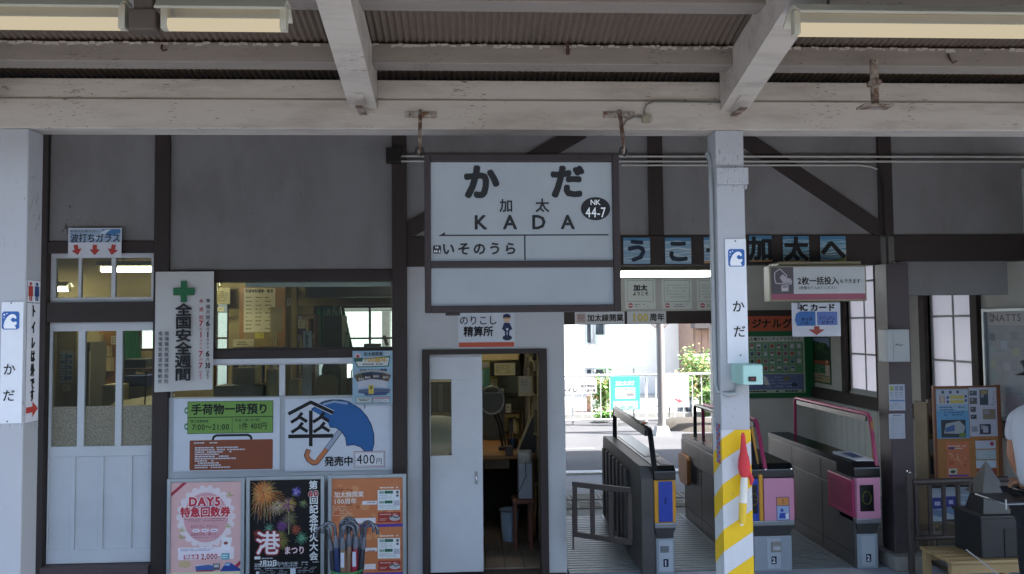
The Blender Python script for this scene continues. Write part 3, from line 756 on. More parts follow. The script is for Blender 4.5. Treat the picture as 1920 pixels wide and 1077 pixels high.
for (x0, y0, x1, y1, em, ks, lab, scr) in ((1, 566, 42, 794, (2, 584, 35, 618), ((18, 693), (18, 742)), 'narrow white name plate with a blue wave emblem on the left post', ((19, 568), (16, 790))),
                            (1362, 448, 1401, 681, (1367, 467, 1398, 500), ((1384, 575), (1385, 622)), 'narrow white name plate with a blue wave emblem on the striped post', ((1381, 452), (1386, 666)))):
    S = Sheet(x0, y0, x1, y1, YB - .008)
    t = sheet_thing('post_name_plate', lab, 'sign', S, PLW, .006, 'name plates on the posts', 'plate')
    wave(S, *em)
    for ch, (a, b) in zip('かだ', ks): S.text(ch, a, b, 24, BK, .012)
    for a, b in scr: S.ell(a, b, 1.6, 1.6, '#3c4048', 2, 8)
    S.finish(t)
# toilet sign on the flank of the left post
pX = pxl1 + .0015
a, b = YB + .008, YB + .132
S = Sheet(48, 526, 70, 792, X=pX, side=1)
S.o = Vector((pX, (a + b) / 2, (PX(59, 526, pX).z + PX(59, 792, pX).z) / 2)); S.w = b - a; S.h = .72; S.sx = S.w / 22; S.sz = S.h / 266
zt, zb_ = P(60, 526, YB + .07).z, P(60, 792, YB + .07).z; S.o.z = (zt + zb_) / 2; S.h = zt - zb_; S.sz = S.h / 266
t = sheet_thing('toilet_sign', 'tall white toilet direction sign with a red arrow on the flank of the left post', 'sign', S, '#d5d9e2', .0012, None, 'plate')
S.box(48, 526, 70, 792, '#3f4450', .6)
for x, c in ((54, '#b0342c'), (64, '#27407c')):
    S.ell(x, 533, 2.2, 3.2, c, 2, 12); S.poly([(x - 3.4, 537), (x - 3.8, 556), (x + 3.8, 556), (x + 3.4, 537)], c, 2); S.rect(x - 2.2, 556, x - .4, 565, c, 2); S.rect(x + .4, 556, x + 2.2, 565, c, 2)
S.rect(49, 568, 69, 569.2, '#3f4450')
ys = (584, 612, 640, 668, 696, 722, 748)
for ch, y in zip('トイレは外です', (584, 615, 644, 669, 695, 720, 742)): S.text(ch, 59, y, 25, BK, .03, xs=.86 * S.sz / S.sx * .62)
S.poly([(50, 763), (60, 763), (60, 754), (69, 768), (60, 783), (60, 774), (50, 774)], '#c2372b', 2)
S.finish(t)

# ------------------------------------------------------------ wavy glass sign over the transom
S = Sheet(128, 428, 228, 483, D - .04)
t = sheet_thing('paper_sign', 'small handmade paper sign with three red arrows taped above the left door transom', 'sign', S, '#d8dce4', .001)
S.rect(130, 430, 226, 455, '#9fb8d2'); S.poly([(190, 430), (226, 430), (226, 437), (205, 444)], '#3c83bb', 2); S.poly([(172, 448), (198, 431), (208, 431), (182, 449)], '#cfe0ee', 2)
S.text('南海加太線の古い', 158, 434, 5, BK, 0, W=54); S.text('波打ちガラス', 179, 447, 18, '#16243a', .02, W=94)
for cx, an in ((144, -.25), (178, 0), (212, .2)):
    pts = [(-4, -9), (4, -9), (4, 0), (10, 0), (0, 11), (-10, 0), (-4, 0)]
    S.poly([(cx + x * math.cos(an) - y * math.sin(an), 468 + x * math.sin(an) + y * math.cos(an)) for x, y in pts], '#c0392f', 2)
S.finish(t)
# ------------------------------------------------------------ safety banner
S = Sheet(289, 509, 399, 735, D - .07)
t = thing('safety_banner', 'tall white cloth banner with a green cross beside the office window', 'banner', S.base())
m = MB(); n_ = 14; vs_ = []
for i in range(n_ + 1):
    for j in range(n_ + 1):
        u = -S.w / 2 + S.w * i / n_; v = -S.h / 2 + S.h * j / n_; q = j / n_
        curl = .012 * math.sin(i * .55) * (1 - q) ** 2
        vs_.append((S.o.x + u, S.o.y - curl + .018, S.o.z + v + (.016 * (i / n_) * (1 - q) ** 3)))
m.add(vs_, [(i * (n_ + 1) + j, (i + 1) * (n_ + 1) + j, (i + 1) * (n_ + 1) + j + 1, i * (n_ + 1) + j + 1) for i in range(n_) for j in range(n_)], M('banner_cloth', '#c3c2c0', .8, 0, .04, 3), True)
m.build('cloth', t)
S.rect(338, 527, 350, 567, '#0f6b3e', 1); S.rect(324, 540, 338, 554, '#0f6b3e', 1); S.rect(350, 540, 364, 554, '#0f6b3e', 1)
S.text('全国安全週間', 344, 642, 24.5, '#17181c', .038, vert=True, pitch=24.2, xs=1.3)
for x_, items, c_ in ((390, (('準', 565, 8.5), ('備', 576, 8.5), ('月', 586, 8), ('間', 596, 8.5), ('6', 607, 15), ('月', 618, 6.5), ('1', 628, 15), ('日', 638, 6), ('か', 645, 6), ('ら', 652, 6), ('6', 664, 15), ('月', 675, 6.5), ('30', 686, 15), ('日', 697, 6), ('ま', 703, 6), ('で', 709, 6)), BK), (377, (('本', 565, 8.5), ('週', 581, 8.5), ('間', 596, 8.5), ('7', 607, 15), ('月', 618, 6.5), ('1', 628, 15), ('日', 639, 6), ('か', 646, 6), ('ら', 653, 6), ('7', 664, 15), ('月', 675, 6.5), ('7', 686, 15), ('日', 698, 6), ('ま', 704, 6), ('で', 710, 6)), '#b23140')):
    for ch_, y_, z_ in items: S.text(ch_, x_, y_, z_, c_, .035 if z_ > 10 else .015, W=9.5 if ch_ == '30' else None)
S.text('南海電気鉄道株式会社', 313, 670, 8.5, '#3a3d48', .02, vert=True, pitch=9.9); S.text('南海電気鉄道労働組合', 301, 670, 8.5, '#3a3d48', .02, vert=True, pitch=9.9)
S.finish(t)
# ------------------------------------------------------------ left luggage board and umbrella board under the window
S = Sheet(326, 747, 525, 883, D - .010)
t = sheet_thing('luggage_board', 'white board under the window with a green luggage tag above a brown suitcase', 'sign', S, '#ccd3df', .006, None, 'board')
GR = '#6f9e36'; DG = '#20342a'
for cy in (769, 799): S.ell(350, cy, 4.6, 6.5, '#4f8a62', 1, 16); S.ell(350, cy, 2, 2.8, '#ccd3df', 2, 12)
S.rect(351.5, 752, 512.5, 813, DG, 2); S.rect(352.5, 753, 511.5, 781.5, GR, 3); S.rect(352.5, 783, 435, 812, GR, 3); S.rect(435.8, 783, 511.5, 812, GR, 3)
S.text('手荷物一時預り', 431, 767.5, 21, BK, .03, W=146, L=5); S.text('預り営業時間', 374, 789.5, 6, DG, .01, W=34, L=5); S.text('料金(1個1日1回)', 464, 788.5, 6, DG, .01, W=48, L=5)
S.text('7:00〜21:00', 395, 800.5, 15, BK, .012, W=70, L=5); S.text('1件 400円', 474, 800, 15, BK, .012, W=54, L=5)
S.line([(399, 825), (401, 819), (406, 816.5), (465, 816.5), (470, 819), (472, 825)], 4.5, '#1d2a30', 1)
S.poly([(357, 825), (511, 825), (512, 827), (512, 880), (510, 881), (358, 881), (356, 879), (356, 827)], '#8c4728', 2)
S.dashes(364, 828, 412, 832, 1, '#ccd0d8', .8, 4, .5, 3)
for i in range(10):
    S.ell(363.5, 839 + i * 4.1, .9, .9, '#2a2020', 4, 6); ln = (90, 104, 76, 50, 70, 86, 46, 50, 54, 74)[i]
    S.dashes(366, 837 + i * 4.1, 366 + ln * .9, 841 + i * 4.1, 1, '#c9cad2', .93, 4, .6, i + 20, 0)
S.finish(t)
S = Sheet(535, 747, 741, 883, D - .010)
t = sheet_thing('umbrella_board', 'white board under the window with a blue umbrella drawing and the price 400', 'sign', S, '#ccd3df', .006, None, 'board')
# canopy of the drawn umbrella
def arc(cx, cy, r, a0, a1, n=16, ry=None): return [(cx + r * math.cos(R(a0 + (a1 - a0) * k / n)), cy + (ry or r) * math.sin(R(a0 + (a1 - a0) * k / n))) for k in range(n + 1)]
ou = arc(630, 822, 72, -118, 22, 30); 
can = [(583, 766), (596, 757), (612, 751), (632, 749), (650, 752), (662, 758), (676, 767), (688, 781), (696, 797), (701, 815), (701, 832), (697, 848), (684, 848), (676, 840), (664, 835), (650, 836), (647, 820), (640, 808), (630, 802), (614, 803), (622, 795), (600, 780)]
def fan(Sh, pts, c, col, L):
    for i in range(len(pts) - 1): Sh.poly([c, pts[i], pts[i + 1]], col, L)
outer = [(584, 767), (597, 758), (612, 752.5), (632, 750), (650, 752.5), (663, 759), (676, 768), (688, 782), (696, 797), (701, 815), (701.5, 832), (698, 847)]
inner = [(584, 768), (600, 778), (614, 790), (618, 801), (630, 802), (640, 809), (648, 821), (650, 836), (664, 834.5), (676, 839), (684, 847), (697, 848)]
for i in range(11): S.poly([outer[i], inner[i], inner[i + 1], outer[i + 1]], '#1661a5', 2)
S.line(outer, 1.6, '#12263e', 3); S.line(inner[3:], 1.4, '#12263e', 3)
S.line([(597, 757), (608, 752), (622, 749.5), (640, 750), (655, 754)], 1.5, '#2b4a6c', 4); S.line([(606, 758), (626, 753), (652, 757)], 4, '#8ea6c6', 4)
S.line([(683, 767), (685, 762), (682, 759)], 1.5, '#5d2436', 3)
S.line([(638, 808), (612, 843)], 10, '#15202e', 2); S.line([(637.6, 808), (612.5, 842)], 7.8, '#9aa5bb', 3)
S.line([(613, 842), (594, 866), (588, 867.5), (579, 861), (575, 853), (579, 842)], 9.5, '#1a1a22', 3); S.line([(612.5, 842), (594, 865.5), (588, 867), (579.5, 861), (576, 853), (579, 843)], 7.6, '#c8743f', 4)
for p_ in ([(541, 775), (583, 753.5), (625, 774)], ):
    S.line(p_, 9, '#ccd3df', 5); S.line(p_, 6.6, BK, 6)
S.line([(583, 769), (583, 836)], 6.6, BK, 6); S.line([(541, 817), (625, 817)], 7, BK, 6)
for (x0, y0) in ((563, 774), (564, 792.5), (604, 774), (605, 792.5)):
    S.line([(x0 + 4, y0 - 1), (x0 - 4, y0 + 9), (x0 - 17, y0 + 17)], 6, BK, 6); S.line([(x0 - 1, y0 + 7), (x0 + 13, y0 + 16)], 6, BK, 6)
S.text('発売中', 635.5, 865, 19, BK, .03, W=54, L=6)
S.rect(663.5, 847, 722, 877, '#8c3950', 4); S.rect(664.5, 848, 721, 876, '#dbdde4', 5); S.box(666, 849.5, 719.5, 874.5, '#8c3950', .5, 6)
S.text('400', 686, 862, 25, '#17181c', .006, W=36, L=7); S.text('円', 711, 866, 12, '#17181c', .005, L=7)
S.finish(t)
# ------------------------------------------------------------ small event poster on the window corner
S = Sheet(661, 658, 736, 758, D - .055)
t = sheet_thing('event_poster', 'small light blue event poster stuck over the corner of the office window', 'poster', S, '#8fb2c8', .001)
S.poly([(664, 674), (732, 668), (729, 688), (670, 689)], '#256b50', 2); S.poly([(666, 675), (730, 671), (727, 686), (672, 687)], '#c9cfcf', 3)
S.text('加太線開業', 700, 664, 8, '#1a2430', .02, W=36); S.text('100周年', 704, 675, 12, '#c39a2a', .04, W=44, L=5); S.ell(671, 668, 6, 6, '#c8b5bb', 3); S.ell(671, 668, 3, 3, '#b23a47', 4); S.rect(664, 671, 680, 678, '#1f5f4c', 4)
S.dashes(720, 659, 734, 667, 4, '#cbd6dc', .9, 3); S.dashes(680, 681, 720, 685, 1, '#2c3a44', .8, 4)
S.text('記念イベント開催', 700, 694, 5.5, '#1f2b55', .02, W=52)
ou = [(664, 705), (678, 700), (698, 698), (718, 700), (733, 705)]; mi = [(670, 716), (682, 713), (698, 711), (716, 713), (728, 716)]; lo = [(672, 728), (684, 726), (698, 725), (714, 726), (726, 728)]
S.line(ou, 2.2, '#3a5f86', 3); S.line([(x, y - 3) for x, y in ou], 1.4, '#c6a14a', 4)
for i in range(4):
    S.poly([ou[i], mi[i], mi[i + 1], ou[i + 1]], ('#5b5340', '#2e3440', '#3a4152', '#5f4a33')[i], 4); S.poly([mi[i], lo[i], lo[i + 1], mi[i + 1]], '#b9bcc8', 4)
    for k in range(3): S.ell(mi[i][0] + 4 + k * 3.5, mi[i][1] - 5, 1.8, 2.6, ('#b8a98a', '#7f8ea5', '#a4917a')[k], 5, 8)
S.poly([(672, 731), (698, 728), (732, 730), (730, 738), (700, 740), (672, 737)], '#55637f', 4); S.poly([(680, 736), (728, 736), (724, 741), (686, 742)], '#3a4d7c', 5)
S.rect(691, 722, 701, 739, '#c5b13a', 6); S.ell(696, 727, 2.5, 3.4, '#6b6330', 7, 10)
S.box(667, 744, 698, 756, '#2c3a44', .6, 4); S.rect(668, 745, 697, 755, '#b5c3c0', 3); S.dashes(673, 747, 694, 752, 2, '#5e5a36', .8, 5, .6)
S.rect(699, 745, 731, 755, '#c7cdd6', 3); S.rect(700, 746, 730, 748, '#b8577a', 4); S.dashes(700, 749, 730, 755, 3, '#52606c', .8, 4, .3)
S.box(699, 744, 731, 756, '#2c3a44', .6, 5); S.finish(t)
# ------------------------------------------------------------ fare adjustment sign above the doorway
S = Sheet(859, 587, 965, 652, D - .004)
t = sheet_thing('fare_office_sign', 'white paper sign with an orange foot and a small station officer above the doorway', 'sign', S, '#c9cfd6', .001)
S.rect(860, 642, 964, 651, '#c4502f'); S.text('のりこし', 897, 601, 19, BK, .012, W=72); S.text('精算所', 897, 622, 20, BK, .03, W=56)
S.ell(951, 634, 9, 5, '#2b3240', 2); S.rect(945, 606, 956, 622, '#24365f', 3); S.poly([(945, 607), (941, 618), (945, 620)], '#24365f', 3); S.poly([(956, 607), (961, 618), (956, 620)], '#24365f', 3)
S.rect(946.5, 622, 950, 635, '#24365f', 3); S.rect(951.5, 622, 955, 635, '#24365f', 3); S.ell(950.5, 600, 6, 6, '#d9b294', 4, 16); S.poly([(943, 597), (944, 591), (950.5, 588.5), (957, 591), (958, 597)], '#1f2f58', 5); S.rect(943, 596, 958, 598, '#b58b3a', 6)
S.ell(951, 618, 2.2, 2.2, '#dfe2e6', 5, 8); S.finish(t)
# ------------------------------------------------------------ welcome cards on the long beam
YC = D - PT - .004
for ch, x0, x1, c in (('う', 1169, 1219, '#25364a'), ('こ', 1247, 1296, '#22303c'), ('そ', 1320, 1368, '#22303c'), ('加', 1405, 1447, '#15171b'), ('太', 1468, 1517, '#15171b'), ('へ', 1538, 1586, '#15171b')):
    yo = {'う': 0, 'こ': 0, 'そ': -1, '加': -4, '太': -3, 'へ': -3}[ch]
    S = Sheet(x0, 446 + yo, x1, 495 + yo, YC)
    t = sheet_thing('welcome_card', {'う': 'leftmost blue sea picture card on the long beam, beside the name board', 'こ': 'blue sea picture card on the long beam above the lit tube lamp', 'そ': 'blue sea picture card half hidden behind the striped post', '加': 'blue sea picture card just right of the striped post', '太': 'blue sea picture card above the middle of the ticket notice, second from the right', 'へ': 'rightmost blue sea picture card on the long beam, one peaked stroke'}[ch], 'card', S, '#86aec6' if ch in 'うこそ' else '#5c9cbc', .001, 'welcome cards along the beam')
    rd = random.Random(ord(ch)); y = 446 + yo
    S.rect(x0, y, x1, y + 6, '#4584ad', 2)
    for k in range(9):
        yy = y + 8 + k * 4.3; ph_ = rd.random() * 6
        S.line([(x0 + q * (x1 - x0) / 8, yy + 1.6 * math.sin(q * .8 + ph_)) for q in range(9)], rd.uniform(1.2, 2.6), rd.choice(('#b6ccd6', '#9dbdce', '#c6d4d8', '#7fabc4')), 3)
    if ch in 'そ加太へ': S.rect(x0, y + 44.5, x1, y + 49, '#b98d58', 4)
    if ch == 'へ': S.poly([(x0 + 20, y + 46), (x1, y + 39), (x1, y + 46)], '#7d8440', 5)
    S.text(ch, (x0 + x1) / 2, y + 25, 46 if ch != 'へ' else 48, c, .045, L=7); S.finish(t)
# ------------------------------------------------------------ framed posters standing under the window
YP = 6.20
def frame(x0, y0, x1, lab):
    ybt = 1120; S = Sheet(x0, y0, x1, ybt, YP); r = thing('framed_poster', lab, 'poster', (S.o.x, YP, .0), 'framed posters under the office window')
    gx = lambda p: S.o.x + (p - S.cx) * S.sx; gz = lambda p: S.o.z + (S.cy - p) * S.sz
    zb_ = .004
    m = MB(); f_ = 7
    m.box(gx(x0), gx(x0 + f_), YP, YP + .03, zb_, gz(y0), ALU); m.box(gx(x1 - f_), gx(x1), YP, YP + .03, zb_, gz(y0), ALU); m.box(gx(x0 + f_), gx(x1 - f_), YP, YP + .03, gz(y0 + f_), gz(y0), ALU); m.box(gx(x0 + f_), gx(x1 - f_), YP, YP + .03, zb_, zb_ + .02, ALU)
    m.build('frame', r, bevel=.004); S.o = Vector((S.o.x, YP + .012, S.o.z)); S.zb = zb_ + .02; S.gx, S.gz = gx, gz
    return S, r
def paper(S, r, x0, y0, x1, col):
    MB().box(S.gx(x0), S.gx(x1), YP + .0125, YP + .02, S.zb, S.gz(y0), pm(col, .35)).build('print', r)
S, r = frame(312, 897, 458, 'framed pink ticket book poster, leftmost of the three under the window')
paper(S, r, 319, 904, 451, '#e4b3b0')
S.poly([(318, 932), (318, 925), (341, 905), (349, 905)], '#b3243f', 2)
S.ell(385, 970, 51, 55, '#e9d7dc', 2, 40)
for k in range(22): a = k * 2 * math.pi / 22; S.ell(385 + 50 * math.cos(a), 970 + 54 * math.sin(a), 6, 6, '#e9d7dc', 2, 10)
S.ell(385, 971, 42, 47, '#dd9fa8', 3, 40)
S.text('DAY5', 383, 941, 23, '#cc2440', .05, W=60, L=6, outline=('#f0e6e2', .06)); S.text('特急回数券', 384, 961, 20, '#cc2440', .045, W=94, L=6, outline=('#f0e6e2', .07)); S.text('デイ・ファイブ', 381, 950.5, 5, '#3d4e96', .03, W=38, L=8)
S.dashes(344, 972, 424, 979, 2, '#a06e78', .8, 5, .35); S.text('おサイフに、やさしく。', 384, 988, 6, '#93394c', .01, W=54, L=5)
for i, q in enumerate((367, 384, 401)): S.ell(q, 995.5, 7.5, 3.2, '#ecdfe6', 5, 16); S.dashes(q - 4, 994.5, q + 4, 996.8, 1, '#5c68a2', .9, 6)
S.text('お出かけを、楽しく。', 384, 1002.5, 6, '#93394c', .01, W=54, L=5); S.dashes(362, 1007, 410, 1010, 1, '#a06e78', .8, 5, .4)
for (x, y) in ((427, 984), (341, 990), (339, 1003), (430, 925)):
    for k in range(6): S.line([(x, y + 6), (x + 8 * math.cos(k * .6 - 3.1), y + 6 + 9 * math.sin(k * .6 - 3.1))], 1.8, ('#b7b06b', '#d8c88a', '#7f9a63')[k % 3], 5, True)
S.rect(333, 1027, 438, 1050, '#eadfe6', 3); S.poly([(417, 1008), (435, 1010), (431, 1034), (413, 1031)], '#eae6ec', 5); S.ell(423, 1020, 4, 3, '#9d4b41', 6)
S.dashes(338, 1029, 402, 1034, 2, '#5567a2', .8, 5, .35)
S.poly([(344, 1041), (372, 1040), (372, 1049), (344, 1049)], '#cc3f63', 5); S.text('特急券', 358, 1045, 8, '#e9e4ea', .03, L=6); S.text('2,000', 392, 1044.5, 14.5, '#b5313c', .02, W=32, L=6); S.text('円', 411, 1047, 6, '#b5313c', .01, L=6); S.rect(415, 1039, 430, 1051, '#49a9bb', 5); S.dashes(417, 1041, 428, 1049, 2, '#dcecee', .9, 6)
S.ell(346, 1058, 12, 7, '#cfb07f', 4, 20); S.rect(367, 1060, 402, 1071, '#d7dbe8', 4); S.poly([(367, 1071), (366, 1062), (390, 1060), (404, 1062), (404, 1071)], '#3e62a8', 5); S.rect(368, 1070, 400, 1072.5, '#a63448', 6); S.rect(399, 1058, 412, 1070, '#5d5a62', 5); S.rect(401, 1060, 410, 1065, '#c3c6ce', 6)
S.poly([(412, 1073), (424, 1056), (432, 1057), (452, 1070), (452, 1073)], '#27469a', 6); S.poly([(420, 1062), (425, 1057), (432, 1058), (430, 1063)], '#8fb7dd', 7); S.poly([(440, 1063), (450, 1053), (451.5, 1059), (445, 1066)], '#b3243f', 7)
S.rect(320, 1073, 451, 1080, '#d9cfa2', 4); S.finish(r)
S, r = frame(461, 893, 608, 'framed black fireworks festival poster, middle one of the three under the window')
paper(S, r, 468, 900, 601, '#0b0d10')
rd = random.Random(5)
def burst(x, y, rr, cols, n=26, droop=.12, wd=1.0):
    for k in range(n):
        a = 2 * math.pi * (k + rd.random() * .5) / n; q = rr * rd.uniform(.7, 1.05); c = rd.choice(cols); p_ = []
        for i in range(5):
            t_ = .12 + .88 * i / 4; p_.append((x + q * t_ * math.cos(a), y + q * t_ * math.sin(a) + droop * rr * t_ * t_))
        for i in range(4):
            if 469 < p_[i + 1][0] < 601: S.line([p_[i], p_[i + 1]], wd * (1 - .15 * i), c, 3 + k % 3)
burst(493, 926, 40, ('#c98a2f', '#b5772a', '#a99a55', '#cf6f25'), 60, .25, 1.1); burst(493, 922, 22, ('#d98a28', '#c8641f'), 60, .05, 1.6)
for k in range(7): S.line([(480 + k * 5, 940), (476 + k * 6.2, 975 + (k * 7) % 13)], .9, '#b3a28a', 3, True)
burst(555, 922, 11, ('#6a59c8', '#5a45b0', '#a9a0de'), 24); burst(519, 948, 17, ('#b79b3d', '#8b7a8f', '#c9a78a', '#8c9650'), 44, .3); burst(541, 946, 16, ('#8a4f8c', '#b3a33a', '#7a5a2c'), 50, .1, 1.3)
burst(541, 974, 17, ('#6d6f2f', '#6a4a66', '#50552a'), 46, .1, 1.2); burst(528, 986, 12, ('#7a4288', '#5f3570'), 40, .1, 1.3); burst(504, 990, 12, ('#6ea98e', '#4c8a78'), 16, .1); burst(555, 994, 11, ('#a8502a', '#8c3a2a'), 26, .1, 1.2); burst(565, 1010, 14, ('#4fa37c', '#6bb08d'), 20, .1); burst(524, 1012, 20, ('#6f7a2a', '#5a5a26', '#7c6a2a'), 56, .1, 1.5); burst(568, 944, 9, ('#7d8a66', '#8f9a3e'), 14, .3); burst(482, 1000, 10, ('#7d2f2a',), 20, .1, 1.4)
S.line([(541, 960), (541, 1003)], 1.2, '#b0b47a', 4)
S.text('第', 587, 911, 17, WH, .03, L=8); S.text('60', 587, 927, 15, '#b5303a', .05, W=19, L=8, outline=('#e6e0e0', .05)); S.text('回記念花火大会', 588, 992, 17, WH, .03, vert=True, pitch=17.6, L=8)
S.text('港', 502, 1019, 46, '#e8e0e2', .02, L=8, outline=('#a52b38', .05)); S.text('まつり', 552, 1033, 16, '#e6dfe2', .02, W=40, L=8, outline=('#a52b38', .04))
S.rect(477, 1043, 488, 1048.5, '#d9dce0', 5); S.dashes(490, 1045, 514, 1049, 1, '#b5b9c0', .8, 5, .5)
S.text('7月22日', 503, 1056, 12, WH, .04, W=32, L=8); S.text('2012年', 483, 1058, 5, WH, .02, W=11, L=8); S.text('(日)19:45〜21:00', 537, 1057, 7, '#c9ced4', .02, W=42, L=8); S.dashes(477, 1060, 560, 1068, 2, '#9aa0a8', .85, 5, .5)
S.dashes(565, 1054, 600, 1062, 2, '#a9aeb6', .6, 5, .5, 8); S.rect(480, 1071, 486, 1078, '#c9ced4', 5); S.rect(544, 1067, 554, 1078, '#c9d3e0', 5); S.dashes(488, 1068, 540, 1078, 3, '#84888f', .8, 5, .4, 4); S.dashes(558, 1064, 600, 1076, 4, '#989ca4', .6, 5, .4, 9)
S.finish(r)
S, r = frame(615, 890, 762, 'framed orange anniversary poster, rightmost of the three, behind the umbrella bin')
paper(S, r, 622, 897, 755, '#d0783f')
rd = random.Random(11)
for k in range(34):
    x, y, q = rd.uniform(628, 750), rd.uniform(903, 1068), rd.uniform(3, 9); q = min(q, x - 622.5, 754.5 - x)
    S.ell(x, y, q, q, rd.choice(('#d99155', '#cc6a34', '#dca06a', '#c9622c', '#d58a4c')), 1 + k * .02, 16)
for k in range(8): S.ell(rd.uniform(650, 700), rd.uniform(940, 985), rd.uniform(3, 9), rd.uniform(2, 5), rd.choice(('#a95f35', '#b9794f')), 2.2, 12)
S.text('加太線開業', 654, 927, 11.5, '#eee3da', .02, W=56, L=5); S.text('100周年', 647, 940, 11.5, '#eee3da', .02, W=44, L=5); S.dashes(624, 916, 656, 920, 1, '#8b5a3c', .8, 4); S.dashes(623, 948, 665, 968, 6, '#e0b799', .8, 4, .35, 2, .4)
for oy in (0, 91):
    S.rect(708, 920 + oy, 750, 958 + oy, '#dfe4e6', 4)
    S.rect(721, 921.5 + oy, 737, 927 + oy, '#1d6a49', 5); S.rect(721, 940 + oy, 736, 945.5 + oy, '#1d6a49', 5); S.rect(711, 922 + oy, 720, 927 + oy, '#8ea79d', 5); S.rect(711, 940.5 + oy, 720, 945.5 + oy, '#8ea79d', 5)
    S.dashes(711, 929 + oy, 735, 938 + oy, 3, '#9aa9ae', .8, 5, .35, 3, .1); S.dashes(711, 948 + oy, 747, 956 + oy, 3, '#9aa9ae', .8, 5, .35, 6, .2); S.rect(738, 940 + oy, 749, 950 + oy, '#b9b6c4', 5); S.rect(743, 922 + oy, 747.5, 927 + oy, '#57484a', 5); S.rect(743, 929 + oy, 747.5, 933 + oy, '#57484a', 5)
    S.dashes(712, 913 + oy, 748, 918 + oy, 1, '#ead6c4', .8, 4)
    S.rect(709, 962 + oy, 751, 981 + oy, '#a8322a', 4); S.dashes(712, 964 + oy, 746, 968 + oy, 1, '#dba79c', .8, 5); S.dashes(712, 973 + oy, 726, 978 + oy, 2, '#dba79c', .8, 5)
    S.ell(740, 973 + oy, 10.5, 5.5, '#b7b2b6', 5, 16); S.line([(731, 972 + oy), (736, 969 + oy), (742, 973 + oy), (750, 970 + oy)], 2.2, '#4d4b52', 6)
    S.rect(679, 940 + oy - (0 if not oy else 3), 707, 947 + oy - (0 if not oy else 3), '#e2dade', 4); S.dashes(682, 941 + oy, 704, 945 + oy, 1, '#9b7f80', .7, 5)
    S.rect(648, 972 + oy * .95, 704, 982 + oy * .95, '#e2dade', 3); S.rect(674, 984 + oy, 755, 989.5 + oy, '#5a3aa3', 4)
S.finish(r)
# ------------------------------------------------------------ ticket gates
GB = M('gate_body_dark', '#5c5a59', .42, .5, .16, 3); GT = M('gate_top_black', '#1d1f22', .22, .2, .05, 5); GS = M('gate_silver', '#8f9497', .35, .6, .05, 8)
PNK = M('gate_pink_light', '#cf8ea9', .35, 0, .03, 4); PNK2 = M('gate_pink_deep', '#a3365f', .35, 0, .03, 4); HOOPK = M('hoop_black', '#24272b', .3, .2, .04, 6)
YEL = M('gate_yellow', '#d79a2e', .4, 0, .04, 5); BLU_ = M('gate_blue', '#2742a6', .4, 0, .05, 5); WPL = M('gate_white_pillar', '#9ca5ae', .45, .1, .05, 6)
YG0, YG1, ZG = 6.22, 8.06, .825
def gx_(px, py=950): return xa(px, py, YG0)
def front(root, x0, x1, face, edge, tagtxt, ed_l=True):
    """front end of a gate: lip, taper, lower pillar with its number"""
    m = MB(); m.box(x0, x1, YG0 + .002, YG0 + .30, .36, .40, GS); m.build('lip', root, bevel=.006)
    m = MB(); i_ = .03; m.hull([(x0 + .004, YG0 + .01, .359), (x1 - .004, YG0 + .01, .359), (x1 - .004, YG0 + .3, .359), (x0 + .004, YG0 + .3, .359)], [(x0 + i_, YG0 + .05, .27), (x1 - i_, YG0 + .05, .27), (x1 - i_, YG0 + .3, .27), (x0 + i_, YG0 + .3, .27)], GB); m.build('taper', root)
    boxp('pillar', root, (x0 + i_ * .6, x1 - i_ * .4, YG0 + .045, YG0 + .3, 0, .27), WPL, .006)
    xc = (x0 + x1) / 2 + .006
    m = MB(); m.box(xc - .055, xc + .055, YG0 + .040, YG0 + .0445, .02, .255, M('pillar_plate', '#b3bbc3', .4, .1, .04, 6)); m.build('service_door', root, bevel=.002)
    m = MB(); m.box(xc - .020, xc + .020, YG0 + .0375, YG0 + .0398, .055, .115, pm('#1b2440'))
    vs_, fs = glyph(tagtxt, .03); m.add([(xc + (a - .3) * .055, YG0 + .0368, .085 + (b - .35) * .055) for a, b in vs_], fs, pm('#dfe3e8')); m.build('number_tag', root)
def hoop(root, x, ya, yb, za_, zb_, zbase, mat, r=.02, inner=None, lean=.05):
    m = MB(); pts = [(x, ya, zbase), (x, ya + lean, za_ - .03), (x, ya + lean + .03, za_), (x, yb - .05, zb_), (x, yb - .01, zb_ - .03), (x, yb, zbase)]
    m.tube(pts, r, mat, 8); h = m.build('hoop', root)
    if inner:
        m = MB(); o_ = .035; m.bar((x, ya + lean + .06, za_ - o_ - .004), (x, yb - .07, zb_ - o_ - .004), .02, .04, HOOPK); m.build('hoop_strip', h)
    return h
GATES = []
# gate 1
x0, x1 = gx_(1204), gx_(1268); xm = gx_(1228)
G = thing('ticket_gate', 'grey ticket gate with a black hoop and a blue and yellow end', 'ticket gate', ((x0 + x1) / 2, YG0, 0), 'ticket gates')
GATES.append(G); m = MB(); m.prism_x([(YG0 + .02, .0), (YG0 + .02, .74), (YG0 + .07, .83), (YG1 - .04, .83), (YG1, .79), (YG1, .0)], x0, xm - .004, GB); m.build('side_housing', G, bevel=.006)
m = MB(); m.box(xm, x1 - .01, YG0 + .05, YG1, 0, .79, GB); m.build('body', G, bevel=.006)
m = MB(); m.prism_x([(YG0 + .0, .73), (YG0 + .0, .80), (YG0 + .06, .835), (YG1 - .02, .835), (YG1, .82), (YG1, .792), (YG0 + .31, .792), (YG0 + .31, .73)], xm, x1, GT); m.build('top_cover', G, bevel=.008)
TG = M('gate_glass_top', '#3d4a48', .08, .1, .2, 3)
boxp('glass_strip', G, (xm + .03, x1 - .012, YG0 + .5, YG1 - .1, .836, .839), TG)
m = MB(); m.box(xm + .08, x1 - .02, YG0 + .12, YG0 + .34, .836, .841, pm('#b9aeb4')); m.build('ticket_slot_plate', G)
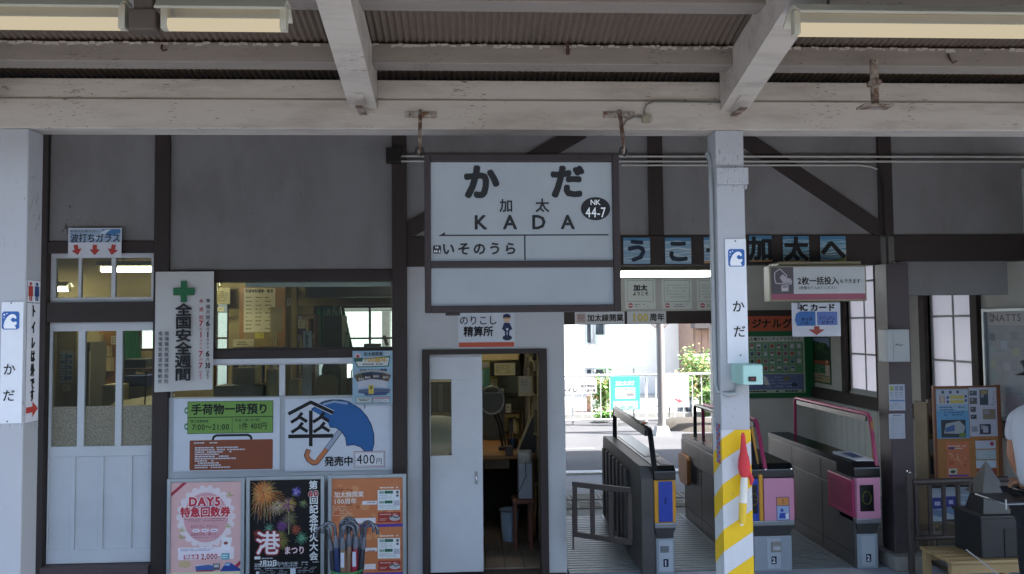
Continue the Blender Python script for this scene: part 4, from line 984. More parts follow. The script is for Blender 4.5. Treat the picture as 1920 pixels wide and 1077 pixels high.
for k in range(7):
    y = YG0 + .55 + k * .19; boxp('fin', G, (x0 - .022, x0 - .001, y, y + .09, .06, .72), GB, .003)
m = MB(); m.box(xm - .002, x1 - .004, YG0 + .004, YG0 + .3, .401, .729, YEL); m.build('yellow_side_panel', G, bevel=.006)
boxp('blue_panel', G, (xm + .03, x1 - .028, YG0 - .004, YG0 + .0035, .41, .722), BLU_, .003)
m = MB(); c = (xm + x1) / 2; m.add([(c - .012, YG0 - .0046, .55), (c + .002, YG0 - .0046, .55), (c + .008, YG0 - .0046, .60), (c - .002, YG0 - .0046, .60)], [(0, 1, 2, 3)], pm('#1c2a5c')); m.build('printed_mark', G)
m = MB(); m.tube([(x1 + .004, YG0 + .10, .70), (x1 + .016, YG0 + .12, .66), (x1 + .016, YG0 + .12, .46), (x1 + .004, YG0 + .10, .42)], .014, YEL, 8); m.build('yellow_bumper', G)
front(G, xm - .004, x1, None, None, '1')
m = MB(); m.box(xm + .045, x1 - .055, YG0 + .0365, YG0 + .0398, .165, .215, M('recess_dark', '#6d7278', .5)); m.build('latch', G)
hoop(G, gx_(1229) + .0, YG0 + .0, YG1 - .10, 1.10, 1.115, .80, HOOPK, .022, False, .14)
m = MB(); hx_ = gx_(1229); m.bar((hx_, YG0 + .24, 1.075), (hx_, YG1 - .18, 1.085), .045, .07, HOOPK); m.build('hoop_display', G)
boxp('orange_light', G, (hx_ - .015, hx_ + .015, YG0 + .34, YG0 + .42, 1.122, 1.14), M('amber_lens', '#b3643a', .3), .004)
# gate 2, double sided
x0, x1 = gx_(1400), gx_(1490); xm = gx_(1432)
G = thing('ticket_gate', 'wide ticket gate behind the striped post with a yellow and pink end', 'ticket gate', ((x0 + x1) / 2, YG0, 0), 'ticket gates')
GATES.append(G); m = MB(); m.box(x0, x1 - .012, YG0 + .05, YG1, 0, .58, GB); m.build('body', G, bevel=.006)
m = MB(); m.box(x0 - .028, x1, YG0 + .06, YG1 - .0, .584, .79, GB); m.build('upper_body', G, bevel=.008)
m = MB(); m.prism_x([(YG0 + .0, .73), (YG0 + .0, .80), (YG0 + .06, .835), (YG1 - .02, .835), (YG1, .82), (YG1, .792), (YG0 + .31, .792), (YG0 + .31, .73)], x0 - .02, x1, GT); m.build('top_cover', G, bevel=.01)
boxp('glass_strip', G, (x0 + .02, xm - .03, YG0 + .9, YG1 - .08, .836, .839), TG)
m = MB(); m.prism_x([(YG1 - .34, .40), (YG1 - .34, .62), (YG1 - .28, .655), (YG1 - .06, .655), (YG1 - .02, .62), (YG1 - .02, .42), (YG1 - .08, .37), (YG1 - .28, .37)], x0 - .065, x0 - .029, M('flap_orange', '#b0702f', .4, 0, .05, 6)); m.build('flap_door', G, bevel=.01)
boxp('blue_panel', G, (x0 + .004, xm - .038, YG0 - .0, YG0 + .3, .401, .729), BLU_, .004)
boxp('dark_display', G, (x0 + .02, xm - .05, YG0 - .005, YG0 - .0005, .46, .68), M('display_black', '#141516', .15), .001)
m = MB(); m.tube([(gx_(1415), YG0 - .008, .57 + .0)] + [(gx_(1413) + .03 * math.cos(k * .35), YG0 - .008, .57 + .045 * math.sin(k * .35)) for k in range(19)], .0025, M('ring_amber', '#8a6a1c', .4), 5); m.build('ring_mark', G)
boxp('yellow_edge', G, (xm - .036, xm - .004, YG0 - .006, YG0 + .3, .401, .76), YEL, .006)
boxp('pink_front_panel', G, (xm + .002, x1 - .004, YG0 - .006, YG0 + .3, .401, .729), PNK, .006)
boxp('pink_side_panel', G, (x1 - .003, x1 + .012, YG0 + .02, YG0 + .36, .41, .70), PNK2, .005)
hp = hoop(G, xm + .02, YG0 + .0, YG1 - .16, 1.16, 1.145, .80, PNK2, .017, True, .16)
h2 = hoop(G, xm - .045, YG0 + .02, YG1 - .10, 1.145, 1.135, .80, HOOPK, .018, False, .18)
m = MB(); m.bar((xm - .02, YG0 + .05, .80), (xm - .02, YG0 + .17, 1.10), .02, .014, YEL); m.build('yellow_hoop_edge', G)
S = Sheet(1456, 932, 1480, 976, YG0 - .008)
S.rect(1456, 932, 1480, 976, '#2c3f86', 1); S.rect(1457, 933, 1479, 948, '#d98a34', 2); S.rect(1457, 949, 1479, 975, '#9db3da', 2); S.text('!', 1468, 940.5, 12, '#8f3320', .02, L=4); S.ell(1466, 957, 3, 3, '#2b4bb0', 4, 12); S.poly([(1462, 962), (1472, 962), (1474, 972), (1460, 972)], '#2b4bb0', 4); S.poly([(1472, 965), (1478, 962), (1478, 973), (1473, 973)], '#dfe6f2', 5)
S.finish(G, 'sticker', 'sticker_lettering')
front(G, x0 + .05, x1, None, None, '2')
m = MB(); xc = (x0 + x1) / 2 + .05; m.box(xc - .04, xc + .04, YG0 + .028, YG0 + .0385, .15, .23, M('slot_cream', '#8f8d86', .4)); m.box(xc - .03, xc + .03, YG0 + .020, YG0 + .028, .165, .195, pm('#b8bcc0')); m.build('coin_tray', G, bevel=.003)
for q in (x0 + .1, x1 - .02): pass
m = MB()
for q in (xm + .02, x1 - .02): m.lathe([(.006, 0), (.006, .006)], (q, YG0 - .006, .80), M('chrome', '#d8dadb', .12, 1, 0, 5), 8, 'y')
m.build('corner_studs', G)
# gate 3
x0, x1 = gx_(1606), gx_(1652); 
G = thing('ticket_gate', 'grey ticket gate with a pink hoop beside the brown post', 'ticket gate', ((x0 + x1) / 2, YG0, 0), 'ticket gates')
GATES.append(G); m = MB(); m.box(x0, x1, YG0 + .05, YG1, 0, .60, GB); m.build('body', G, bevel=.006)
m = MB(); m.box(x0 - .008, x1, YG0 + .06, YG1, .604, .79, GB); m.build('upper_body', G, bevel=.006)
m = MB(); m.prism_x([(YG0 + .0, .72), (YG0 + .0, .80), (YG0 + .05, .835), (YG1 - .02, .835), (YG1, .82), (YG1, .792), (YG0 + .31, .792), (YG0 + .31, .72)], x0 - .01, x1, GT); m.build('top_cover', G, bevel=.01)
m = MB(); m.hull([(x0 + .03, YG0 + .04, .842), (x1 - .02, YG0 + .04, .842), (x1 - .04, YG0 + .42, .842), (x0 - .02 + .03, YG0 + .42, .842)], [(x0 + .03, YG0 + .04, .850), (x1 - .02, YG0 + .04, .850), (x1 - .04, YG0 + .42, .862), (x0 + .01, YG0 + .42, .862)], pm('#b9c2cc', .2)); cr = m.build('card_reader', G, bevel=.003)
m = MB(); m.add([(x0 + .05, YG0 + .14, .8545), (x1 - .05, YG0 + .14, .8545), (x1 - .065, YG0 + .34, .8622), (x0 + .045, YG0 + .34, .8622)], [(0, 1, 2, 3)], pm('#33507f')); m.build('reader_print', cr)
m = MB(); m.box(x0 - .016, x0 + .04, YG0 + .03, YG0 + .48, .40, .70, PNK2); m.build('pink_side_panel', G, bevel=.012)
m = MB(); m.box(x0 - .017, x0 - .014, YG0 + .06, YG0 + .44, .44, .66, M('gate_pink_mid', '#8f2f55', .4)); m.build('pink_recess', G)
boxp('pink_front_panel', G, (x0 + .004, x1 - .004, YG0 - .006, YG0 + .3, .401, .719), PNK, .006)
m = MB(); m.box(x0 + .026, x1 - .062, YG0 - .012, YG0 - .007, .46, .665, M('display_black', '#141516', .15)); m.build('display', G, bevel=.001)
m = MB(); cx_ = (x0 + x1) / 2 - .02; m.tube([(cx_ + .034 * math.cos(k * .33), YG0 - .0145, .565 + .05 * math.sin(k * .33)) for k in range(20)], .003, M('ring_green', '#5c6b1e', .4), 5); m.build('ring_mark', G)
S = Sheet(1618, 898, 1635, 911, YG0 - .002); S.rect(1618, 898, 1635, 911, '#b4c2d4', 1); S.ell(1627, 902.5, 4.4, 3, '#c3562f', 2, 12); S.dashes(1621, 907, 1633, 910, 1, '#5c6d84', .9, 2); S.finish(G, 'sticker')
front(G, x0 + .0, x1, None, None, '2')
hoop(G, x1 - .012, YG0 + .02, YG1 - .22, 1.20, 1.20, .78, PNK2, .016, True, .09)
hp = MB(); hp.bar((x1 - .012, YG0 + .065, .84), (x1 - .012, YG0 + .09, 1.15), .018, .02, M('hoop_wood_strip', '#9c6a33', .5)); hp.build('amber_strip', G)
# brown swing rail left of gate 1
p0, p1 = P(1075, 960, 6.26), P(1183, 965, 5.98)
Rr = thing('swing_rail', 'small brown metal swing rail between the office wall and the leftmost gate', 'barrier', (p0.x, p0.y, 0))
RM = M_peel('rail_brown', '#443b38', '#2e2725', .75, (3, 3, 3), '#443c3b', .45, 1, .4)
zt, zb_ = za(1075, 903, 6.26), za(1075, 1006, 6.26); dv = (p1 - p0)
def rp_(t, z): return (p0.x + dv.x * t, p0.y + dv.y * t, z)
for z_ in (zt - .02, zb_ + .02): MB().bar(rp_(0, z_), rp_(1, z_), .03, .04, RM).build('rail', Rr, bevel=.003)
for t_ in (.03, .34, .66, .98): MB().bar(rp_(t_, zb_ + .04), rp_(t_, zt - .04), .034, .034, RM).build('upright', Rr, bevel=.003)
MB().bar(rp_(-.01, zb_ - .10), rp_(-.01, zt - .14), .012, .014, RM).build('drop_bolt', Rr)

# seams, screws and scuffs on the gate sides
SEAM = M('seam_dark', '#1c1c1d', .7); SCR = M('screw_steel', '#8a8c8e', .3, .8)
for g_, xs_g, zz in ((GATES[0], 0, (.12,)), (GATES[1], 1, (.12,)), (GATES[2], 2, (.12,))):
    x_s = (gx_(1204), gx_(1400), gx_(1606))[xs_g] - .0012
    if xs_g:
        m = MB()
        for y in (YG0 + .62, YG0 + 1.24): m.box(x_s - .0006, x_s + .001, y - .003, y + .003, .03, .575, SEAM)
        m.box(x_s - .0006, x_s + .001, YG0 + .07, YG1 - .02, .115, .119, SEAM); o = m.build('panel_seams', g_, kind='stuff')
        m = MB()
        for k in range(7): m.lathe([(.006, -.002), (.006, .001)], (x_s, YG0 + .12 + k * .27, .55), SCR, 8, 'x')
        m.build('side_screws', g_, kind='stuff')
        xu = x_s - (.0265 if xs_g == 1 else .0075)
        m = MB()
        for y in (YG0 + .62, YG0 + 1.24): m.box(xu - .001, xu + .0008, y - .002, y + .002, .60, .78, SEAM)
        m.build('upper_seams', g_, kind='stuff')
def shelfbox(name, label, cat, px, Y, dep, mat, z0=None, bevel=.006, group=None, parts=None):
    """a box-like thing: its front face given in photo points at depth Y"""
    a, b, c, d = RC(*px, Y)
    if z0 is not None: c = z0
    r = thing(name, label, cat, ((a + b) / 2, Y, c), group); boxp('case', r, (a, b, Y, Y + dep, c, d), mat, bevel); return r, (a, b, c, d)
def conduit(pts, r, label, name='conduit_pipe', mat=None, group=None):
    return tag(MB().tube(pts, r, mat or M('conduit_grey', '#b9b6ae', .5, 0, .06, 8), 8).build(name), label, 'pipe', group)
# ------------------------------------------------------------ conduits along the wall
YQ = D - PT - .022
for py, r_, lab, xl, xr in ((293, .009, 'upper grey conduit running along the wall above the gates', 752, 1935), (302.5, .009, 'middle grey conduit running along the wall above the gates', 752, 1935), (310, .008, 'lowest grey conduit above the gates, bending down by the brown post', 1165, 1640)):
    a = P(xl, py, YQ); b = P(xr, py + (3 if xr > 1900 else 0), YQ); b.z = a.z
    pts = [a, (a + b) / 2, b]
    if xr == 1640: pts = [a, b - Vector((.12, 0, 0)), b + Vector((-.03, 0, -.012)), b + Vector((.02, 0, -.035))]; conduit([b + Vector((.02, 0, -.035)), b + Vector((.05, 0, -.07)), b + Vector((.075, 0, -.16)), b + Vector((.085, 0, -.9))], .009, 'brown painted conduit bending down the post above the blank box', mat=BROWN)
    conduit(pts, r_, lab, group='conduits on the wall')
r = thing('wall_box', 'small dark junction box on the timber post left of the name board', 'box', P(745, 308, D - .05)); a, b, c, d = RC(725, 280, 752, 308, D - .05); boxp('case', r, (a, b, D - .12, D - PT - .021, c, d), DARKM, .005)
# conduit down the striped post with a teal switch box
xl = q0 - .012
cp = [P(1326, 288, YB + .10), P(1333, 305, YB + .07), Vector((xl, YB + .05, za(1340, 345, YB))), Vector((xl, YB + .05, za(1340, 500, YB))), Vector((xl, YB + .05, za(1345, 722, YB))), Vector((xl + .006, YB + .03, za(1350, 735, YB))), Vector((q0 + .03, YB - .012, za(1365, 740, YB))), Vector((q0 + .075, YB - .012, za(1380, 738, YB))), Vector((q0 + .085, YB - .012, za(1385, 722, YB)))]
conduit(cp, .013, 'pale conduit down the left flank of the striped post to the teal box', mat=M('conduit_pale', '#9ba0a2', .45, 0, .06, 8))
YT = YB - .17
a, b, c, d = RC(1392, 684, 1430, 722, YT)
r = thing('switch_box', 'pale teal metal switch box on the striped post above its stripes', 'box', ((a + b) / 2, YT, c))
TEAL = M('teal_box_paint', '#a3cbc4', .45, 0, .04, 6)
xl_, xr_ = a, b
boxp('case', r, (xl_, xr_, YT, YB - .002, c, d), TEAL, .004)
boxp('lid', r, (xl_ + .002, xr_ - .002, YT - .008, YT - .001, c + .002, d - .002), TEAL, .002)
p_ = P(1411, 711, YT - .01); boxp('key_plate', r, (p_.x - .020, p_.x + .018, YT - .0125, YT - .0085, p_.z - .012, p_.z + .012), DARKM, .001); boxp('red_mark', r, (p_.x - .008, p_.x + .008, YT - .0145, YT - .0128, p_.z - .002, p_.z + .002), pm('#a03030'))
# reflector strip on the post flank
m = MB(); zt_, zb2 = za(1353, 796, YB), za(1353, 872, YB); n_ = 9
for i in range(n_):
    for j in range(2):
        h_ = (zt_ - zb2) / n_; m.box(q0 - .004, q0 - .0026, YB + .02 + j * .03, YB + .049 + j * .03, zb2 + i * h_ + .001, zb2 + (i + 1) * h_ - .001, pm(('#a9434f', '#5d7fb5')[(i + j) % 2]))
tag(m.build('reflector_strip'), 'red and blue chequered reflector strip on the flank of the striped post', 'reflector')['kind'] = 'stuff'
# rolled signal flag hanging on the stripes
a = P(1393, 812, YB - .05); b = P(1396, 893, YB - .05); c = P(1391, 984, YB - .05)
r = thing('rolled_flag', 'rolled flag with a red knotted top hanging on the yellow striped post', 'flag', (c.x, YB - .05, c.z))
REDC = M('red_cloth', '#c2353c', .8, 0, .15, 20, .5); WC = M('cream_cloth', '#d6d3c8', .8, 0, .06, 20, .3)
L_ = lambda t: a + (b - a) * t
MB().tube([L_(0), L_(.08), L_(.2), L_(.32), L_(.45), L_(.6), L_(.8), L_(.95), L_(1.02)], .01, REDC, 10, rr=[.006, .011, .012, .015, .018, .026, .031, .025, .017]).build('red_cloth', r)
L2 = lambda t: b + (c - b) * t
MB().tube([L2(0), L2(.2), L2(.5), L2(.55)], .017, WC, 10, rr=[.016, .018, .017, .018]).build('white_roll', r)
MB().tube([L2(.552), L2(.7), L2(.97)], .017, M('yellow_cloth', '#d9b537', .8, 0, .08, 20, .3), 10, rr=[.019, .018, .017]).build('yellow_roll', r)
MB().tube([L2(.972), L2(1.02)], .008, WC, 8).build('stick_end', r)
MB().tube([L_(.9) + Vector((.02, 0, 0)), L_(.95) + Vector((.035, -.005, -.03)), L_(1.0) + Vector((.03, 0, -.045))], .009, REDC, 8, rr=[.012, .012, .005]).build('knot_tail', r)

# ------------------------------------------------------------ window reflections of lamps, added as glowing tubes under the canopy
TUBE_W = M_emit('reflected_tube_glow', '#ffeecb', .115); TUBE_H = M_emit('cool_tube_light', '#f4fbff', 12.0); TUBE_O = M_emit('office_tube_light', '#fff3d6', 11.0)
SHD = M('lamp_shade_enamel', '#aca898', .4, 0, .05, 5)
def strip_lamp(name, label, xa_, xb_, y, z, tube, group, th=.045, sh=.09, suspended=None):
    r = thing(name, label, 'lamp', ((xa_ + xb_) / 2, y, z), group)
    m = MB(); m.prism_x([(y - sh, z + .035), (y - .03, z + .075), (y + .03, z + .075), (y + sh, z + .035), (y + sh, z + .045), (y + .03, z + .09), (y - .03, z + .09), (y - sh, z + .045)], xa_, xb_, SHD); m.build('shade', r)
    m = MB(); m.tube([(xa_ + .03, y, z), (xb_ - .03, y, z)], th / 2, tube, 10); m.build('tube', r)
    m = MB()
    m.box(xa_ + .005, xa_ + .029, y - .018, y + .018, z - .02, z + .07, SHD); m.build('end_cap', r)
    m = MB(); m.box(xb_ - .029, xb_ - .005, y - .018, y + .018, z - .02, z + .07, SHD); m.build('end_cap', r)
    if suspended:
        for q in suspended: MB().tube([(q, y, z + .09), (q, y, rtop(y) + .05 if y < 4 else z + .5)], .006, DARKM, 6).build('hanger', r)
    return r
yl = 3.02
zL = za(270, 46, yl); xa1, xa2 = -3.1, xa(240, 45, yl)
strip_lamp('reflected_lamp', 'reflected warm tube lamp added under the roof at the far upper left corner', xa1, xa2, yl, zL, TUBE_W, 'reflected lamp bands under the canopy', .05, .07, (xa2 - .2,))
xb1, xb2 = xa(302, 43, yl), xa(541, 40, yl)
strip_lamp('reflected_lamp', 'short band of reflected lamp light added between the dark stand-in bracket and the first rafter', xb1, xb2, yl, zL, TUBE_W, 'reflected lamp bands under the canopy', .05, .07, (xb1 + .1,))
r = thing('reflected_hanger', 'dark stand-in bracket between the two reflected lamp bands at the upper left', 'bracket', ((xa2 + xb1) / 2, yl, zL - .03))
m = MB(); xm_ = (xa2 + xb1) / 2; m.box(xa2 + .012, xb1 - .012, yl - .03, yl + .03, zL - .03, zL + .05, M('reflected_hanger_brown', '#4a4038', .7)); m.box(xm_ - .035, xm_ + .035, yl - .02, yl + .02, zL + .05, rtop(yl) + .02, M('reflected_hanger_brown', '#4a4038', .7)); m.build('bracket_plate', r, bevel=.006)  # dark part of the lamp reflection, added as a solid bracket
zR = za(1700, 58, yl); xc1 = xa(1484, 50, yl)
strip_lamp('reflected_lamp', 'long band of reflected lamp light added across the upper right corner under the roof', xc1, xc1 + 1.6, yl, zR, TUBE_W, 'reflected lamp bands under the canopy', .055, .085, (xc1 + .15,))

# ------------------------------------------------------------ in the hall
yh = 8.3; strip_lamp('hall_lamp', 'lit white tube lamp in the hall left of the striped post', xa(1090, 515, yh), xa(1350, 515, yh), yh, za(1254, 515, yh), TUBE_H, None, .05, .09, (xa(1150, 515, yh), xa(1300, 515, yh)))
YBW = DB - .004
for i, (x0, x1, lab) in enumerate(((1172, 1229, 'framed notice with a dark logo on the hall wall, leftmost under the lamp'), (1241, 1297, 'plain notice with a red seal on the hall wall, second under the lamp'), (1307, 1352, 'notice on the hall wall partly behind the striped post'))):
    S = Sheet(x0, 524, x1, 580, YBW); t = sheet_thing('notice', lab, 'notice', S, '#c8cfc9', .002, 'notices over the street door')
    S.box(x0 + 4, 526, x1 - 4, 566, '#6f7a7c', .7)
    if i == 0: S.text('加太', 1201, 540, 12, '#30343a', .06, W=26); S.text('ようこそ', 1201, 551, 8, '#5d4a40', .05, W=30)
    else: S.dashes(x0 + 8, 532, x1 - 8, 560, 5, '#a5adad', .8, 2, .3, i)
    S.ell(x0 + 10, 573, 4.5, 4.5, '#b0474f', 2, 16); S.rect(x0 + 6.5, 572, x0 + 13.5, 574, '#d5d8da', 3); S.dashes(x0 + 18, 569, x1 - 6, 577, 2, '#737a80', .7, 2, .35, i); S.finish(t)
YL = DB - .034
S = Sheet(1078, 585, 1171, 608, YL); t = sheet_thing('lintel_sign', 'white strip sign with black characters on the beam over the street door', 'sign', S, '#c9cdd4', .002, 'strip signs over the street door')
S.rect(1081, 588, 1098, 605, '#b9a9a9', 1); S.text('祝', 1089.5, 596.5, 15, '#8f6f6c', .01); S.text('加太線開業', 1135, 596.5, 14.5, BK, .03, W=68); S.finish(t)
S = Sheet(1176, 584, 1249, 607, YL); t = sheet_thing('lintel_sign', 'shorter strip sign with pale yellow numbers on the beam over the street door', 'sign', S, '#c9cdd4', .002, 'strip signs over the street door')
S.text('100', 1200, 595.5, 20, '#c9b95e', .06, W=32); S.text('周年', 1232, 595.5, 15, BK, .03, W=28); S.finish(t)
# sliding notice: two tickets at once
S = Sheet(1443, 498, 1625, 565, 6.08)
t = thing('ticket_notice', 'long white lightbox notice with a grey hand picture and pink stripe above the gates', 'sign', S.base())
w_ = S.w / 2; h_ = S.h / 2; o_ = S.o; m = MB(); fm_ = M('notice_frame_cream', '#8e8a72', .5, 0, .05, 6)
m.box(o_.x - w_, o_.x + w_, 6.08, 6.20, o_.z - h_, o_.z + h_, fm_); m.build('case', t, bevel=.004)
S.rect(1446, 501, 1488, 551, '#5f5a62', 1); S.rect(1488, 501, 1622, 551, '#c6cbcd', 1); S.rect(1446, 551, 1622, 562, '#a95a70', 1)
S.line([(1453, 524), (1453, 511), (1463, 504), (1476, 517), (1470, 524), (1485, 527), (1483, 533), (1455, 531), (1453, 524)], 1.6, '#c6c3c8', 2); S.poly([(1462, 520), (1468, 514), (1476, 521), (1484, 523), (1482, 531), (1468, 530)], '#b7b3ba', 3); S.rect(1465, 535, 1478, 546, '#c6c3c8', 2); S.rect(1467, 537, 1476, 539, '#5f5a62', 3)
S.text('2枚一括投入', 1534, 527, 15.5, '#17181c', .028, W=78, L=3); S.text('もできます', 1594, 528, 9, '#17181c', .02, W=39, L=3); S.text('2枚重ねて入れてください', 1533, 540, 6.5, '#3b3b40', .01, W=72, L=3)
S.finish(t)
a, b, c, d = RC(1458, 491, 1612, 498, 6.14); boxp('top_rail', t, (a, b, 6.12, D - PT - .004, c + .001, d), fm_, .003)
S = Sheet(1485, 568, 1576, 631, 6.05)
t = sheet_thing('card_notice', 'white laminated card notice with blue patches and a red arrow below the ticket notice', 'notice', S, '#c6cad4', .0015)
S.text('IC', 1508, 577, 16, BK, .05, W=14); S.text('カード', 1543, 577, 15, BK, .05, W=48); S.text('全国', 1498, 574, 6, '#3b3b40', .02, vert=True, pitch=7)
S.poly([(1493, 588), (1500, 584), (1529, 584), (1529, 611), (1494, 611), (1490, 600)], '#2e69ad', 2); S.rect(1532, 585, 1570, 610, '#5b75b8', 2); S.text('タッチ', 1513, 599, 8, '#102040', .04, W=22); S.text('イコカ', 1508, 606, 6, '#102040', .04, W=16); S.text('PiTaPa', 1551, 597, 9, '#39457c', .02, W=28); S.text('ピタパ', 1551, 605, 7, '#15204a', .04, W=22)
S.poly([(1526, 612), (1536, 612), (1536, 618), (1546, 618), (1530.5, 629), (1515, 618), (1526, 618)], '#a14238', 2); S.finish(t)
# green goods display on the back wall
S = Sheet(1345, 590, 1526, 746, DB - .03)
t = thing('goods_display', 'green framed souvenir display board with an orange header on the hall back wall', 'board', S.base())
w_ = S.w / 2; o_ = S.o; m = MB(); m.box(o_.x - w_, o_.x + w_, DB - .028, DB - .002, o_.z - S.h / 2, o_.z + S.h / 2, M('display_green', '#0f5a34', .4, 0, .05, 4)); m.build('board', t, bevel=.004)
S.rect(1346, 593, 1525, 621, '#b8512f', 1)
for ch, x in zip('オリジナルグッズ', (1380, 1400, 1420, 1438, 1458, 1478, 1498, 1516)): S.text(ch, x, 607, 19, '#15261a', .04, L=3)
S.rect(1350, 631, 1509, 737, '#9fb5a0', 2); S.rect(1350, 632, 1507, 640, '#c2c7c4', 3); S.text('南海電鉄運転士帽子形ミニチュアマグネット', 1434, 636, 6.5, '#1f2a26', .03, W=138, L=5)
S.rect(1352, 642, 1506, 700, '#5f9468', 3)
rd = random.Random(4)
for i in range(4):
    for j in range(12):
        if i == 3 and j > 10: continue
        x = 1355 + j * 12.6; y = 644 + i * 14; S.rect(x, y, x + 9, y + 11, rd.choice(('#8fa89b', '#7f9a8f', '#96a3a8')), 4)
        c = rd.choice(('#b14a3c', '#6a7fa3', '#a3b2b4', '#3f6a50', '#8a5a6c', '#c2c9cc', '#4c5f8f', '#a3543c')); S.ell(x + 4.5, y + 4.5, 3.6, 2.8, c, 5, 8); S.rect(x + 2, y + 6, x + 7, y + 9, rd.choice(('#c6ccca', '#3c4a4c', c)), 6)
S.rect(1352, 702, 1506, 731, '#5f6f9c', 3); S.dashes(1400, 705, 1500, 728, 4, '#8d9ac0', .7, 4, .3, 6); S.rect(1468, 707, 1480, 714, '#7c7a4a', 5); S.ell(1488, 722, 6, 4, '#3d4258', 5, 10); S.poly([(1430, 704), (1436, 708), (1442, 722), (1432, 722)], '#c2c6cc', 5)
S.dashes(1352, 732, 1506, 736, 1, '#2f3b38', .7, 4, .7, 2, 0); S.finish(t)
# poster on the side wall
def side_poster(name, label, px, draw, X_=None, col='#c5cbd0', cat='poster', th=.002):
    S = Sheet(*px, X=(X_ or XS - .004), side=-1); t = sheet_thing(name, label, cat, S, col, th); draw(S); S.finish(t); return t
def dr(S):
    S.rect(1524, 634, 1556, 654, '#7d8fb4', 1); S.rect(1524, 650, 1556, 676, '#1f3a26', 2)
    for k in range(14): S.ell(1527 + (k * 7) % 27, 646 + (k * 5) % 12, 5, 6, ('#244a2c', '#2f5a30', '#1b3522')[k % 3], 3, 10)
    S.rect(1524, 676, 1556, 684, '#8d4a32', 3); S.rect(1524, 684, 1556, 700, '#2c6b46', 3); S.dashes(1526, 686, 1546, 698, 3, '#5f9070', .7, 4); S.ell(1551, 678, 2.4, 4, '#c68a62', 5, 10); S.rect(1548, 684, 1556, 704, '#b7a49c', 5)
    S.rect(1524, 700, 1556, 716, '#a4936a', 3); S.dashes(1526, 702, 1554, 712, 2, '#5c6a58', .7, 4)
side_poster('landscape_poster', 'small dark green landscape poster on the side wall beside the goods display', (1522, 632, 1558, 719), dr, col='#1c5a38')
# big notice case on the side wall at the right edge
S = Sheet(1848, 578, 1935, 790, X=XS - .05, side=-1)
t = thing('notice_case', 'glazed aluminium notice case on the side wall behind the station officer', 'notice case', S.base())
S.panel(.045, M('case_back', '#8f959c', .6), t, 'back_panel')
m = MB(); y0, y1 = S.o.y - S.w / 2, S.o.y + S.w / 2; z0, z1 = S.o.z - S.h / 2, S.o.z + S.h / 2; f_ = .03
m.box(XS - .075, XS - .051, y0, y0 + f_, z0, z1, ALU); m.box(XS - .075, XS - .051, y1 - f_, y1, z0, z1, ALU); m.box(XS - .075, XS - .051, y0 + f_, y1 - f_, z0, z0 + f_, ALU); m.box(XS - .075, XS - .051, y0 + f_, y1 - f_, z1 - f_, z1, ALU); m.build('frame', t, bevel=.003)
S.rect(1856, 583, 1930, 610, '#a9acb0', 1); S.text('NATTS', 1893, 596, 19, '#6b5d5f', .01, W=54, L=3); S.text('南海', 1863, 596, 9, '#70686c', .01, vert=True, pitch=10, L=3)
for (x, y, c) in ((1858, 625, '#6e7f86'), (1858, 650, '#8aa0a5'), (1858, 675, '#94a08c'), (1858, 702, '#7f97a3'), (1900, 622, '#8a8a98'), (1902, 652, '#a0a48c'), (1880, 640, '#9aa6bb'), (1884, 680, '#a3a0b0')): S.rect(x, y, x + 12, y + 15, c, 2); S.dashes(x + 14, y, x + 26, y + 15, 4, '#7d8491', .7, 2, .3, int(x))
S.dashes(1860, 725, 1925, 780, 7, '#7f8794', .6, 2, .35, 5); S.poly([(1880, 745), (1900, 735), (1920, 750), (1905, 778), (1885, 770)], '#9a8f96', 3); S.finish(t)
# conduit on the side wall, box and papers on the brown post
a = PX(1694, 556, XS - .03); conduit([a, Vector((a.x, a.y, 1.2)), Vector((a.x, a.y, .62))], .012, 'thin pale conduit running down the side wall behind the brown post', mat=M('conduit_pale', '#9ba0a2', .45, 0, .06, 8))
r, bx = shelfbox('post_box', 'blank grey white plastic box mounted on the brown post', 'box', (1663, 618, 1706, 679), D - .24, .138, M('box_offwhite', '#a2a7a8', .5, 0, .03, 6), bevel=.006)
boxp('cover_seam', r, (bx[0] + .05, bx[0] + .053, D - .2415, D - .2402, bx[2] + .01, bx[3] - .01), M('seam', '#7d8283', .6))
m = MB(); pc = P(1686, 648, D - .241); m.tube([(pc.x - .03, D - .2415, pc.z), (pc.x - .01, D - .2415, pc.z + .012), (pc.x + .0, D - .2415, pc.z), (pc.x + .03, D - .2415, pc.z + .004)], .003, pm('#3c4244'), 5); m.build('script_mark', r)
for y0, y1, lab, sd in ((721, 770, 'upper timetable sheet on the brown post', 1), (776, 823, 'lower timetable sheet on the brown post', 2)):
    S = Sheet(1667, y0, 1697, y1, D - .104); t = sheet_thing('timetable_sheet', lab, 'notice', S, '#a9afbb', .0015, 'sheets on the brown post')
    if sd == 1:
        for k in range(3): S.rect(1669 + k * 9, y0 + 3, 1676 + k * 9, y0 + 12, ('#8f9a3c', '#7f8aa0', '#7d8496')[k], 1); S.dashes(1669 + k * 9, y0 + 14, 1676 + k * 9, y0 + 26, 4, '#7c8496', .8, 2)
        S.rect(1668, y0 + 29, 1696, y0 + 32, '#5579a8', 2); S.dashes(1669, y0 + 34, 1695, y0 + 46, 4, '#8a90a0', .7, 2)
    else:
        S.dashes(1675, y0 + 2, 1690, y0 + 5, 1, '#4c5464', .8, 2)
        for k in range(12): S.rect(1669, y0 + 8 + k * 3.2, 1695, y0 + 8.6 + k * 3.2, '#8c93a3', 1)
        S.rect(1674, y0 + 6, 1674.6, y0 + 46, '#8c93a3', 2)
    S.finish(t)

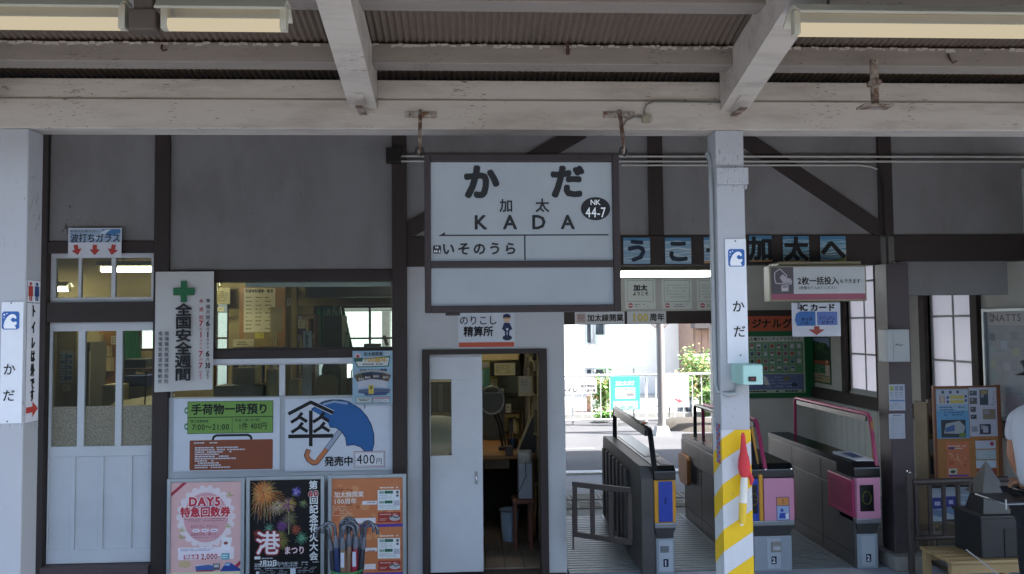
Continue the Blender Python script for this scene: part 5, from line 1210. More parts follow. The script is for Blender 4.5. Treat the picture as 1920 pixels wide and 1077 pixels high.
# ------------------------------------------------------------ leaflet board, rack, rail, table and model on the right
WOOD = M('pale_bench_wood', '#a0885f', .6, 0, .12, 5, .1, (1, 8, 8)); CORK = M('board_orange_wood', '#a8713d', .6, 0, .1, 3, .05, (1, 1, 6))
YN2 = 6.62
S = Sheet(1757, 727, 1872, 900, YN2)
t = thing('leaflet_board', 'wooden notice board on legs covered with posters, left of the station officer', 'board', (S.o.x, YN2, 0))
w_, h_ = S.w / 2, S.h / 2; o_ = S.o
boxp('board', t, (o_.x - w_, o_.x + w_, YN2 + .001, YN2 + .025, o_.z - h_, o_.z + h_), CORK, .003)
m = MB(); wf_ = M('frame_reddish_wood', '#7c4a30', .5, 0, .1, 6); m.box(o_.x - w_ - .02, o_.x - w_ - .001, YN2 - .005, YN2 + .03, o_.z - h_ - .02, o_.z + h_ + .02, wf_); m.box(o_.x + w_ + .001, o_.x + w_ + .03, YN2 - .005, YN2 + .03, o_.z - h_ - .02, o_.z + h_ + .02, wf_)
m.box(o_.x - w_, o_.x + w_, YN2 - .005, YN2 + .03, o_.z + h_ + .001, o_.z + h_ + .014, wf_); m.build('frame', t, bevel=.003)
for q in (-1, 1): MB().bar((o_.x + q * (w_ - .04), YN2 + .045, o_.z), (o_.x + q * (w_ - .02), YN2 + .12, 0), .03, .03, WOOD).build('leg', t, bevel=.002)
S.rect(1757, 729, 1818, 822, '#5fa0c9', 1); S.rect(1758, 730, 1817, 758, '#b5bdc9', 2); S.rect(1758, 758, 1817, 770, '#8fb0cb', 2)
for i, x in enumerate((1770, 1784, 1798)): S.text('展望車'[i], x, 735, 6, '#1f3356', .03, L=4)
for k in range(3): S.rect(1763 + k * 4, 741, 1766 + k * 4, 756, ('#b0908f', '#c7b46a', '#b0908f')[k], 3)
S.rect(1783, 741, 1810, 748, '#c7b855', 3); S.rect(1783, 750, 1810, 756, '#c9b64e', 3)
for x, y in ((1779, 745), (1779, 753), (1813, 743), (1813, 751)): S.rect(x - 2, y - 2.5, x + 2, y + 2.5, '#3d4f7c', 4)
S.dashes(1763, 761, 1812, 780, 4, '#3a5d86', .75, 4, .4, 3, .15)
S.rect(1765, 787, 1811, 820, '#40474c', 3); S.poly([(1770, 812), (1774, 794), (1800, 789), (1810, 800), (1806, 814)], '#a3a8ab', 4); S.poly([(1772, 802), (1790, 796), (1790, 808), (1773, 810)], '#4c6aa0', 5); S.rect(1798, 812, 1810, 819, '#6f8a3a', 5)
S.rect(1819, 727, 1871, 819, '#b9bac6', 1)
for (x, y, x2, y2, c) in ((1820, 733, 1834, 742, '#52636b'), (1820, 746, 1834, 758, '#63605c'), (1839, 731, 1855, 760, '#46525c'), (1821, 763, 1831, 773, '#59585c'), (1821, 778, 1832, 786, '#4b4750'), (1844, 768, 1868, 787, '#8a7a66'), (1822, 800, 1833, 810, '#8c8f9c'), (1837, 796, 1858, 815, '#3f3f50')): S.rect(x, y, x2, y2, c, 3); S.rect(x + 2, y + 2, (x + x2) / 2, (y + y2) / 2, '#8f9296', 4)
S.rect(1841, 732, 1853, 740, '#a58c62', 5); S.rect(1843, 800, 1853, 812, '#a9abb9', 5); S.dashes(1858, 734, 1868, 762, 6, '#8d8f9c', .7, 3)
S.rect(1773, 828, 1816, 896, '#cf7243', 1); S.dashes(1776, 834, 1812, 843, 2, '#d6b9a8', .8, 3); S.rect(1777, 838, 1788, 842, '#574a7a', 4)
rd = random.Random(9)
for k in range(12): S.ell(rd.uniform(1780, 1810), rd.uniform(848, 876), rd.uniform(2, 5), rd.uniform(2, 4), rd.choice(('#dd9a66', '#bf5c30', '#d8875a')), 2, 10)
S.rect(1776, 878, 1792, 889, '#c9c0a8', 4); S.ell(1784, 884, 5, 3, '#3f4434', 5, 10); S.rect(1776, 890, 1813, 893, '#5a46a8', 5)
S.rect(1828, 827, 1866, 842, '#bfc2cf', 2); S.ell(1859, 833, 4, 4, '#a33b4c', 3, 12); S.dashes(1833, 824, 1860, 827, 1, '#7c2f22', .8, 3); S.rect(1828, 844, 1866, 862, '#a9bcc0', 2); S.dashes(1830, 847, 1850, 858, 3, '#d4c9c0', .7, 3); S.rect(1828, 864, 1866, 878, '#bdc9d6', 2); S.rect(1829, 880, 1866, 892, '#a03a38', 2)
S.finish(t)
# side rack
m = MB(); a, b, c, d = RC(1739, 755, 1755, 905, YN2 + .12)
WRK = M('rack_tan_wood', '#7a6c55', .6, 0, .12, 5, .1)
t = thing('leaflet_rack', 'narrow wooden leaflet rack half behind the poster board', 'rack', ((a + b) / 2, YN2 + .15, 0))
m.box(a - .01, a + .01, YN2 + .1, YN2 + .3, 0, d, WRK); m.build('side_panel', t, bevel=.003); boxp('back_panel', t, (a + .011, b + .25, YN2 + .28, YN2 + .3, 0, d - .02), WRK)
for k in range(5):
    z = .45 + k * .17; boxp('shelf', t, (a + .011, b + .25, YN2 + .12, YN2 + .279, z, z + .012), WOOD); boxp('leaflet_stack', t, (a + .02, b + .02, YN2 + .13, YN2 + .16, z + .013, z + .14), pm(('#8a4038', '#3d4552', '#9aa3a8', '#5c4a48', '#a39a94')[k]))
# brown rail with leaflets behind it
YR = 6.05; xl_, xr_ = xa(1706, 950, YR), xa(1890, 950, YR); zt = za(1790, 903, YR); zb_ = za(1790, 1008, YR)
RB = M_peel('rail_tube_brown', '#4b4340', '#2b2422', .75, (3, 3, 3), '#3f3836', .4, 1, .4)
t = thing('brown_rail', 'dark brown tubular guard rail between the concrete foot and the black model', 'barrier', ((xl_ + xr_) / 2, YR, 0))
MB().tube([(xl_, YR, 0), (xl_, YR, za(1706, 886, YR))], .024, RB, 12).build('end_post', t)
MB().lathe([(.02, 0), (.016, .012), (.006, .018)], (xl_, YR, za(1706, 886, YR)), M('chrome', '#d8dadb', .12, 1, 0, 5), 10).build('post_cap', t)
MB().tube([(xl_ + .02, YR, zt), (xr_, YR, zt + .01)], .024, RB, 12).build('top_rail', t); MB().tube([(xl_ + .02, YR, zb_), (xr_, YR, zb_ + .01)], .022, RB, 12).build('bottom_rail', t)
for k, px in enumerate((1718, 1744, 1770, 1797, 1826, 1855)):
    x = xa(px, 950, YR); MB().tube([(x, YR, zb_ + .02), (x, YR, zt - .02)], .017, RB, 10).build('upright', t)
def dtray(lab, px, sd):
    S = Sheet(*px, YR + .25); t = sheet_thing('leaflet', lab, 'leaflet', S, '#a9b6c4', .012, 'leaflets behind the brown rail'); x0, y0, x1, y1 = px; h = y1 - y0
    if sd < 2: S.rect(x0, y0 + h * .28, x1, y0 + h * .62, '#3b3c8c', 1); S.rect(x0 + 5, y0 + h * .40, x1 - 6, y0 + h * .52, '#a9b0cf', 2); S.poly([(x0, y0 + h * .62), (x1, y0 + h * .66), (x1, y0 + h * .9), (x0, y0 + h * .8)], '#6b86a8', 1)
    else:
        for i in range(3):
            for j in range(3): S.rect(x0 + 1 + i * 7, y0 + 2 + j * 14, x0 + 7 + i * 7, y0 + 13 + j * 14, '#8798a8', 1)
    S.finish(t)
dtray('blue and white leaflets seen through the rail, left bundle', (1747, 916, 1769, 978), 0); dtray('blue and white leaflets seen through the rail, middle bundle', (1774, 914, 1793, 974), 1); dtray('grey chequered leaflets seen through the rail, right bundle', (1799, 914, 1820, 962), 2)
t = thing('leaflet_stand', 'low metal leaflet stand on two feet behind the brown rail', 'stand', (xa(1785, 980, YR + .3), YR + .3, 0))
xa_, xb_ = xa(1746, 980, YR + .28), xa(1822, 980, YR + .28); zz = za(1780, 980, YR + .28)
boxp('tray', t, (xa_ - .01, xb_ + .01, YR + .263, YR + .30, zz - .012, zz + .01), M('stand_beige', '#6d6252', .5), .003); boxp('back', t, (xa_, xb_, YR + .275, YR + .285, zz + .011, zz + .30), M('stand_dark', '#2f2d2e', .6))
boxp('stand_post', t, (xa_ + .01, xa_ + .03, YR + .275, YR + .295, .03, zz - .013), M('stand_beige', '#8d8370', .5)); boxp('foot', t, (xa_ - .0, xa_ + .04, YR - .12, YR + .5, 0, .028), M('stand_beige', '#8d8370', .5), .004)
# low wooden stool behind the rail
t = thing('low_stool', 'old low grey wooden stool under the brown rail', 'stool', (xa(1730, 1030, YR + .5), YR + .5, 0))
a, b = xa(1705, 1030, YR + .45), xa(1762, 1030, YR + .45); gw = M('grey_wood', '#6f655b', .8, 0, .15, 6)
boxp('seat', t, (a, b, YR + .4, YR + .62, .20, .235), gw, .003)
for x in (a + .02, b - .045):
    for y in (YR + .41, YR + .585): boxp('leg', t, (x, x + .025, y, y + .025, 0, .199), gw, .002)
boxp('stretcher', t, (a + .046, b - .046, YR + .412, YR + .43, .07, .10), gw)
# pale bench with the black tower model
YM = 5.35
xb0, xb1 = xa(1783, 1045, YM), xa(1783, 1045, YM) + .62; zs_ = za(1845, 1050, YM)
t = thing('pale_bench', 'pale slatted wooden bench carrying the black tower model', 'bench', ((xb0 + xb1) / 2, YM + .15, 0))
ys_ = [YM - .02 + k * .077 for k in range(5)]
for k, y in enumerate(ys_): boxp('slat', t, (xb0 - .015 + .0 * k, xb1, y, y + .068, zs_ - .022, zs_), WOOD, .004)
boxp('apron', t, (xb0 + .03, xb1 - .03, YM - .0, YM + .02, zs_ - .09, zs_ - .024), WOOD, .002); boxp('apron', t, (xb0 + .03, xb1 - .03, YM + .32, YM + .34, zs_ - .09, zs_ - .024), WOOD, .002)
for x in (xb0 + .0, xb1 - .05):
    for y in (YM - .005, YM + .31): boxp('leg', t, (x, x + .045, y, y + .045, 0, zs_ - .024), WOOD, .003)
BLK = M('black_model_wood', '#26292b', .4, 0, .15, 8, .1)
def zc(py): return za(1855, py, YM + .05)
x0, x1 = xa(1811, 1000, YM + .05), xa(1811, 1000, YM + .05) + .33; xc = xa(1857, 900, YM + .05); xc = (x0 + x1) / 2
xc = xa(1858, 900, YM + .1) + .015; x0, x1 = xc - .15, xc + .15; yc = YM + .17
t = thing('tower_model', 'black wooden tower model with a pointed pyramid roof standing on the bench', 'model', (xc, yc, zs_))
zb0, zb1 = zs_ + .001, zc(968); m = MB()
boxp('lower_block', t, (x0, x1, yc - .15, yc + .16, zb0, zb1 - .012), BLK, .006)
boxp('lower_cornice', t, (x0 - .012, x1 + .012, yc - .162, yc + .172, zb1 - .011, zb1 + .008), BLK, .004)
zm_ = zc(932); m = MB(); m.hull([(xc - .10, yc - .10, zb1 + .009), (xc + .10, yc - .10, zb1 + .009), (xc + .10, yc + .11, zb1 + .009), (xc - .10, yc + .11, zb1 + .009)], [(xc - .072, yc - .07, zm_), (xc + .072, yc - .07, zm_), (xc + .072, yc + .08, zm_), (xc - .072, yc + .08, zm_)], BLK); m.build('upper_block', t, bevel=.004)
za2 = zc(869); m = MB(); m.add([(xc - .094, yc - .09, zm_ + .001), (xc + .094, yc - .09, zm_ + .001), (xc + .094, yc + .10, zm_ + .001), (xc - .094, yc + .10, zm_ + .001), (xc, yc, za2)], [(3, 2, 1, 0), (0, 1, 4), (1, 2, 4), (2, 3, 4), (3, 0, 4)], BLK); m.build('pyramid_roof', t)
boxp('recessed_door', t, (xc + .01, xc + .12, yc - .156, yc - .151, zb0 + .01, zb1 - .08), M('black_recess', '#1a1c1e', .5), .002)
m = MB(); m.tube([(xc - .12, yc - .02, zm_ + .02), (xc - .13, yc - .02, zm_ + .05), (xc - .115, yc - .02, zm_ + .075)], .006, DARKM, 8); m.build('side_handle', t)
# white stick leaning at the bench
a, b = P(1812, 1031, YM - .05), P(1878, 1082, YM - .35); tag(MB().tube([a, b], .004, pm('#c9ced4'), 6).build('white_rod'), 'thin white rod slanting across the front of the pale bench', 'rod')

# ------------------------------------------------------------ umbrellas in their bin
YU = 5.72; cxu = xa(651, 1040, YU); zrim = za(651, 1068, YU)
t = thing('umbrella_bin', 'round pale bin with a green rim full of umbrellas', 'bin', (cxu, YU, 0))
rb_ = abs(xa(680, 1068, YU) - xa(622, 1068, YU)) / 2
MB().lathe([(rb_ * .8, .0), (rb_ * .95, zrim - .02), (rb_ * .93, zrim - .02), (rb_ * .78, .012)], (cxu, YU, 0), M('bin_cream', '#c5cbb4', .4, 0, .05, 5), 28).build('bucket', t)
MB().tube([(cxu + rb_ * math.cos(k * math.pi / 14), YU + rb_ * math.sin(k * math.pi / 14), zrim) for k in range(28)], .009, M('bin_green', '#3f7f4a', .4), 8, closed=True).build('rim', t)
HND = M('umbrella_handle_black', '#6a6f78', .15, .5, .08, 12); VIN = M('clear_vinyl', '#6d727c', .12, 0, .1, 10)
rd = random.Random(21)
us = [(-.105, -.02, 180, '#2b2d38', 'smoky clear umbrella with its handle curving far left'), (-.065, -.05, 150, '#21315c', 'navy umbrella at the left side of the bin'), (-.045, .02, 40, '#6a5040', 'brown umbrella behind, left half of the bin'), (-.02, -.06, 20, '#7a6150', 'tan umbrella with a paper tag, left of centre'), (-.005, .05, 100, '#54433c', 'dark brown umbrella deep in the centre'), (.02, -.04, 60, '#8a6d58', 'light brown umbrella right at the front centre'), (.045, .02, 170, '#7a1f34', 'dark red umbrella right of centre'), (.065, -.05, 200, '#8c2438', 'bright wine red umbrella with a white tag'), (.09, .0, 330, '#3c3e48', 'smoky umbrella near the right rim'), (.11, -.01, 0, '#2c2f3a', 'smoky umbrella with its handle reaching far right')]
for i, (dx, dy, ang, c, lab) in enumerate(us):
    a = R(ang); hx = Vector((math.cos(a), -abs(math.sin(a)) * .5, 0)); hx.normalize()
    top = Vector((cxu + dx * 1.15 + hx.x * .0, YU + dy * 1.2, zrim + .25 + rd.uniform(0, .07))); bot = Vector((cxu + dx * .55, YU + dy * .6, .03))
    u = thing('umbrella', lab, 'umbrella', bot, 'umbrellas for sale in the bin'); d_ = (top - bot).normalized()
    st = lambda t_: bot + (top - bot) * t_
    MB().tube([st(.03), st(.2), st(.5), st(.72), st(.80)], .02, M('umb_' + c[1:], c, .35, 0, .1, 9), 9, rr=[.006, .018, .026, .019, .012]).build('folded_canopy', u)
    MB().tube([st(.80), top], .0055, HND, 8).build('shaft', u)
    rr_ = .043; pts = []
    for k in range(11):
        q = math.pi * k / 10; pts.append(top + hx * (rr_ * (1 - math.cos(q))) + Vector((0, 0, rr_ * math.sin(q))))
    pts.append(pts[-1] + Vector((0, 0, -.025))); MB().tube([top - d_ * .06] + pts,   .0115, HND, 8).build('crook_handle', u)
    MB().tube([st(.74), st(.80), st(.93)], .01, VIN, 8, rr=[.016, .021, .010]).build('clear_sleeve', u)
    if 'tag' in lab:
        p_ = st(.62); MB().box(p_.x - .012, p_.x + .012, p_.y - .032, p_.y - .030, p_.z - .05, p_.z + .05, pm('#b9c2d4')).build('price_tag', u)
# ------------------------------------------------------------ office, seen through the windows
OFW = M('office_cream', '#b5a57c', .6, 0, .06, 4); WDO = M('office_wood', '#8a6231', .55, 0, .12, 4, .05, (1, 1, 6)); GRY = M('office_grey', '#6f6f66', .5, 0, .06, 5); PAP = '#c9c3aa'
yo = 9.0; strip_lamp('office_lamp', 'lit office tube lamp seen through the right pane of the transom', xa(186, 506, yo), xa(186, 506, yo) + 1.15, yo, za(240, 506, yo), TUBE_O, 'office tube lamps', .05, .1, (xa(230, 506, yo),))
yo = 9.9; strip_lamp('office_lamp', 'lit office tube lamp low in the left transom pane', xa(60, 543, yo) - .2, xa(132, 543, yo), yo, za(100, 543, yo), TUBE_O, 'office tube lamps', .05, .1, (xa(100, 543, yo),))
yo = 9.6; strip_lamp('office_lamp', 'lit office tube lamp left of the wall calendar', xa(300, 541, yo), xa(410, 541, yo), yo, za(380, 541, yo), TUBE_O, 'office tube lamps', .05, .1, (xa(350, 541, yo),))
yo = 8.6; strip_lamp('office_lamp', 'lit office tube lamp high above the doorway desk', -.9, .25, yo, 2.62, TUBE_O, 'office tube lamps', .05, .1, (-.5,))
# cabinet at the left
r, bx = shelfbox('steel_cabinet', 'tall cream steel cabinet with a blue chart behind the left door', 'cabinet', (86, 612, 146, 760), 9.3, .5, OFW, z0=0)
xm_ = (bx[0] + bx[1]) / 2 - .05; boxp('left_door', r, (bx[0] + .01, xm_ - .004, 9.285, 9.299, .08, bx[3] - .03), OFW, .003); boxp('right_door', r, (xm_ + .004, bx[1] - .01, 9.285, 9.299, .08, bx[3] - .03), M('office_cream_dull', '#908867', .6), .003)
S = Sheet(112, 658, 137, 718, 9.28); t = sheet_thing('blue_chart', 'white chart with blue bands hanging on the steel cabinet', 'chart', S, '#9aa5a8', .002)
for i in range(5): S.rect(113, 666 + i * 10, 135, 672 + i * 10, '#2f6a9c', 1); S.dashes(115, 667 + i * 10, 132, 671 + i * 10, 1, '#b5c2c8', .7, 2, .6, i)
S.rect(123, 662, 125, 716, '#24608f', 3); S.finish(t)
S = Sheet(118, 722, 132, 733, 9.28); t = sheet_thing('note', 'small paper note low on the steel cabinet', 'note', S, '#b8b096', .002); S.dashes(120, 724, 130, 730, 2, '#6d6a58', .8); S.finish(t)
S = Sheet(136, 622, 150, 660, 9.9); t = sheet_thing('wall_sheet', 'pale sheet on the wall right of the steel cabinet', 'sheet', S, PAP, .002); S.dashes(138, 626, 148, 656, 8, '#8a866f', .8); S.finish(t)
r, bx = shelfbox('low_cabinet', 'low grey cabinet right of the steel cabinet', 'cabinet', (137, 716, 152, 770), 9.5, .4, M('office_pale', '#a39f8c', .6), z0=0)
# wooden control panel wall
r, bx = shelfbox('wood_panel', 'wooden wall panel with alarm boxes behind the left door', 'panel', (173, 612, 224, 700), 10.35, .1, WDO, z0=.4)
for px, n_, mt in (((176, 627, 190, 646), 'small_box', OFW), ((176, 649, 206, 669), 'alarm_panel', OFW), ((170, 671, 210, 697), 'lower_box', OFW)): 
    a, b, c, d = RC(*px, 10.28); q = boxp(n_, r, (a, b, 10.24, 10.349, c, d), mt, .006)
    if n_ == 'alarm_panel': a, b, c, d = RC(180, 652, 200, 662, 10.24); boxp('display', q, (a, b, 10.234, 10.2395, c, d), DARKM)
r, bx = shelfbox('grey_locker', 'narrow dark grey rack of ledgers left of the wooden wall panel', 'rack', (158, 642, 168, 760), 9.0, .4, M('rack_dark', '#4f4c42', .6), z0=0)
for k in range(3): boxp('ledger', r, (bx[0] + .01 + k * .02, bx[0] + .026 + k * .02, 8.97, 8.999, bx[2] + .8, bx[3] - .1), pm(('#7d7a66', '#59574a', '#8a8570')[k]))
# curtains
def curtain(label, pts_top, pts_bot, Y, n=28, col='#1f6b45'):
    m = MB(); cm_ = M('green_curtain', col, .8, 0, .1, 4); vs_ = []
    for i in range(n + 1):
        t_ = i / n; (xa1, ya1), (xb1, yb1) = pts_top; (xa2, ya2), (xb2, yb2) = pts_bot
        p = P(xa1 + (xb1 - xa1) * t_, ya1 + (yb1 - ya1) * t_, Y); q = P(xa2 + (xb2 - xa2) * t_, ya2 + (yb2 - ya2) * t_, Y); f = .025 * math.sin(i * 1.5)
        vs_ += [(p.x, Y + f, p.z), (q.x, Y + f * 1.4, q.z)]
    m.add(vs_, [(2 * i, 2 * i + 1, 2 * i + 3, 2 * i + 2) for i in range(n)], cm_, True); return tag(m.build('curtain'), label, 'curtain', 'green office curtains')
curtain('green curtain beside the small window seen through the left door', ((228, 600), (258, 600)), ((228, 674), (266, 674)), 10.3)
curtain('green curtain drawn aside at the left of the wide office window', ((594, 566), (643, 566)), ((588, 668), (666, 668)), 10.3)
# desk under the left door view
r = thing('office_desk', 'grey office desk piled with papers behind the left door', 'desk', (xa(230, 760, 8.1), 8.3, 0))
a, b = xa(160, 760, 8.0), xa(330, 760, 8.0); zt = za(220, 766, 8.0); boxp('desk_top', r, (a, b, 7.9, 8.9, zt - .03, zt), GRY, .004)
for x in (a + .02, b - .06): boxp('desk_side', r, (x, x + .04, 7.95, 8.85, 0, zt - .031), GRY)
def onz(name, lab, cat, px, Y, dep, mat, z0): r_, b_ = shelfbox(name, lab, cat, px, Y, dep, mat, z0=z0); return r_
onz('printer', 'dark flat printer on the shelf under the green curtain', 'printer', (229, 674, 273, 691), 8.75, .3, M('printer_dark', '#33342f', .5), None if False else za(250, 691, 8.75))
r_, b_ = shelfbox('desk_shelf', 'narrow wooden shelf carrying the dark printer', 'shelf', (227, 691, 275, 695), 8.7, .36, M('shelf_brown', '#5b4634', .6))
for x in (b_[0] + .01, b_[1] - .03): boxp('shelf_leg', r_, (x, x + .02, 8.72, 9.0, zt + .001, b_[2] - .001), M('shelf_brown', '#5b4634', .6))
onz('blue_tray', 'blue file tray under the dark printer', 'tray', (233, 705, 275, 720), 8.5, .3, M('tray_blue', '#24407c', .5), zt + .001 + .17)
onz('book_stack', 'stack of cream binders under the blue file tray', 'binders', (236, 721, 272, 745), 8.5, .3, M('binder_cream', '#8e8464', .6), zt + .001)
r_, b_ = shelfbox('paper_basket', 'cream ribbed box of papers on the desk behind the left door', 'box', (191, 722, 218, 760), 8.2, .3, OFW, z0=zt + .001)
for k in range(6): x = b_[0] + (b_[1] - b_[0]) * (k + .5) / 6; boxp('rib', r_, (x - .004, x + .004, 8.192, 8.199, b_[2] + .02, b_[3] - .02), M('office_cream_dull', '#908867', .6))
m = MB(); rd = random.Random(2); p0_ = P(255, 755, 8.05)
for k in range(5):
    x = p0_.x - .12 + k * .07; m.add([(x - .12, 8.0 + k * .03, zt + .004 + k * .006), (x + .14, 8.02 + k * .03, zt + .006 + k * .006), (x + .10, 8.24 + k * .03, zt + .07 + k * .008), (x - .15, 8.2 + k * .03, zt + .05 + k * .01)], [(0, 1, 2, 3)], pm(('#c2b88c', '#b5aa80', '#cbc199', '#b0a67c', '#c6bd96')[k]))
t = tag(m.build('loose_papers'), 'loose yellowish papers fanned out on the desk behind the left door', 'papers'); t['kind'] = 'stuff'
m = MB(); a = P(272, 700, 8.1); m.tube([(a.x, 8.1, zt), (a.x + .01, 8.1, zt + .25), (a.x + .02, 8.08, zt + .34), (a.x - .06, 8.05, zt + .36)], .008, DARKM, 8); tag(m.build('desk_lamp'), 'thin dark desk lamp standing on the desk behind the left door', 'lamp')
# wide window view: notice board, posts, calendar
S = Sheet(449, 537, 535, 650, 10.3); t = thing('cork_board', 'orange wood board with a large timetable sheet seen through the wide window', 'board', S.base()); S.panel(.03, WDO, t, 'board')
S.rect(457, 541, 516, 623, '#c2ba9c', 1); S.text('列車時刻運賃一覧表', 486, 546, 7, '#25231d', .03, W=52)
for i in range(9):
    for j in range(3): S.dashes(461 + j * 18, 556 + i * 7.3, 474 + j * 18, 560 + i * 7.3, 1, '#6d6850', .8, 2, .5, i * 3 + j, .3)
S.rect(507, 576, 529, 624, '#7d7352', 3); S.rect(478, 624, 495, 635, '#b8ad3a', 4); S.dashes(480, 626, 492, 632, 1, '#6d6a28', .7, 5); S.rect(458, 612, 520, 650, '#8c7a4c', .5); S.finish(t)
S = Sheet(400, 540, 431, 571, 10.3); t = sheet_thing('wall_calendar', 'cream wall calendar above the narrow bright window', 'calendar', S, '#b0a679', .004); S.dashes(403, 545, 428, 566, 6, '#7a7150', .8, 2, .4, 3, .1); S.finish(t)
S = Sheet(437, 636, 476, 652, 10.28); t = sheet_thing('fare_notice', 'cream notice strip low beside the narrow window', 'notice', S, '#aaa079', .002); S.dashes(440, 640, 473, 648, 2, '#6a6347', .7, 2); S.finish(t)
for px, lab in (((536, 526, 545, 760), 9.1), ((548, 526, 556, 760), 9.9)): a, b = xa(px[0], 640, lab), xa(px[2], 640, lab); boxp('inner_post', B, (a, b, lab, lab + .09, 0, 3.2), M('inner_post_wood', '#7d6d3f', .6, 0, .1, 4), .004)
a, b, c, d = RC(556, 560, 745, 573, 10.2); boxp('inner_beam', B, (a, b, 10.2, 10.32, c, d), M('inner_post_wood', '#7d6d3f', .6), .004)
r, bx = shelfbox('dim_patch_box', 'dark box standing in for the dimness over the wide window view', 'shade box', (572, 530, 745, 557), 9.7, .3, M('dim_patch_dark', '#23262c', .5))  # dark box put in where the upper office is only dim
# things on the counter, wide window
zc_ = za(600, 735, 7.3)
r = thing('counter', 'long wooden counter inside the wide office window', 'counter', (xa(500, 740, 7.2), 7.2, 0)); a, b = xa(336, 740, 7.2), xa(740, 740, 7.2)
boxp('counter_top', r, (a, b, 6.75, 7.5, .80, .83), WDO, .004)
for x in (a + .01, (a + b) / 2, b - .05): boxp('counter_leg', r, (x, x + .04, 6.8, 7.4, 0, .799), WDO)
def on_counter(name, lab, cat, px, Y, dep, mat): r_, b_ = shelfbox(name, lab, cat, px, Y, dep, mat, z0=.831); return r_, b_
r_, b_ = on_counter('cream_monitor', 'cream computer monitor on the counter left of the white mullion', 'monitor', (499, 694, 521, 740), 7.0, .2, OFW); boxp('screen', r_, (b_[0] + .01, b_[1] - .01, 6.994, 6.9995, b_[3] - .12, b_[3] - .015), M('screen_pale', '#a8a48a', .3))
r_, b_ = on_counter('paper_stack', 'stack of papers and forms at the left on the counter', 'papers', (436, 690, 478, 740), 7.2, .2, pm('#a39a78')); boxp('red_folder', r_, (b_[0] - .0, b_[0] + .09, 7.185, 7.199, .84, .95), pm('#5c2430')); boxp('form_sheet', r_, (b_[0] + .10, b_[1], 7.19, 7.198, .86, 1.04), pm('#b5ad8e'))
r_, b_ = on_counter('grey_printer', 'low grey printer on the counter behind the banner', 'printer', (400, 724, 492, 742), 6.95, .3, GRY)
r_, b_ = on_counter('white_sign_strip', 'narrow white upright sign standing on the counter in the wide window', 'sign', (567, 621, 584, 742), 6.95, .02, pm('#b4bac2')); 
S = Sheet(567, 621, 584, 652, 6.945); S.text('ごあんない', 575.5, 638, 7, '#1b1b1d', .03, vert=True, pitch=5.6); S.rect(566, 622, 568, 650, '#8f2f2f', 1); S.finish(r_)
r = thing('office_chair', 'cream plastic office chair with its back to the wide window', 'chair', (xa(616, 735, 7.7), 7.7, 0))
m = MB(); cm_ = M('chair_cream', '#8b835c', .5, 0, .05, 5); cx_ = xa(616, 710, 7.6)
def rrect(x0, x1, z0, z1, r_, n=5):
    out = []
    for (cx, cz, a0) in ((x1 - r_, z1 - r_, 0), (x0 + r_, z1 - r_, 90), (x0 + r_, z0 + r_, 180), (x1 - r_, z0 + r_, 270)):
        for k in range(n + 1): q = R(a0 + 90 * k / n); out.append((cx + r_ * math.cos(q), cz + r_ * math.sin(q)))
    return out
m.prism_y(rrect(xa(592, 710, 7.6), xa(632, 710, 7.6), .60, za(612, 703, 7.6), .06), 7.6, 7.64, cm_); m.build('back', r, bevel=.01)
m = MB(); m.prism_y(rrect(xa(603, 690, 7.66), xa(640, 690, 7.66), 1.15, za(620, 680, 7.66), .07), 7.66, 7.70, M('chair_green', '#56604a', .6)); m.build('headrest', r, bevel=.01)
boxp('seat', r, (cx_ - .22, cx_ + .22, 7.66, 8.1, .46, .52), cm_, .02); MB().tube([(cx_, 7.88, .05), (cx_, 7.88, .459)], .025, DARKM, 10).build('stem', r)
for k in range(5): q = 2 * math.pi * k / 5; MB().bar((cx_, 7.88, .07), (cx_ + .26 * math.cos(q), 7.88 + .26 * math.sin(q), .04), .03, .03, DARKM).build('leg', r)
for s_ in (-1, 1): MB().tube([(cx_ + s_ * .24, 7.66, .52), (cx_ + s_ * .26, 7.7, .72), (cx_ + s_ * .25, 8.0, .72)], .018, cm_, 8).build('armrest', r)
r, bx = shelfbox('computer_tower', 'dark green grey cabinet in front of the green curtain', 'cabinet', (606, 592, 641, 742), 8.4, .35, M('tower_dark', '#39402f', .6), z0=0)
m = MB(); a = P(612, 592, 8.45)
for k in range(6): m.tube([(a.x + k * .03, 8.5, bx[3]), (a.x + k * .03 + .012 * (-1) ** k, 8.5, bx[3] + .06 + .02 * (k % 3))], .004, pm('#b8bcc0'), 5)
t = tag(m.build('pens'), 'pens sticking up above the dark cabinet by the curtain', 'pens'); t['kind'] = 'stuff'
S = Sheet(647, 622, 655, 651, 8.3); t = sheet_thing('green_tag', 'small pale green tag hanging beside the green curtain', 'tag', S, '#9cc2a4', .002); S.ell(650, 626, 1.5, 1.5, '#1b1b1d'); S.finish(t)
r, bx = shelfbox('telephone', 'grey desk telephone on the inner sill at the right of the wide window', 'telephone', (682, 645, 712, 655), 9.9, .2, M('phone_grey', '#3a3d42', .5))
m = MB(); a = P(726, 648, 9.85); m.tube([(a.x, 9.85, a.z), (a.x - .04, 9.85, a.z + .12)], .02, M('phone_grey', '#3a3d42', .5), 8); m.build('handset', r)
boxp('inner_sill', B, (xa(580, 660, 10), X['end'] - .1, 9.75, DB - .001, za(690, 660, 9.9), za(690, 656, 9.9)), M('inner_post_wood', '#7d6d3f', .6))
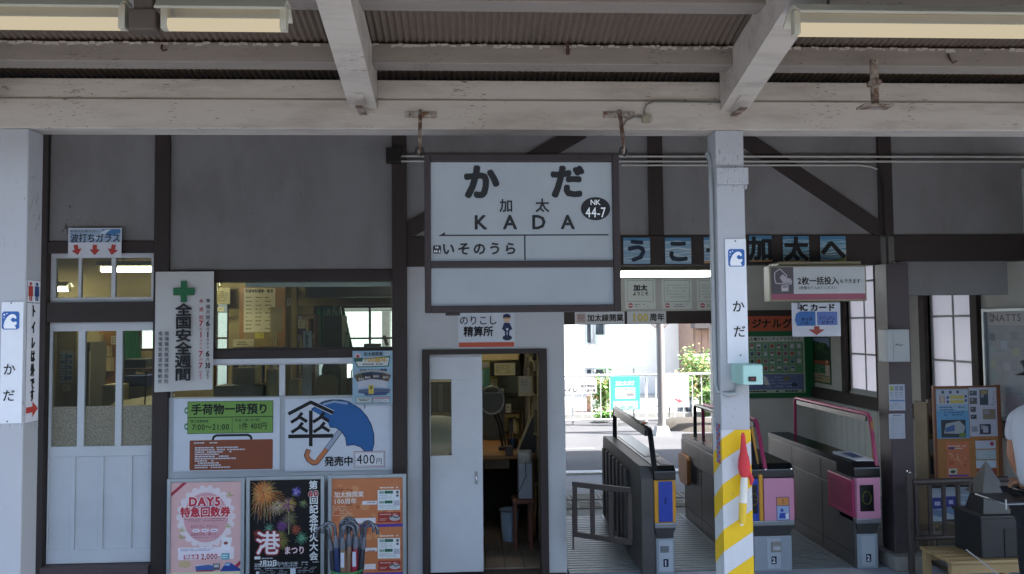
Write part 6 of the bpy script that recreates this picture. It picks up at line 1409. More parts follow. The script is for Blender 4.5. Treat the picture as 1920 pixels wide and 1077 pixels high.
# ---- doorway view
r, bx = shelfbox('roller_screen', 'cream roller screen at the top of the doorway view', 'screen', (899, 655, 973, 676), 9.3, .12, OFW)
S = Sheet(919, 678, 976, 706, 9.2); t = thing('black_notice', 'black framed notice sheet hanging in the doorway view', 'notice', S.base()); S.panel(.02, DARKM, t, 'frame')
S.rect(927, 681, 966, 704, '#a9a684', 1); S.dashes(930, 684, 960, 700, 5, '#7c795c', .8, 2, .4, 2, .1); S.finish(t)
S = Sheet(899, 662, 934, 730, 9.6); t = sheet_thing('wall_map', 'green and yellow map sheet on the wall in the doorway view', 'map', S, '#8c8a3c', .003)
S.rect(899, 680, 916, 690, '#8c8f94', 2); S.rect(899, 692, 918, 726, '#4f9a8c', 2); S.poly([(903, 694), (908, 692), (906, 724), (901, 724)], '#7fb29c', 3); S.rect(899, 662, 915, 672, '#a89c30', 2); S.poly([(918, 704), (932, 706), (930, 726), (920, 724)], '#a3a03a', 3); S.finish(t)
S = Sheet(934, 706, 980, 775, 9.9); t = thing('window_blind', 'grey slatted window blind in the doorway view', 'blind', S.base()); gm_ = M('blind_grey', '#5f6867', .6)
for i in range(14): z = S.o.z - S.h / 2 + S.h * i / 14; boxp('slat', t, (S.o.x - S.w / 2, S.o.x + S.w / 2, 9.9, 9.915, z, z + S.h / 14 * .86), gm_)
S = Sheet(934, 729, 944, 757, 9.0); t = sheet_thing('clipped_note', 'white note clipped beside the round magnifier', 'note', S, '#a9adaa', .002); S.dashes(935, 732, 943, 754, 6, '#6c7070', .8); S.finish(t)
# magnifier lamp on an arm
ym_ = 7.6; c_ = P(922, 751, ym_); rr_ = abs(xa(945, 750, ym_) - xa(922, 750, ym_)) 
r = thing('magnifier_lamp', 'round magnifier with a steel ring on a black arm over the desk', 'magnifier', (c_.x + .08, ym_, .80))
MB().tube([(c_.x + rr_ * math.cos(k * math.pi / 16), ym_, c_.z + rr_ * 1.12 * math.sin(k * math.pi / 16)) for k in range(32)], .010, STEEL, 8, closed=True).build('ring', r)
m = MB(); m.add([(c_.x + rr_ * math.cos(k * math.pi / 16), ym_ + .002, c_.z + rr_ * 1.12 * math.sin(k * math.pi / 16)) for k in range(32)], [tuple(range(32))], M_glass('lens_glass', '#e6eeee', .8)); m.build('lens', r)
MB().tube([(c_.x + .02, ym_ + .01, c_.z - rr_ * 1.1), (c_.x + .06, ym_ + .02, 1.02), (c_.x + .10, ym_ + .03, .80)], .011, DARKM, 8).build('arm', r); MB().tube([(c_.x + .05, ym_ + .01, c_.z - rr_ * 1.05), (c_.x + .09, ym_ + .02, 1.02), (c_.x + .13, ym_ + .03, .80)], .009, DARKM, 8).build('arm_strut', r)
boxp('base', r, (c_.x + .06, c_.x + .17, ym_ - .03, ym_ + .09, .771, .80), DARKM, .004)
r = thing('doorway_desk', 'wooden desk with a dark space beneath it in the doorway view', 'desk', (xa(940, 840, 7.6), 7.6, 0))
a, b = -.6, xa(1004, 840, 7.3); boxp('desk_top', r, (a, b, 7.3, 8.3, .735, .77), WDO, .004); boxp('drawer', r, (xa(908, 850, 7.35), xa(955, 850, 7.35), 7.35, 7.8, .64, .734), M('drawer_brown', '#4a3b22', .6), .003); boxp('desk_back', r, (a, b, 8.24, 8.28, 0, .734), M('under_desk_shade_dark', '#1d1a17', .8)); boxp('desk_side', r, (b - .03, b, 7.35, 8.239, 0, .734), WDO)  # near-black back panel imitates the shade under the desk
boxp('desk_board', r, (xa(905, 750, 8.4), xa(945, 750, 8.4), 8.3, 8.33, .772, 1.25), M('board_greyblue', '#6e787c', .6))
for i, (px, c, lab) in enumerate((((952, 812, 958, 838), '#4c3a2c', 'brown pencil cup at the back of the doorway desk'), ((957, 815, 963, 838), '#3a5c8c', 'blue marker tin on the doorway desk'), ((964, 808, 972, 838), '#3b322a', 'dark pot of stamps on the doorway desk'))):
    x = xa((px[0] + px[2]) / 2, 830, 7.7); z1_ = .80 + .07; r_ = thing('pen_pot', lab, 'pot', (x, 7.7, .771), 'pots on the doorway desk'); MB().lathe([(.02, 0), (.022, .09)], (x, 7.7, .771), pm(c), 12).build('pot', r_)
    for k in range(4): MB().tube([(x + .008 * (k - 1.5), 7.7, .78), (x + .014 * (k - 1.5), 7.70, .90 + .01 * k)], .003, pm(('#8c2f2f', '#2f2f33', '#b9a23a', '#3c5a8c')[k]), 5).build('pencil', r_)
m = MB(); a0, a1 = P(998, 782, 7.35), P(970, 842, 7.35); m.add([(a0.x, 7.35, a0.z), (a0.x + .03, 7.35, a0.z), (a0.x + .03, 7.35, .775), (a1.x, 7.35, .775)], [(3, 2, 1, 0)], M('easel_dark', '#26241f', .5)); m.bar((a0.x - .005, 7.345, a0.z + .01), (a1.x - .01, 7.345, .78), .015, .02, OFW)
tag(m.build('slanted_frame'), 'slanted framed panel leaning at the right end of the doorway desk', 'frame')
r, bx = shelfbox('drawer_box', 'small dark drawer box on the front edge of the doorway desk', 'box', (948, 838, 962, 850), 7.25, .12, M('box_wine', '#3a2020', .5), z0=.771)
# right jamb wall clutter
xw = X['end'] - .09
t = thing('wall_shelving', 'cream post and shelf boards along the right wall inside the doorway', 'shelves', (xw - .04, 7.4, 0)); cw = M('shelf_cream', '#8f8660', .7, 0, .15, 6, .2)
boxp('side_post', t, (xw - .06, xw - .02, 7.2, 7.26, 0, 2.0), cw, .003); boxp('side_post', t, (xw - .06, xw - .02, 8.2, 8.26, 0, 2.0), cw, .003)
for z in (.5, .95, 1.3, 1.6, 1.85): boxp('shelf_board', t, (xw - .09, xw - .015, 7.262, 8.198, z, z + .02), cw, .002)
for k, (y, z, h, c) in enumerate(((7.3, 1.321, .16, '#5c4a33'), (7.42, 1.321, .2, '#8a8468'), (7.56, 1.321, .14, '#32302a'), (7.3, .971, .2, '#6d6246'), (7.5, .971, .24, '#a39a78'), (7.32, 1.621, .15, '#2d2a25'), (7.5, 1.621, .18, '#7d7650'), (7.34, .521, .2, '#4c4334'))): boxp('file', t, (xw - .085, xw - .02, y, y + .05, z, z + h), pm(c))
S = Sheet(972, 706, 998, 743, 7.15); t = thing('clipboard', 'clipboard with a paper hanging at the right side of the doorway', 'clipboard', S.base()); S.panel(.006, OFW, t, 'board'); S.rect(975, 709, 994, 736, '#b5b19a', 1); S.dashes(977, 713, 992, 732, 6, '#77735c', .7, 2, .3, 2, .2); S.rect(974, 706, 986, 708, '#d5d3c0', 2); S.finish(t)
# stool with the white box, waste bin
ys2 = 6.95; a, b = xa(961, 945, ys2), xa(1001, 945, ys2); zst = za(980, 938, ys2); st_ = M('stool_red_wood', '#5c3122', .6, 0, .15, 5)
r = thing('small_stool', 'small reddish wooden stool inside the doorway', 'stool', ((a + b) / 2, ys2 + .12, .012)); boxp('seat', r, (a, b, ys2, ys2 + .24, zst - .035, zst), st_, .004)
for x in (a + .01, b - .04):
    for y in (ys2 + .01, ys2 + .2): boxp('leg', r, (x, x + .028, y, y + .028, .012, zst - .036), st_, .002)
r, bx = shelfbox('acrylic_box', 'white and clear plastic box standing on the small stool', 'box', (972, 848, 998, 936), ys2 + .03, .14, M('box_milky', '#858c94', .3), z0=zst + .001); boxp('clear_top', r, (bx[0] + .004, bx[1] - .004, ys2 + .026, ys2 + .0295, bx[3] - .10, bx[3] - .005), M('clear_plastic', '#5c6055', .1))
m = MB(); m.tube([(bx[0] + .06, ys2 + .024, bx[3] - .08), (bx[0] + .066, ys2 + .02, bx[3] - .2), (bx[0] + .03, ys2 + .02, bx[3] - .28), (bx[0] - .01, ys2 + .02, bx[3] - .36)], .0035, DARKM, 6); m.build('cord', r)
xb_, yb_ = xa(956, 990, 7.25), 7.3
r = thing('waste_bin', 'pale blue plastic waste bin on the office floor boards', 'bin', (xb_, yb_, .012)); bh = za(956, 958, 7.25)
MB().lathe([(.062, .012), (.085, bh), (.080, bh), (.058, .02)], (xb_, yb_, 0), M('bin_blue', '#8fa6bb', .4, 0, .04, 5), 24).build('bucket', r); MB().tube([(xb_ + .09 * math.cos(k * math.pi / 10), yb_ + .09 * math.sin(k * math.pi / 10), bh) for k in range(20)], .007, M('bin_rim', '#77736a', .5), 6, closed=True).build('rim', r)
# person's bent back seen in the sliding door's pane

# pale strip added for a reflection in the wide window, shelves and small clutter that make the office look worked in
r, bx = shelfbox('pane_reflection_strip', 'pale strip standing in for a reflection along the top of the wide office window', 'blind', (460, 529, 733, 538), D + .075, .03, M('pane_reflection_strip', '#eef2fa', .3))
FC = ['#8c8256', '#a39a70', '#5c5a48', '#3d4a3a', '#b5ab84', '#6d4a34', '#4a4c52', '#8f9488', '#2f3a5c', '#7a6a3c']
def clutter(name, label, cat, px, Y, n, seed, base=None):
    """a shelf unit with books and files of its own"""
    a, b, c, d = RC(*px, Y); rd = random.Random(seed); t = thing(name, label, cat, ((a + b) / 2, Y, c)); wm = M('shelf_brown', '#5b4634', .6)
    rows = max(1, int((d - c) / .24)); h = (d - c) / rows
    boxp('side_panel', t, (a - .02, a, Y, Y + .25, c, d), wm); boxp('side_panel', t, (b, b + .02, Y, Y + .25, c, d), wm)
    for k in range(rows + 1): boxp('shelf_board', t, (a + .001, b - .001, Y, Y + .25, c + k * h - .008, c + k * h + .008), wm)
    for k in range(rows):
        x = a + .01
        while x < b - .05:
            w_ = rd.uniform(.018, .06)
            if rd.random() < .85: boxp('file', t, (x, x + w_ - .002, Y + .02, Y + .22, c + k * h + .009, c + k * h + h * rd.uniform(.5, .85)), pm(rd.choice(FC)))
            x += w_
    return t
clutter('file_shelf', 'wooden shelf of files behind the middle pane of the left door', 'shelf', (152, 702, 172, 760), 9.2, 3, 4)
clutter('file_shelf', 'wooden shelf of files and boxes low behind the wide window', 'shelf', (438, 652, 532, 720), 9.9, 3, 8)
clutter('file_shelf', 'shelf of dark binders between the inner posts and the curtain', 'shelf', (558, 590, 588, 740), 9.9, 3, 15)
clutter('file_shelf', 'narrow shelf of files behind the event poster at the right of the wide window', 'shelf', (668, 688, 736, 742), 9.0, 3, 19)
clutter('file_shelf', 'shelf of ledgers against the back wall in the doorway view', 'shelf', (944, 776, 976, 815), 9.8, 3, 23)
def note(label, px, Y, col, seed):
    S = Sheet(*px, Y); t = sheet_thing('note', label, 'note', S, col, .002); x0, y0, x1, y1 = px
    S.dashes(x0 + 1.5, y0 + 2, x1 - 1.5, y1 - 2, max(2, int((y1 - y0) / 3.5)), '#6d6850', .8, 1, .4, seed, .3); S.finish(t)
for i, (px, Y, col, lab) in enumerate((((408, 576, 420, 584), 10.2, '#b8b090', 'tiny note just above the narrow bright window'), ((500, 628, 522, 650), 10.3, '#a89c74', 'paper sheet low on the wall right of the yellow memo'), ((538, 560, 545, 574), 9.09, '#c2bc9c', 'small white note pinned on the inner wooden post'), ((559, 600, 572, 616), 9.85, '#b0aa94', 'note stuck on the shelf left of the green curtain'), ((152, 622, 166, 642), 10.3, '#b2ab90', 'paper on the back wall left of the wooden panel'), ((208, 630, 222, 646), 10.2, '#c4bd9e', 'paper taped on the right of the wooden panel'), ((92, 630, 106, 650), 9.25, '#b8b298', 'paper taped at the top left of the steel cabinet'), ((920, 712, 932, 727), 9.5, '#c0bc8c', 'yellowish note on the wall map in the doorway view'), ((948, 758, 958, 774), 9.3, '#b5b8b4', 'pale note below the slatted blind'), ((985, 668, 993, 690), 7.5, '#aaa586', 'tall narrow note on the right wall of the doorway view'))): note(lab, px, Y, col, i)
r, bx = shelfbox('small_fan', 'beige electric heater on the counter near the white mullion', 'heater', (541, 712, 560, 741), 7.1, .15, M('heater_beige', '#9a8f70', .5), z0=.831)
for k in range(5): z = bx[2] + .02 + k * .025; boxp('grille_bar', r, (bx[0] + .008, bx[1] - .008, 7.094, 7.0995, z, z + .008), DARKM)
m = MB(); a = P(655, 700, 7.2); m.tube([(a.x, 7.2, .831), (a.x + .02, 7.2, a.z + .02), (a.x + .10, 7.15, a.z + .10)], .006, STEEL, 6); m.lathe([(.05, 0), (.02, .06)], (a.x + .12, 7.15, a.z + .05), GRY, 12); tag(m.build('desk_lamp'), 'small grey desk lamp on the counter at the right of the wide window', 'lamp')

r, bx = shelfbox('cream_binders', 'row of cream binders seen in the pane of the sliding door', 'binders', (800, 716, 852, 772), 8.0, .25, M('office_cream_dull', '#908867', .6), z0=None)
for k in range(5): x = bx[0] + (bx[1] - bx[0]) * (k + .5) / 5; boxp('binder', r, (x - .022, x + .022, 7.985, 7.999, bx[2] + .01, bx[3] - .02), pm(('#b5ab84', '#a39a70', '#bdb592', '#9c9368', '#b0a67c')[k]))
for x in (bx[0] + .01, bx[1] - .04): boxp('rack_leg', r, (x, x + .03, 8.02, 8.2, 0, bx[2] - .001), GRY)
# ------------------------------------------------------------ the street side, seen through the hall
PWH = M('porch_white', '#8f8986', .6, 0, .06, 5); WHT = M('fence_white', '#d5d6d4', .5, 0, .04, 6)
yp = 14.1; xpole = xa(1239, 700, yp)
t = thing('porch', 'porch post with two braces carrying the station porch roof on the street side', 'porch', (xpole, yp, 0))
zt = za(1239, 592, yp)
MB().tube([(xpole, yp, .12), (xpole, yp, zt + .2)], .068, PWH, 14).build('post', t)
m = MB(); m.hull([(xpole - .14, yp - .14, -.02), (xpole + .14, yp - .14, -.02), (xpole + .14, yp + .14, -.02), (xpole - .14, yp + .14, -.02)], [(xpole - .10, yp - .1, .13), (xpole + .10, yp - .1, .13), (xpole + .10, yp + .1, .13), (xpole - .10, yp + .1, .13)], M('foot_stone', '#b3b3b0', .9, 0, .1, 8)); m.build('stone_foot', t, bevel=.01)
for s_ in (-1, 1): MB().bar((xpole + s_ * .05, yp, zt - .18), (xpole + s_ * .36, yp, zt + .12), .09, .10, PWH).build('brace', t)
boxp('porch_beam', t, (-5.5, 6.5, yp - .07, yp + .07, zt + .12, zt + .32), PWH, .01)
boxp('post', t, (-1.56, -1.42, yp - .07, yp + .07, -.02, zt + .12), PWH, .01)
MB().bar((-1.49, yp, zt - .9), (-.75, yp, zt + .1), .1, .11, M('porch_white_lit', '#b9b5b0', .6)).build('brace', t)  # lighter copy of the porch white, the lit look put into the colour
boxp('post', t, (-3.1, -2.96, yp - .07, yp + .07, -.02, zt + .12), PWH, .01)
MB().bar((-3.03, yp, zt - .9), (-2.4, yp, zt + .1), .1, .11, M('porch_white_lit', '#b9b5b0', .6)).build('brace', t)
boxp('porch_beam', t, (-5.5, 6.5, DB + .3, DB + .4, zt + .5, zt + .6), PWH, .01)
# white railing across the street
yf = 15.6; ztop = za(1200, 703, yf); zbot = za(1200, 790, yf)
t = thing('white_railing', 'white metal railing with thin bars along the far side of the street', 'railing', (xa(1200, 800, yf), yf, 0))
xl_, xr_ = -1.0, xa(1420, 700, yf)
MB().tube([(xl_, yf, ztop), (xr_, yf, ztop)], .022, WHT, 8).build('top_rail', t); MB().tube([(xl_, yf, zbot + .04), (xr_, yf, zbot + .04)], .018, WHT, 8).build('bottom_rail', t)
step = xa(1417, 740, yf) - xa(1400, 740, yf); x = xl_ + .05; k = 0
while x < xr_:
    MB().tube([(x, yf, zbot + .04), (x, yf, ztop)], .009, WHT, 6).build('bar', t)
    if k % 8 == 0: boxp('post', t, (x - .02, x + .02, yf + .03, yf + .07, -.02, ztop + .01), WHT)
    x += step * 1.0; k += 1
kb = MB().box(-12, 12, 16.3, 16.5, -.02, .12, M('kerb_stone', '#a3a29d', .9, 0, .1, 5)).build('kerb'); kb['kind'] = 'structure'
pv = MB().box(-30, 30, 16.5, 60, -.02, .10, M('yard_concrete', '#a9a7a0', .9, 0, .08, 2)).build('yard'); pv['kind'] = 'structure'
pd = MB()
for (px, py, w_, l_) in ((1306, 821, .28, .10), (1085, 841, .5, .05)):
    p = PZ(px, py, -.016); pd.box(p.x - w_ / 2, p.x + w_ / 2, p.y - l_ / 2, p.y + l_ / 2, -.0195, -.016, M('road_patch', '#8f8f8f', .8))
pd = pd.build('road_patch'); pd['kind'] = 'structure'
def board(name, label, cat, px, Y, col, draw=None, th=.03, legs=True, z=None, group=None):
    S = Sheet(*px, Y); t = thing(name, label, cat, (S.o.x, Y, 0) if legs else S.base(), group); S.panel(th, pm(col), t, 'panel')
    if draw: draw(S)
    S.finish(t)
    if legs:
        for q in (-.3, .3): MB().tube([(S.o.x + q * S.w, Y + th + .02, -.02), (S.o.x + q * S.w, Y + th + .02, S.o.z)], .018, M('sign_leg', '#8c8f8c', .5, .3), 8).build('leg', t)
    return t
def d1(S):
    S.rect(1120, 630, 1204, 689, '#e6eae4', 1); S.box(1118.5, 628.5, 1205.5, 690.5, '#6fae78', 1.6, 2)
    S.dashes(1130, 635, 1190, 640, 1, '#c2cbc2', .7, 3); S.ell(1160, 645, 4, 5, '#d8dcd6', 3, 12); S.rect(1122, 681, 1140, 688, '#e2dc9a', 3)
    for k in range(5): S.line([(1145 + k * 8, 648), (1141 + k * 9, 668)], .8, '#cfd6cf', 3)
    S.dashes(1126, 655, 1196, 678, 4, '#d0d8d0', .35, 3, .25, 3, .2)
board('map_board', 'large pale map board with a thin green border above the railing', 'board', (1118, 628, 1206, 691), 17.2, '#e6ece6', d1)
def d2(S):
    S.rect(1146, 708, 1199, 768, '#35b7a6', 1); S.text('加太町', 1172, 719, 9, '#d8efe9', .05, W=36); S.rect(1154, 727, 1191, 748, '#e2e4e2', 2)
    S.dashes(1156, 729, 1189, 733, 1, '#6c8f9a', .8, 3); S.dashes(1156, 735, 1189, 739, 1, '#d9a75f', .8, 3); S.rect(1175, 738, 1189, 743, '#8b9298', 3); S.dashes(1156, 743, 1189, 747, 1, '#7aa0ae', .8, 3)
    S.rect(1149, 752, 1196, 767, '#a9d8cf', 2); rd = random.Random(3)
    for k in range(26): S.ell(rd.uniform(1151, 1194), rd.uniform(754, 765), rd.uniform(1, 3), rd.uniform(1, 2), rd.choice(('#d9e6e2', '#7fb9b0', '#c6dcd8', '#5f9a8f')), 3, 8)
board('teal_sign', 'teal and white information sign standing at the railing', 'sign', (1145, 706, 1200, 769), 15.35, '#35b7a6', d2)
def d3(S): S.text('トイレ', 1068, 732, 11, '#3c3c44', .02, W=30)
board('toilet_arrow_sign', 'white toilet sign on the railing beside the office wall edge', 'sign', (1050, 711, 1084, 738), 15.5, '#d9d9d6', d3, legs=False, th=.01)
def d4(S): S.rect(1087, 712, 1118, 719, '#d8d3cc', 1); S.text('加太港魚町', 1103, 724, 6, '#4a4a52', .02, W=27); S.text('バス乗り場', 1103, 732.5, 6, '#4a4a52', .02, W=27)
board('bus_sign', 'white sign with two lines of characters on the railing, left of the teal sign', 'sign', (1086, 711, 1119, 738), 15.5, '#dddcd8', d4, legs=False, th=.01)
def d5(S): S.dashes(1250, 709, 1282, 728, 3, '#c6b9bb', .6, 1, .35, 5); S.dashes(1252, 732, 1288, 744, 2, '#c9c2c4', .5, 1, .35, 7); S.poly([(1263, 746), (1273, 750), (1273, 747), (1280, 754), (1270, 756), (1271, 753), (1262, 749)], '#c4646c', 2)
board('arrow_board', 'large white board with a small red arrow right of the porch post', 'board', (1246, 702, 1292, 764), 16.0, '#e2e0de', d5, th=.02)
# houses beyond
HW = M('house_white', '#ebe9e5', .8, 0, .04, 2)
def house(label, x0, x1, y, z1, mat, wins, roofc, dep=7, trims=(), name='house'):
    t = thing(name, label, 'house', ((x0 + x1) / 2, y, -.02)); boxp('wall', t, (x0, x1, y, y + dep, -.02, z1), mat)
    m = MB(); m.prism_x([(y - .5, z1 + .01), (y + dep / 2, z1 + 1.8), (y + dep + .5, z1 + .01), (y + dep + .5, z1 + .16), (y + dep / 2, z1 + 2.0), (y - .5, z1 + .16)], x0 - .4, x1 + .4, M(roofc[0], roofc[1], .8, 0, .2, 4, .3)); m.build('roof', t)
    for (a, b, c, d) in wins:
        X0, X1, Z0, Z1 = RC(a, b, c, d, y); f = MB(); q = .04
        f.box(X0 - q, X0, y - .05, y - .002, Z0 - q, Z1 + q, ALU); f.box(X1, X1 + q, y - .05, y - .002, Z0 - q, Z1 + q, ALU); f.box(X0, X1, y - .05, y - .002, Z1, Z1 + q, ALU); f.box(X0, X1, y - .05, y - .002, Z0 - q, Z0, ALU)
        w_ = f.build('window', t); boxp('pane', w_, (X0, X1, y - .02, y - .004, Z0, Z1), M('dark_pane', '#3d444a', .1, 0, .1, 3))
    return t
yh1 = 21.0
house('white rendered house straight beyond the railing', xa(1040, 650, yh1) - 6, xa(1296, 650, yh1), yh1, 6.0, HW, [(1100, 560, 1107, 643), (1116, 560, 1131, 643), (1100, 693, 1108, 701), (1116, 693, 1132, 705)], ('roof_grey_tiles', '#5a5b5e'))
yh2 = 19.6
t = house('brown boarded house at the right edge of the street door', xa(1300, 650, yh2), xa(1300, 650, yh2) + 8, yh2, 3.6, M('brown_boards', '#8d7468', .8, 0, .15, 6), [], ('roof_dark_tiles', '#46474a'))
X0, X1, Z0, Z1 = RC(1301, 598, 1338, 616, yh2 - .3); boxp('eave_board', t, (X0, X1 + 2, yh2 - .4, yh2 - .01, Z0, Z1), M('eave_dark', '#4f4a4a', .8))
x = xa(1303, 640, yh2)
for k in range(14): boxp('board', t, (x + k * .16, x + k * .16 + .15, yh2 - .03, yh2 - .002, 1.2, za(1320, 618, yh2)), M('brown_boards', '#8d7468', .8, 0, .15, 6))
boxp('lower_wall', t, (xa(1300, 650, yh2), xa(1300, 650, yh2) + 8, yh2 - .05, yh2 - .002, -.02, 1.19), HW)
yh3 = 23.0
house('tall pale house farther left seen through the office windows', -9.5, -2.2, yh3, 6.5, M('house_cream', '#e6e2d8', .8, 0, .04, 2), [(600, 592, 622, 606), (700, 618, 716, 640)], ('roof_brown_tiles', '#6e5546'))
# low brick planter, dark boxes, air unit
r, bx = shelfbox('brick_wall', 'low stretch of pale red brick wall behind the railing at the left', 'wall', (1076, 786, 1112, 800), 16.9, .2, M('brick_pale', '#b08c80', .9, 0, .15, 8), z0=.10)
for k in range(5):
    for j in range(2):
        w_ = (bx[1] - bx[0]) / 5; h_ = (bx[3] - bx[2]) / 2; o_ = (j % 2) * w_ / 2 - w_ / 4
        boxp('brick', r, (bx[0] + k * w_ + o_ + .006, bx[0] + (k + 1) * w_ + o_ - .006, 16.885, 16.899, bx[2] + j * h_ + .005, bx[2] + (j + 1) * h_ - .005), M('brick_red_pale', '#b58a7c', .9, 0, .12, 9))
for px, lab, c in (((1276, 763, 1287, 785), 'dark blue grey bin behind the railing under the arrow board', '#4a5663'), ((1289, 747, 1298, 784), 'tall dark post box behind the railing at the foot of the right bush', '#56606a')):
    r, bx = shelfbox('street_bin', lab, 'bin', px, 16.4, .3, pm(c), z0=.10, bevel=.02); boxp('lid', r, (bx[0] - .01, bx[1] + .01, 16.39, 16.71, bx[3] + .001, bx[3] + .03), pm('#2f363d'))
r, bx = shelfbox('wall_post', 'brown post standing behind the railing near the office wall edge', 'post', (1101, 742, 1108, 786), 16.9, .1, M('brown_post', '#8a6a5c', .8), z0=.10)
r, bx = shelfbox('air_unit', 'white outdoor air unit behind the railing left of the teal sign', 'air unit', (1109, 762, 1133, 800), 17.6, .35, WHT, z0=.10)
m = MB(); m.lathe([(.15, 0), (.15, .01)], ((bx[0] + bx[1]) / 2, 17.585, (bx[2] + bx[3]) / 2), M('fan_grey', '#8b8f93', .5), 20, 'y'); m.build('fan_grille', r)
# bushes and trees
LEAFS = [M('leaf_a', '#5f8a45', .6, 0, .2, 3), M('leaf_b', '#7aa055', .6, 0, .2, 3), M('leaf_c', '#a0bd78', .6, 0, .2, 3), M('leaf_red', '#b3996a', .6, 0, .2, 3)]
def plant(name, label, cat, px, Y, n, leaf=.05, trunk=True, seed=1, mats=LEAFS, group=None, ztr=-.02):
    a, b, c, d = RC(*px, Y); rd = random.Random(seed); cx, w_ = (a + b) / 2, (b - a) / 2; c = max(c, .05)
    t = thing(name, label, cat, (cx, Y, ztr), group)
    m = MB(); limbs = []
    base = Vector((cx, Y, ztr)); mid = Vector((cx + rd.uniform(-.05, .05), Y, c + (d - c) * .35))
    if trunk: m.tube([base, (base + mid) / 2 + Vector((.03, 0, 0)), mid], .03, M('bark', '#6b5d4e', .9, 0, .2, 12, .4), 8, rr=[.05, .04, .03])
    for k in range(9):
        e = Vector((cx + rd.uniform(-.85, .85) * w_, Y + rd.uniform(-.6, .6) * w_, c + (d - c) * rd.uniform(.35, .97))); limbs.append((mid, e)); m.tube([mid, (mid + e) / 2 + Vector((rd.uniform(-.05, .05), rd.uniform(-.05, .05), .04)), e], .012, M('bark', '#6b5d4e', .9, 0, .2, 12, .4), 5, rr=[.016, .011, .004])
    m.build('trunk', t)
    m = MB(); cl = [e for _, e in limbs] + [Vector((cx + rd.uniform(-.8, .8) * w_, Y + rd.uniform(-.5, .5) * w_, c + (d - c) * rd.uniform(.15, .95))) for _ in range(16)]
    for k in range(n):
        q = rd.choice(cl); r_ = w_ * .34
        p = q + Vector((rd.gauss(0, r_ * .6), rd.gauss(0, r_ * .6), rd.gauss(0, (d - c) * .12)))
        if p.z < .02: continue
        u = Vector((rd.gauss(0, 1), rd.gauss(0, 1), rd.gauss(0, .7))).normalized(); v = u.cross(Vector((rd.gauss(0, 1), rd.gauss(0, 1), rd.gauss(0, 1)))).normalized()
        s_ = leaf * rd.uniform(.6, 1.3); m.add([p - u * s_, p + v * s_ * .42, p + u * s_, p - v * s_ * .42], [(0, 1, 2, 3)], mats[min(len(mats) - 1, int(rd.random() ** 1.3 * len(mats)))])
    m.build('foliage', t); return t
plant('bush', 'loose green bush behind the railing just left of the teal sign', 'bush', (1112, 712, 1150, 792), 16.6, 1500, .045, True, 3)
plant('bush', 'light green leafy tree with reddish tips above the railing at the right', 'tree', (1278, 672, 1348, 775), 17.6, 3800, .045, True, 8, ztr=.10)
plant('bush', 'low fresh green shrub at the foot of the right door post', 'shrub', (1314, 732, 1346, 790), 16.2, 1300, .05, False, 12, [LEAFS[1], LEAFS[2]])
plant('bush', 'low plants spreading at the foot of the railing below the teal sign', 'shrub', (1118, 774, 1150, 800), 16.0, 700, .04, False, 15, [LEAFS[0], LEAFS[1]])
# planting strip at the bush foot
m = MB(); p = PZ(1305, 800, .0); m.lathe([(.75, -.02), (.62, .10), (.2, .14)], (p.x, p.y + .1, 0), M('soil', '#3f3a33', .95, 0, .3, 12, .6), 24); m = m.build('planting_mound'); m['kind'] = 'structure'
# ------------------------------------------------------------ station officer at the right edge, facing left
SKN = M('skin', '#b98468', .5, 0, .05, 8); SHIRT = M('white_shirt', '#c9cfdc', .7, 0, .03, 10, .1); TRS = M('navy_trousers', '#14161f', .75, 0, .1, 14); CAPM = M('navy_cap', '#1c2030', .7, 0, .08, 12)
def skin_mesh(name, parent, verts, edges, radii, mat, levels=2, root=0):
    me = bpy.data.meshes.new(name); o = bpy.data.objects.new(name, me); COL.objects.link(o); o.parent = parent; org = worig(parent)
    me.from_pydata([tuple(Vector(v) - org) for v in verts], edges, []); me.materials.append(mat); me.update()
    sk = o.modifiers.new('skin', 'SKIN'); sk.use_smooth_shade = True; sk.use_x_symmetry = False
    if not me.skin_vertices: 
        try: me.attributes
        except Exception: pass
    lay = me.skin_vertices[0].data if len(me.skin_vertices) else None
    if lay is None:
        bpy.context.view_layer.objects.active = o; o.select_set(True); bpy.ops.mesh.customdata_skin_add(); lay = me.skin_vertices[0].data
    for i, r_ in enumerate(radii): lay[i].radius = (r_, r_) if not isinstance(r_, tuple) else r_; lay[i].use_root = (i == root)
    sb = o.modifiers.new('subd', 'SUBSURF'); sb.levels = levels; sb.render_levels = levels
    return o
YPn = 4.72; px0 = xa(1905, 700, YPn)
ox = px0 + .185             # head centre
PR = thing('person', 'station officer in a navy cap, white short sleeved shirt and dark trousers holding a tray', 'person', (ox, YPn, 0))
ZS = .966
def V(x, y, z): return (ox + x - (.065 if z < 1.42 else 0), YPn + y, z * ZS)
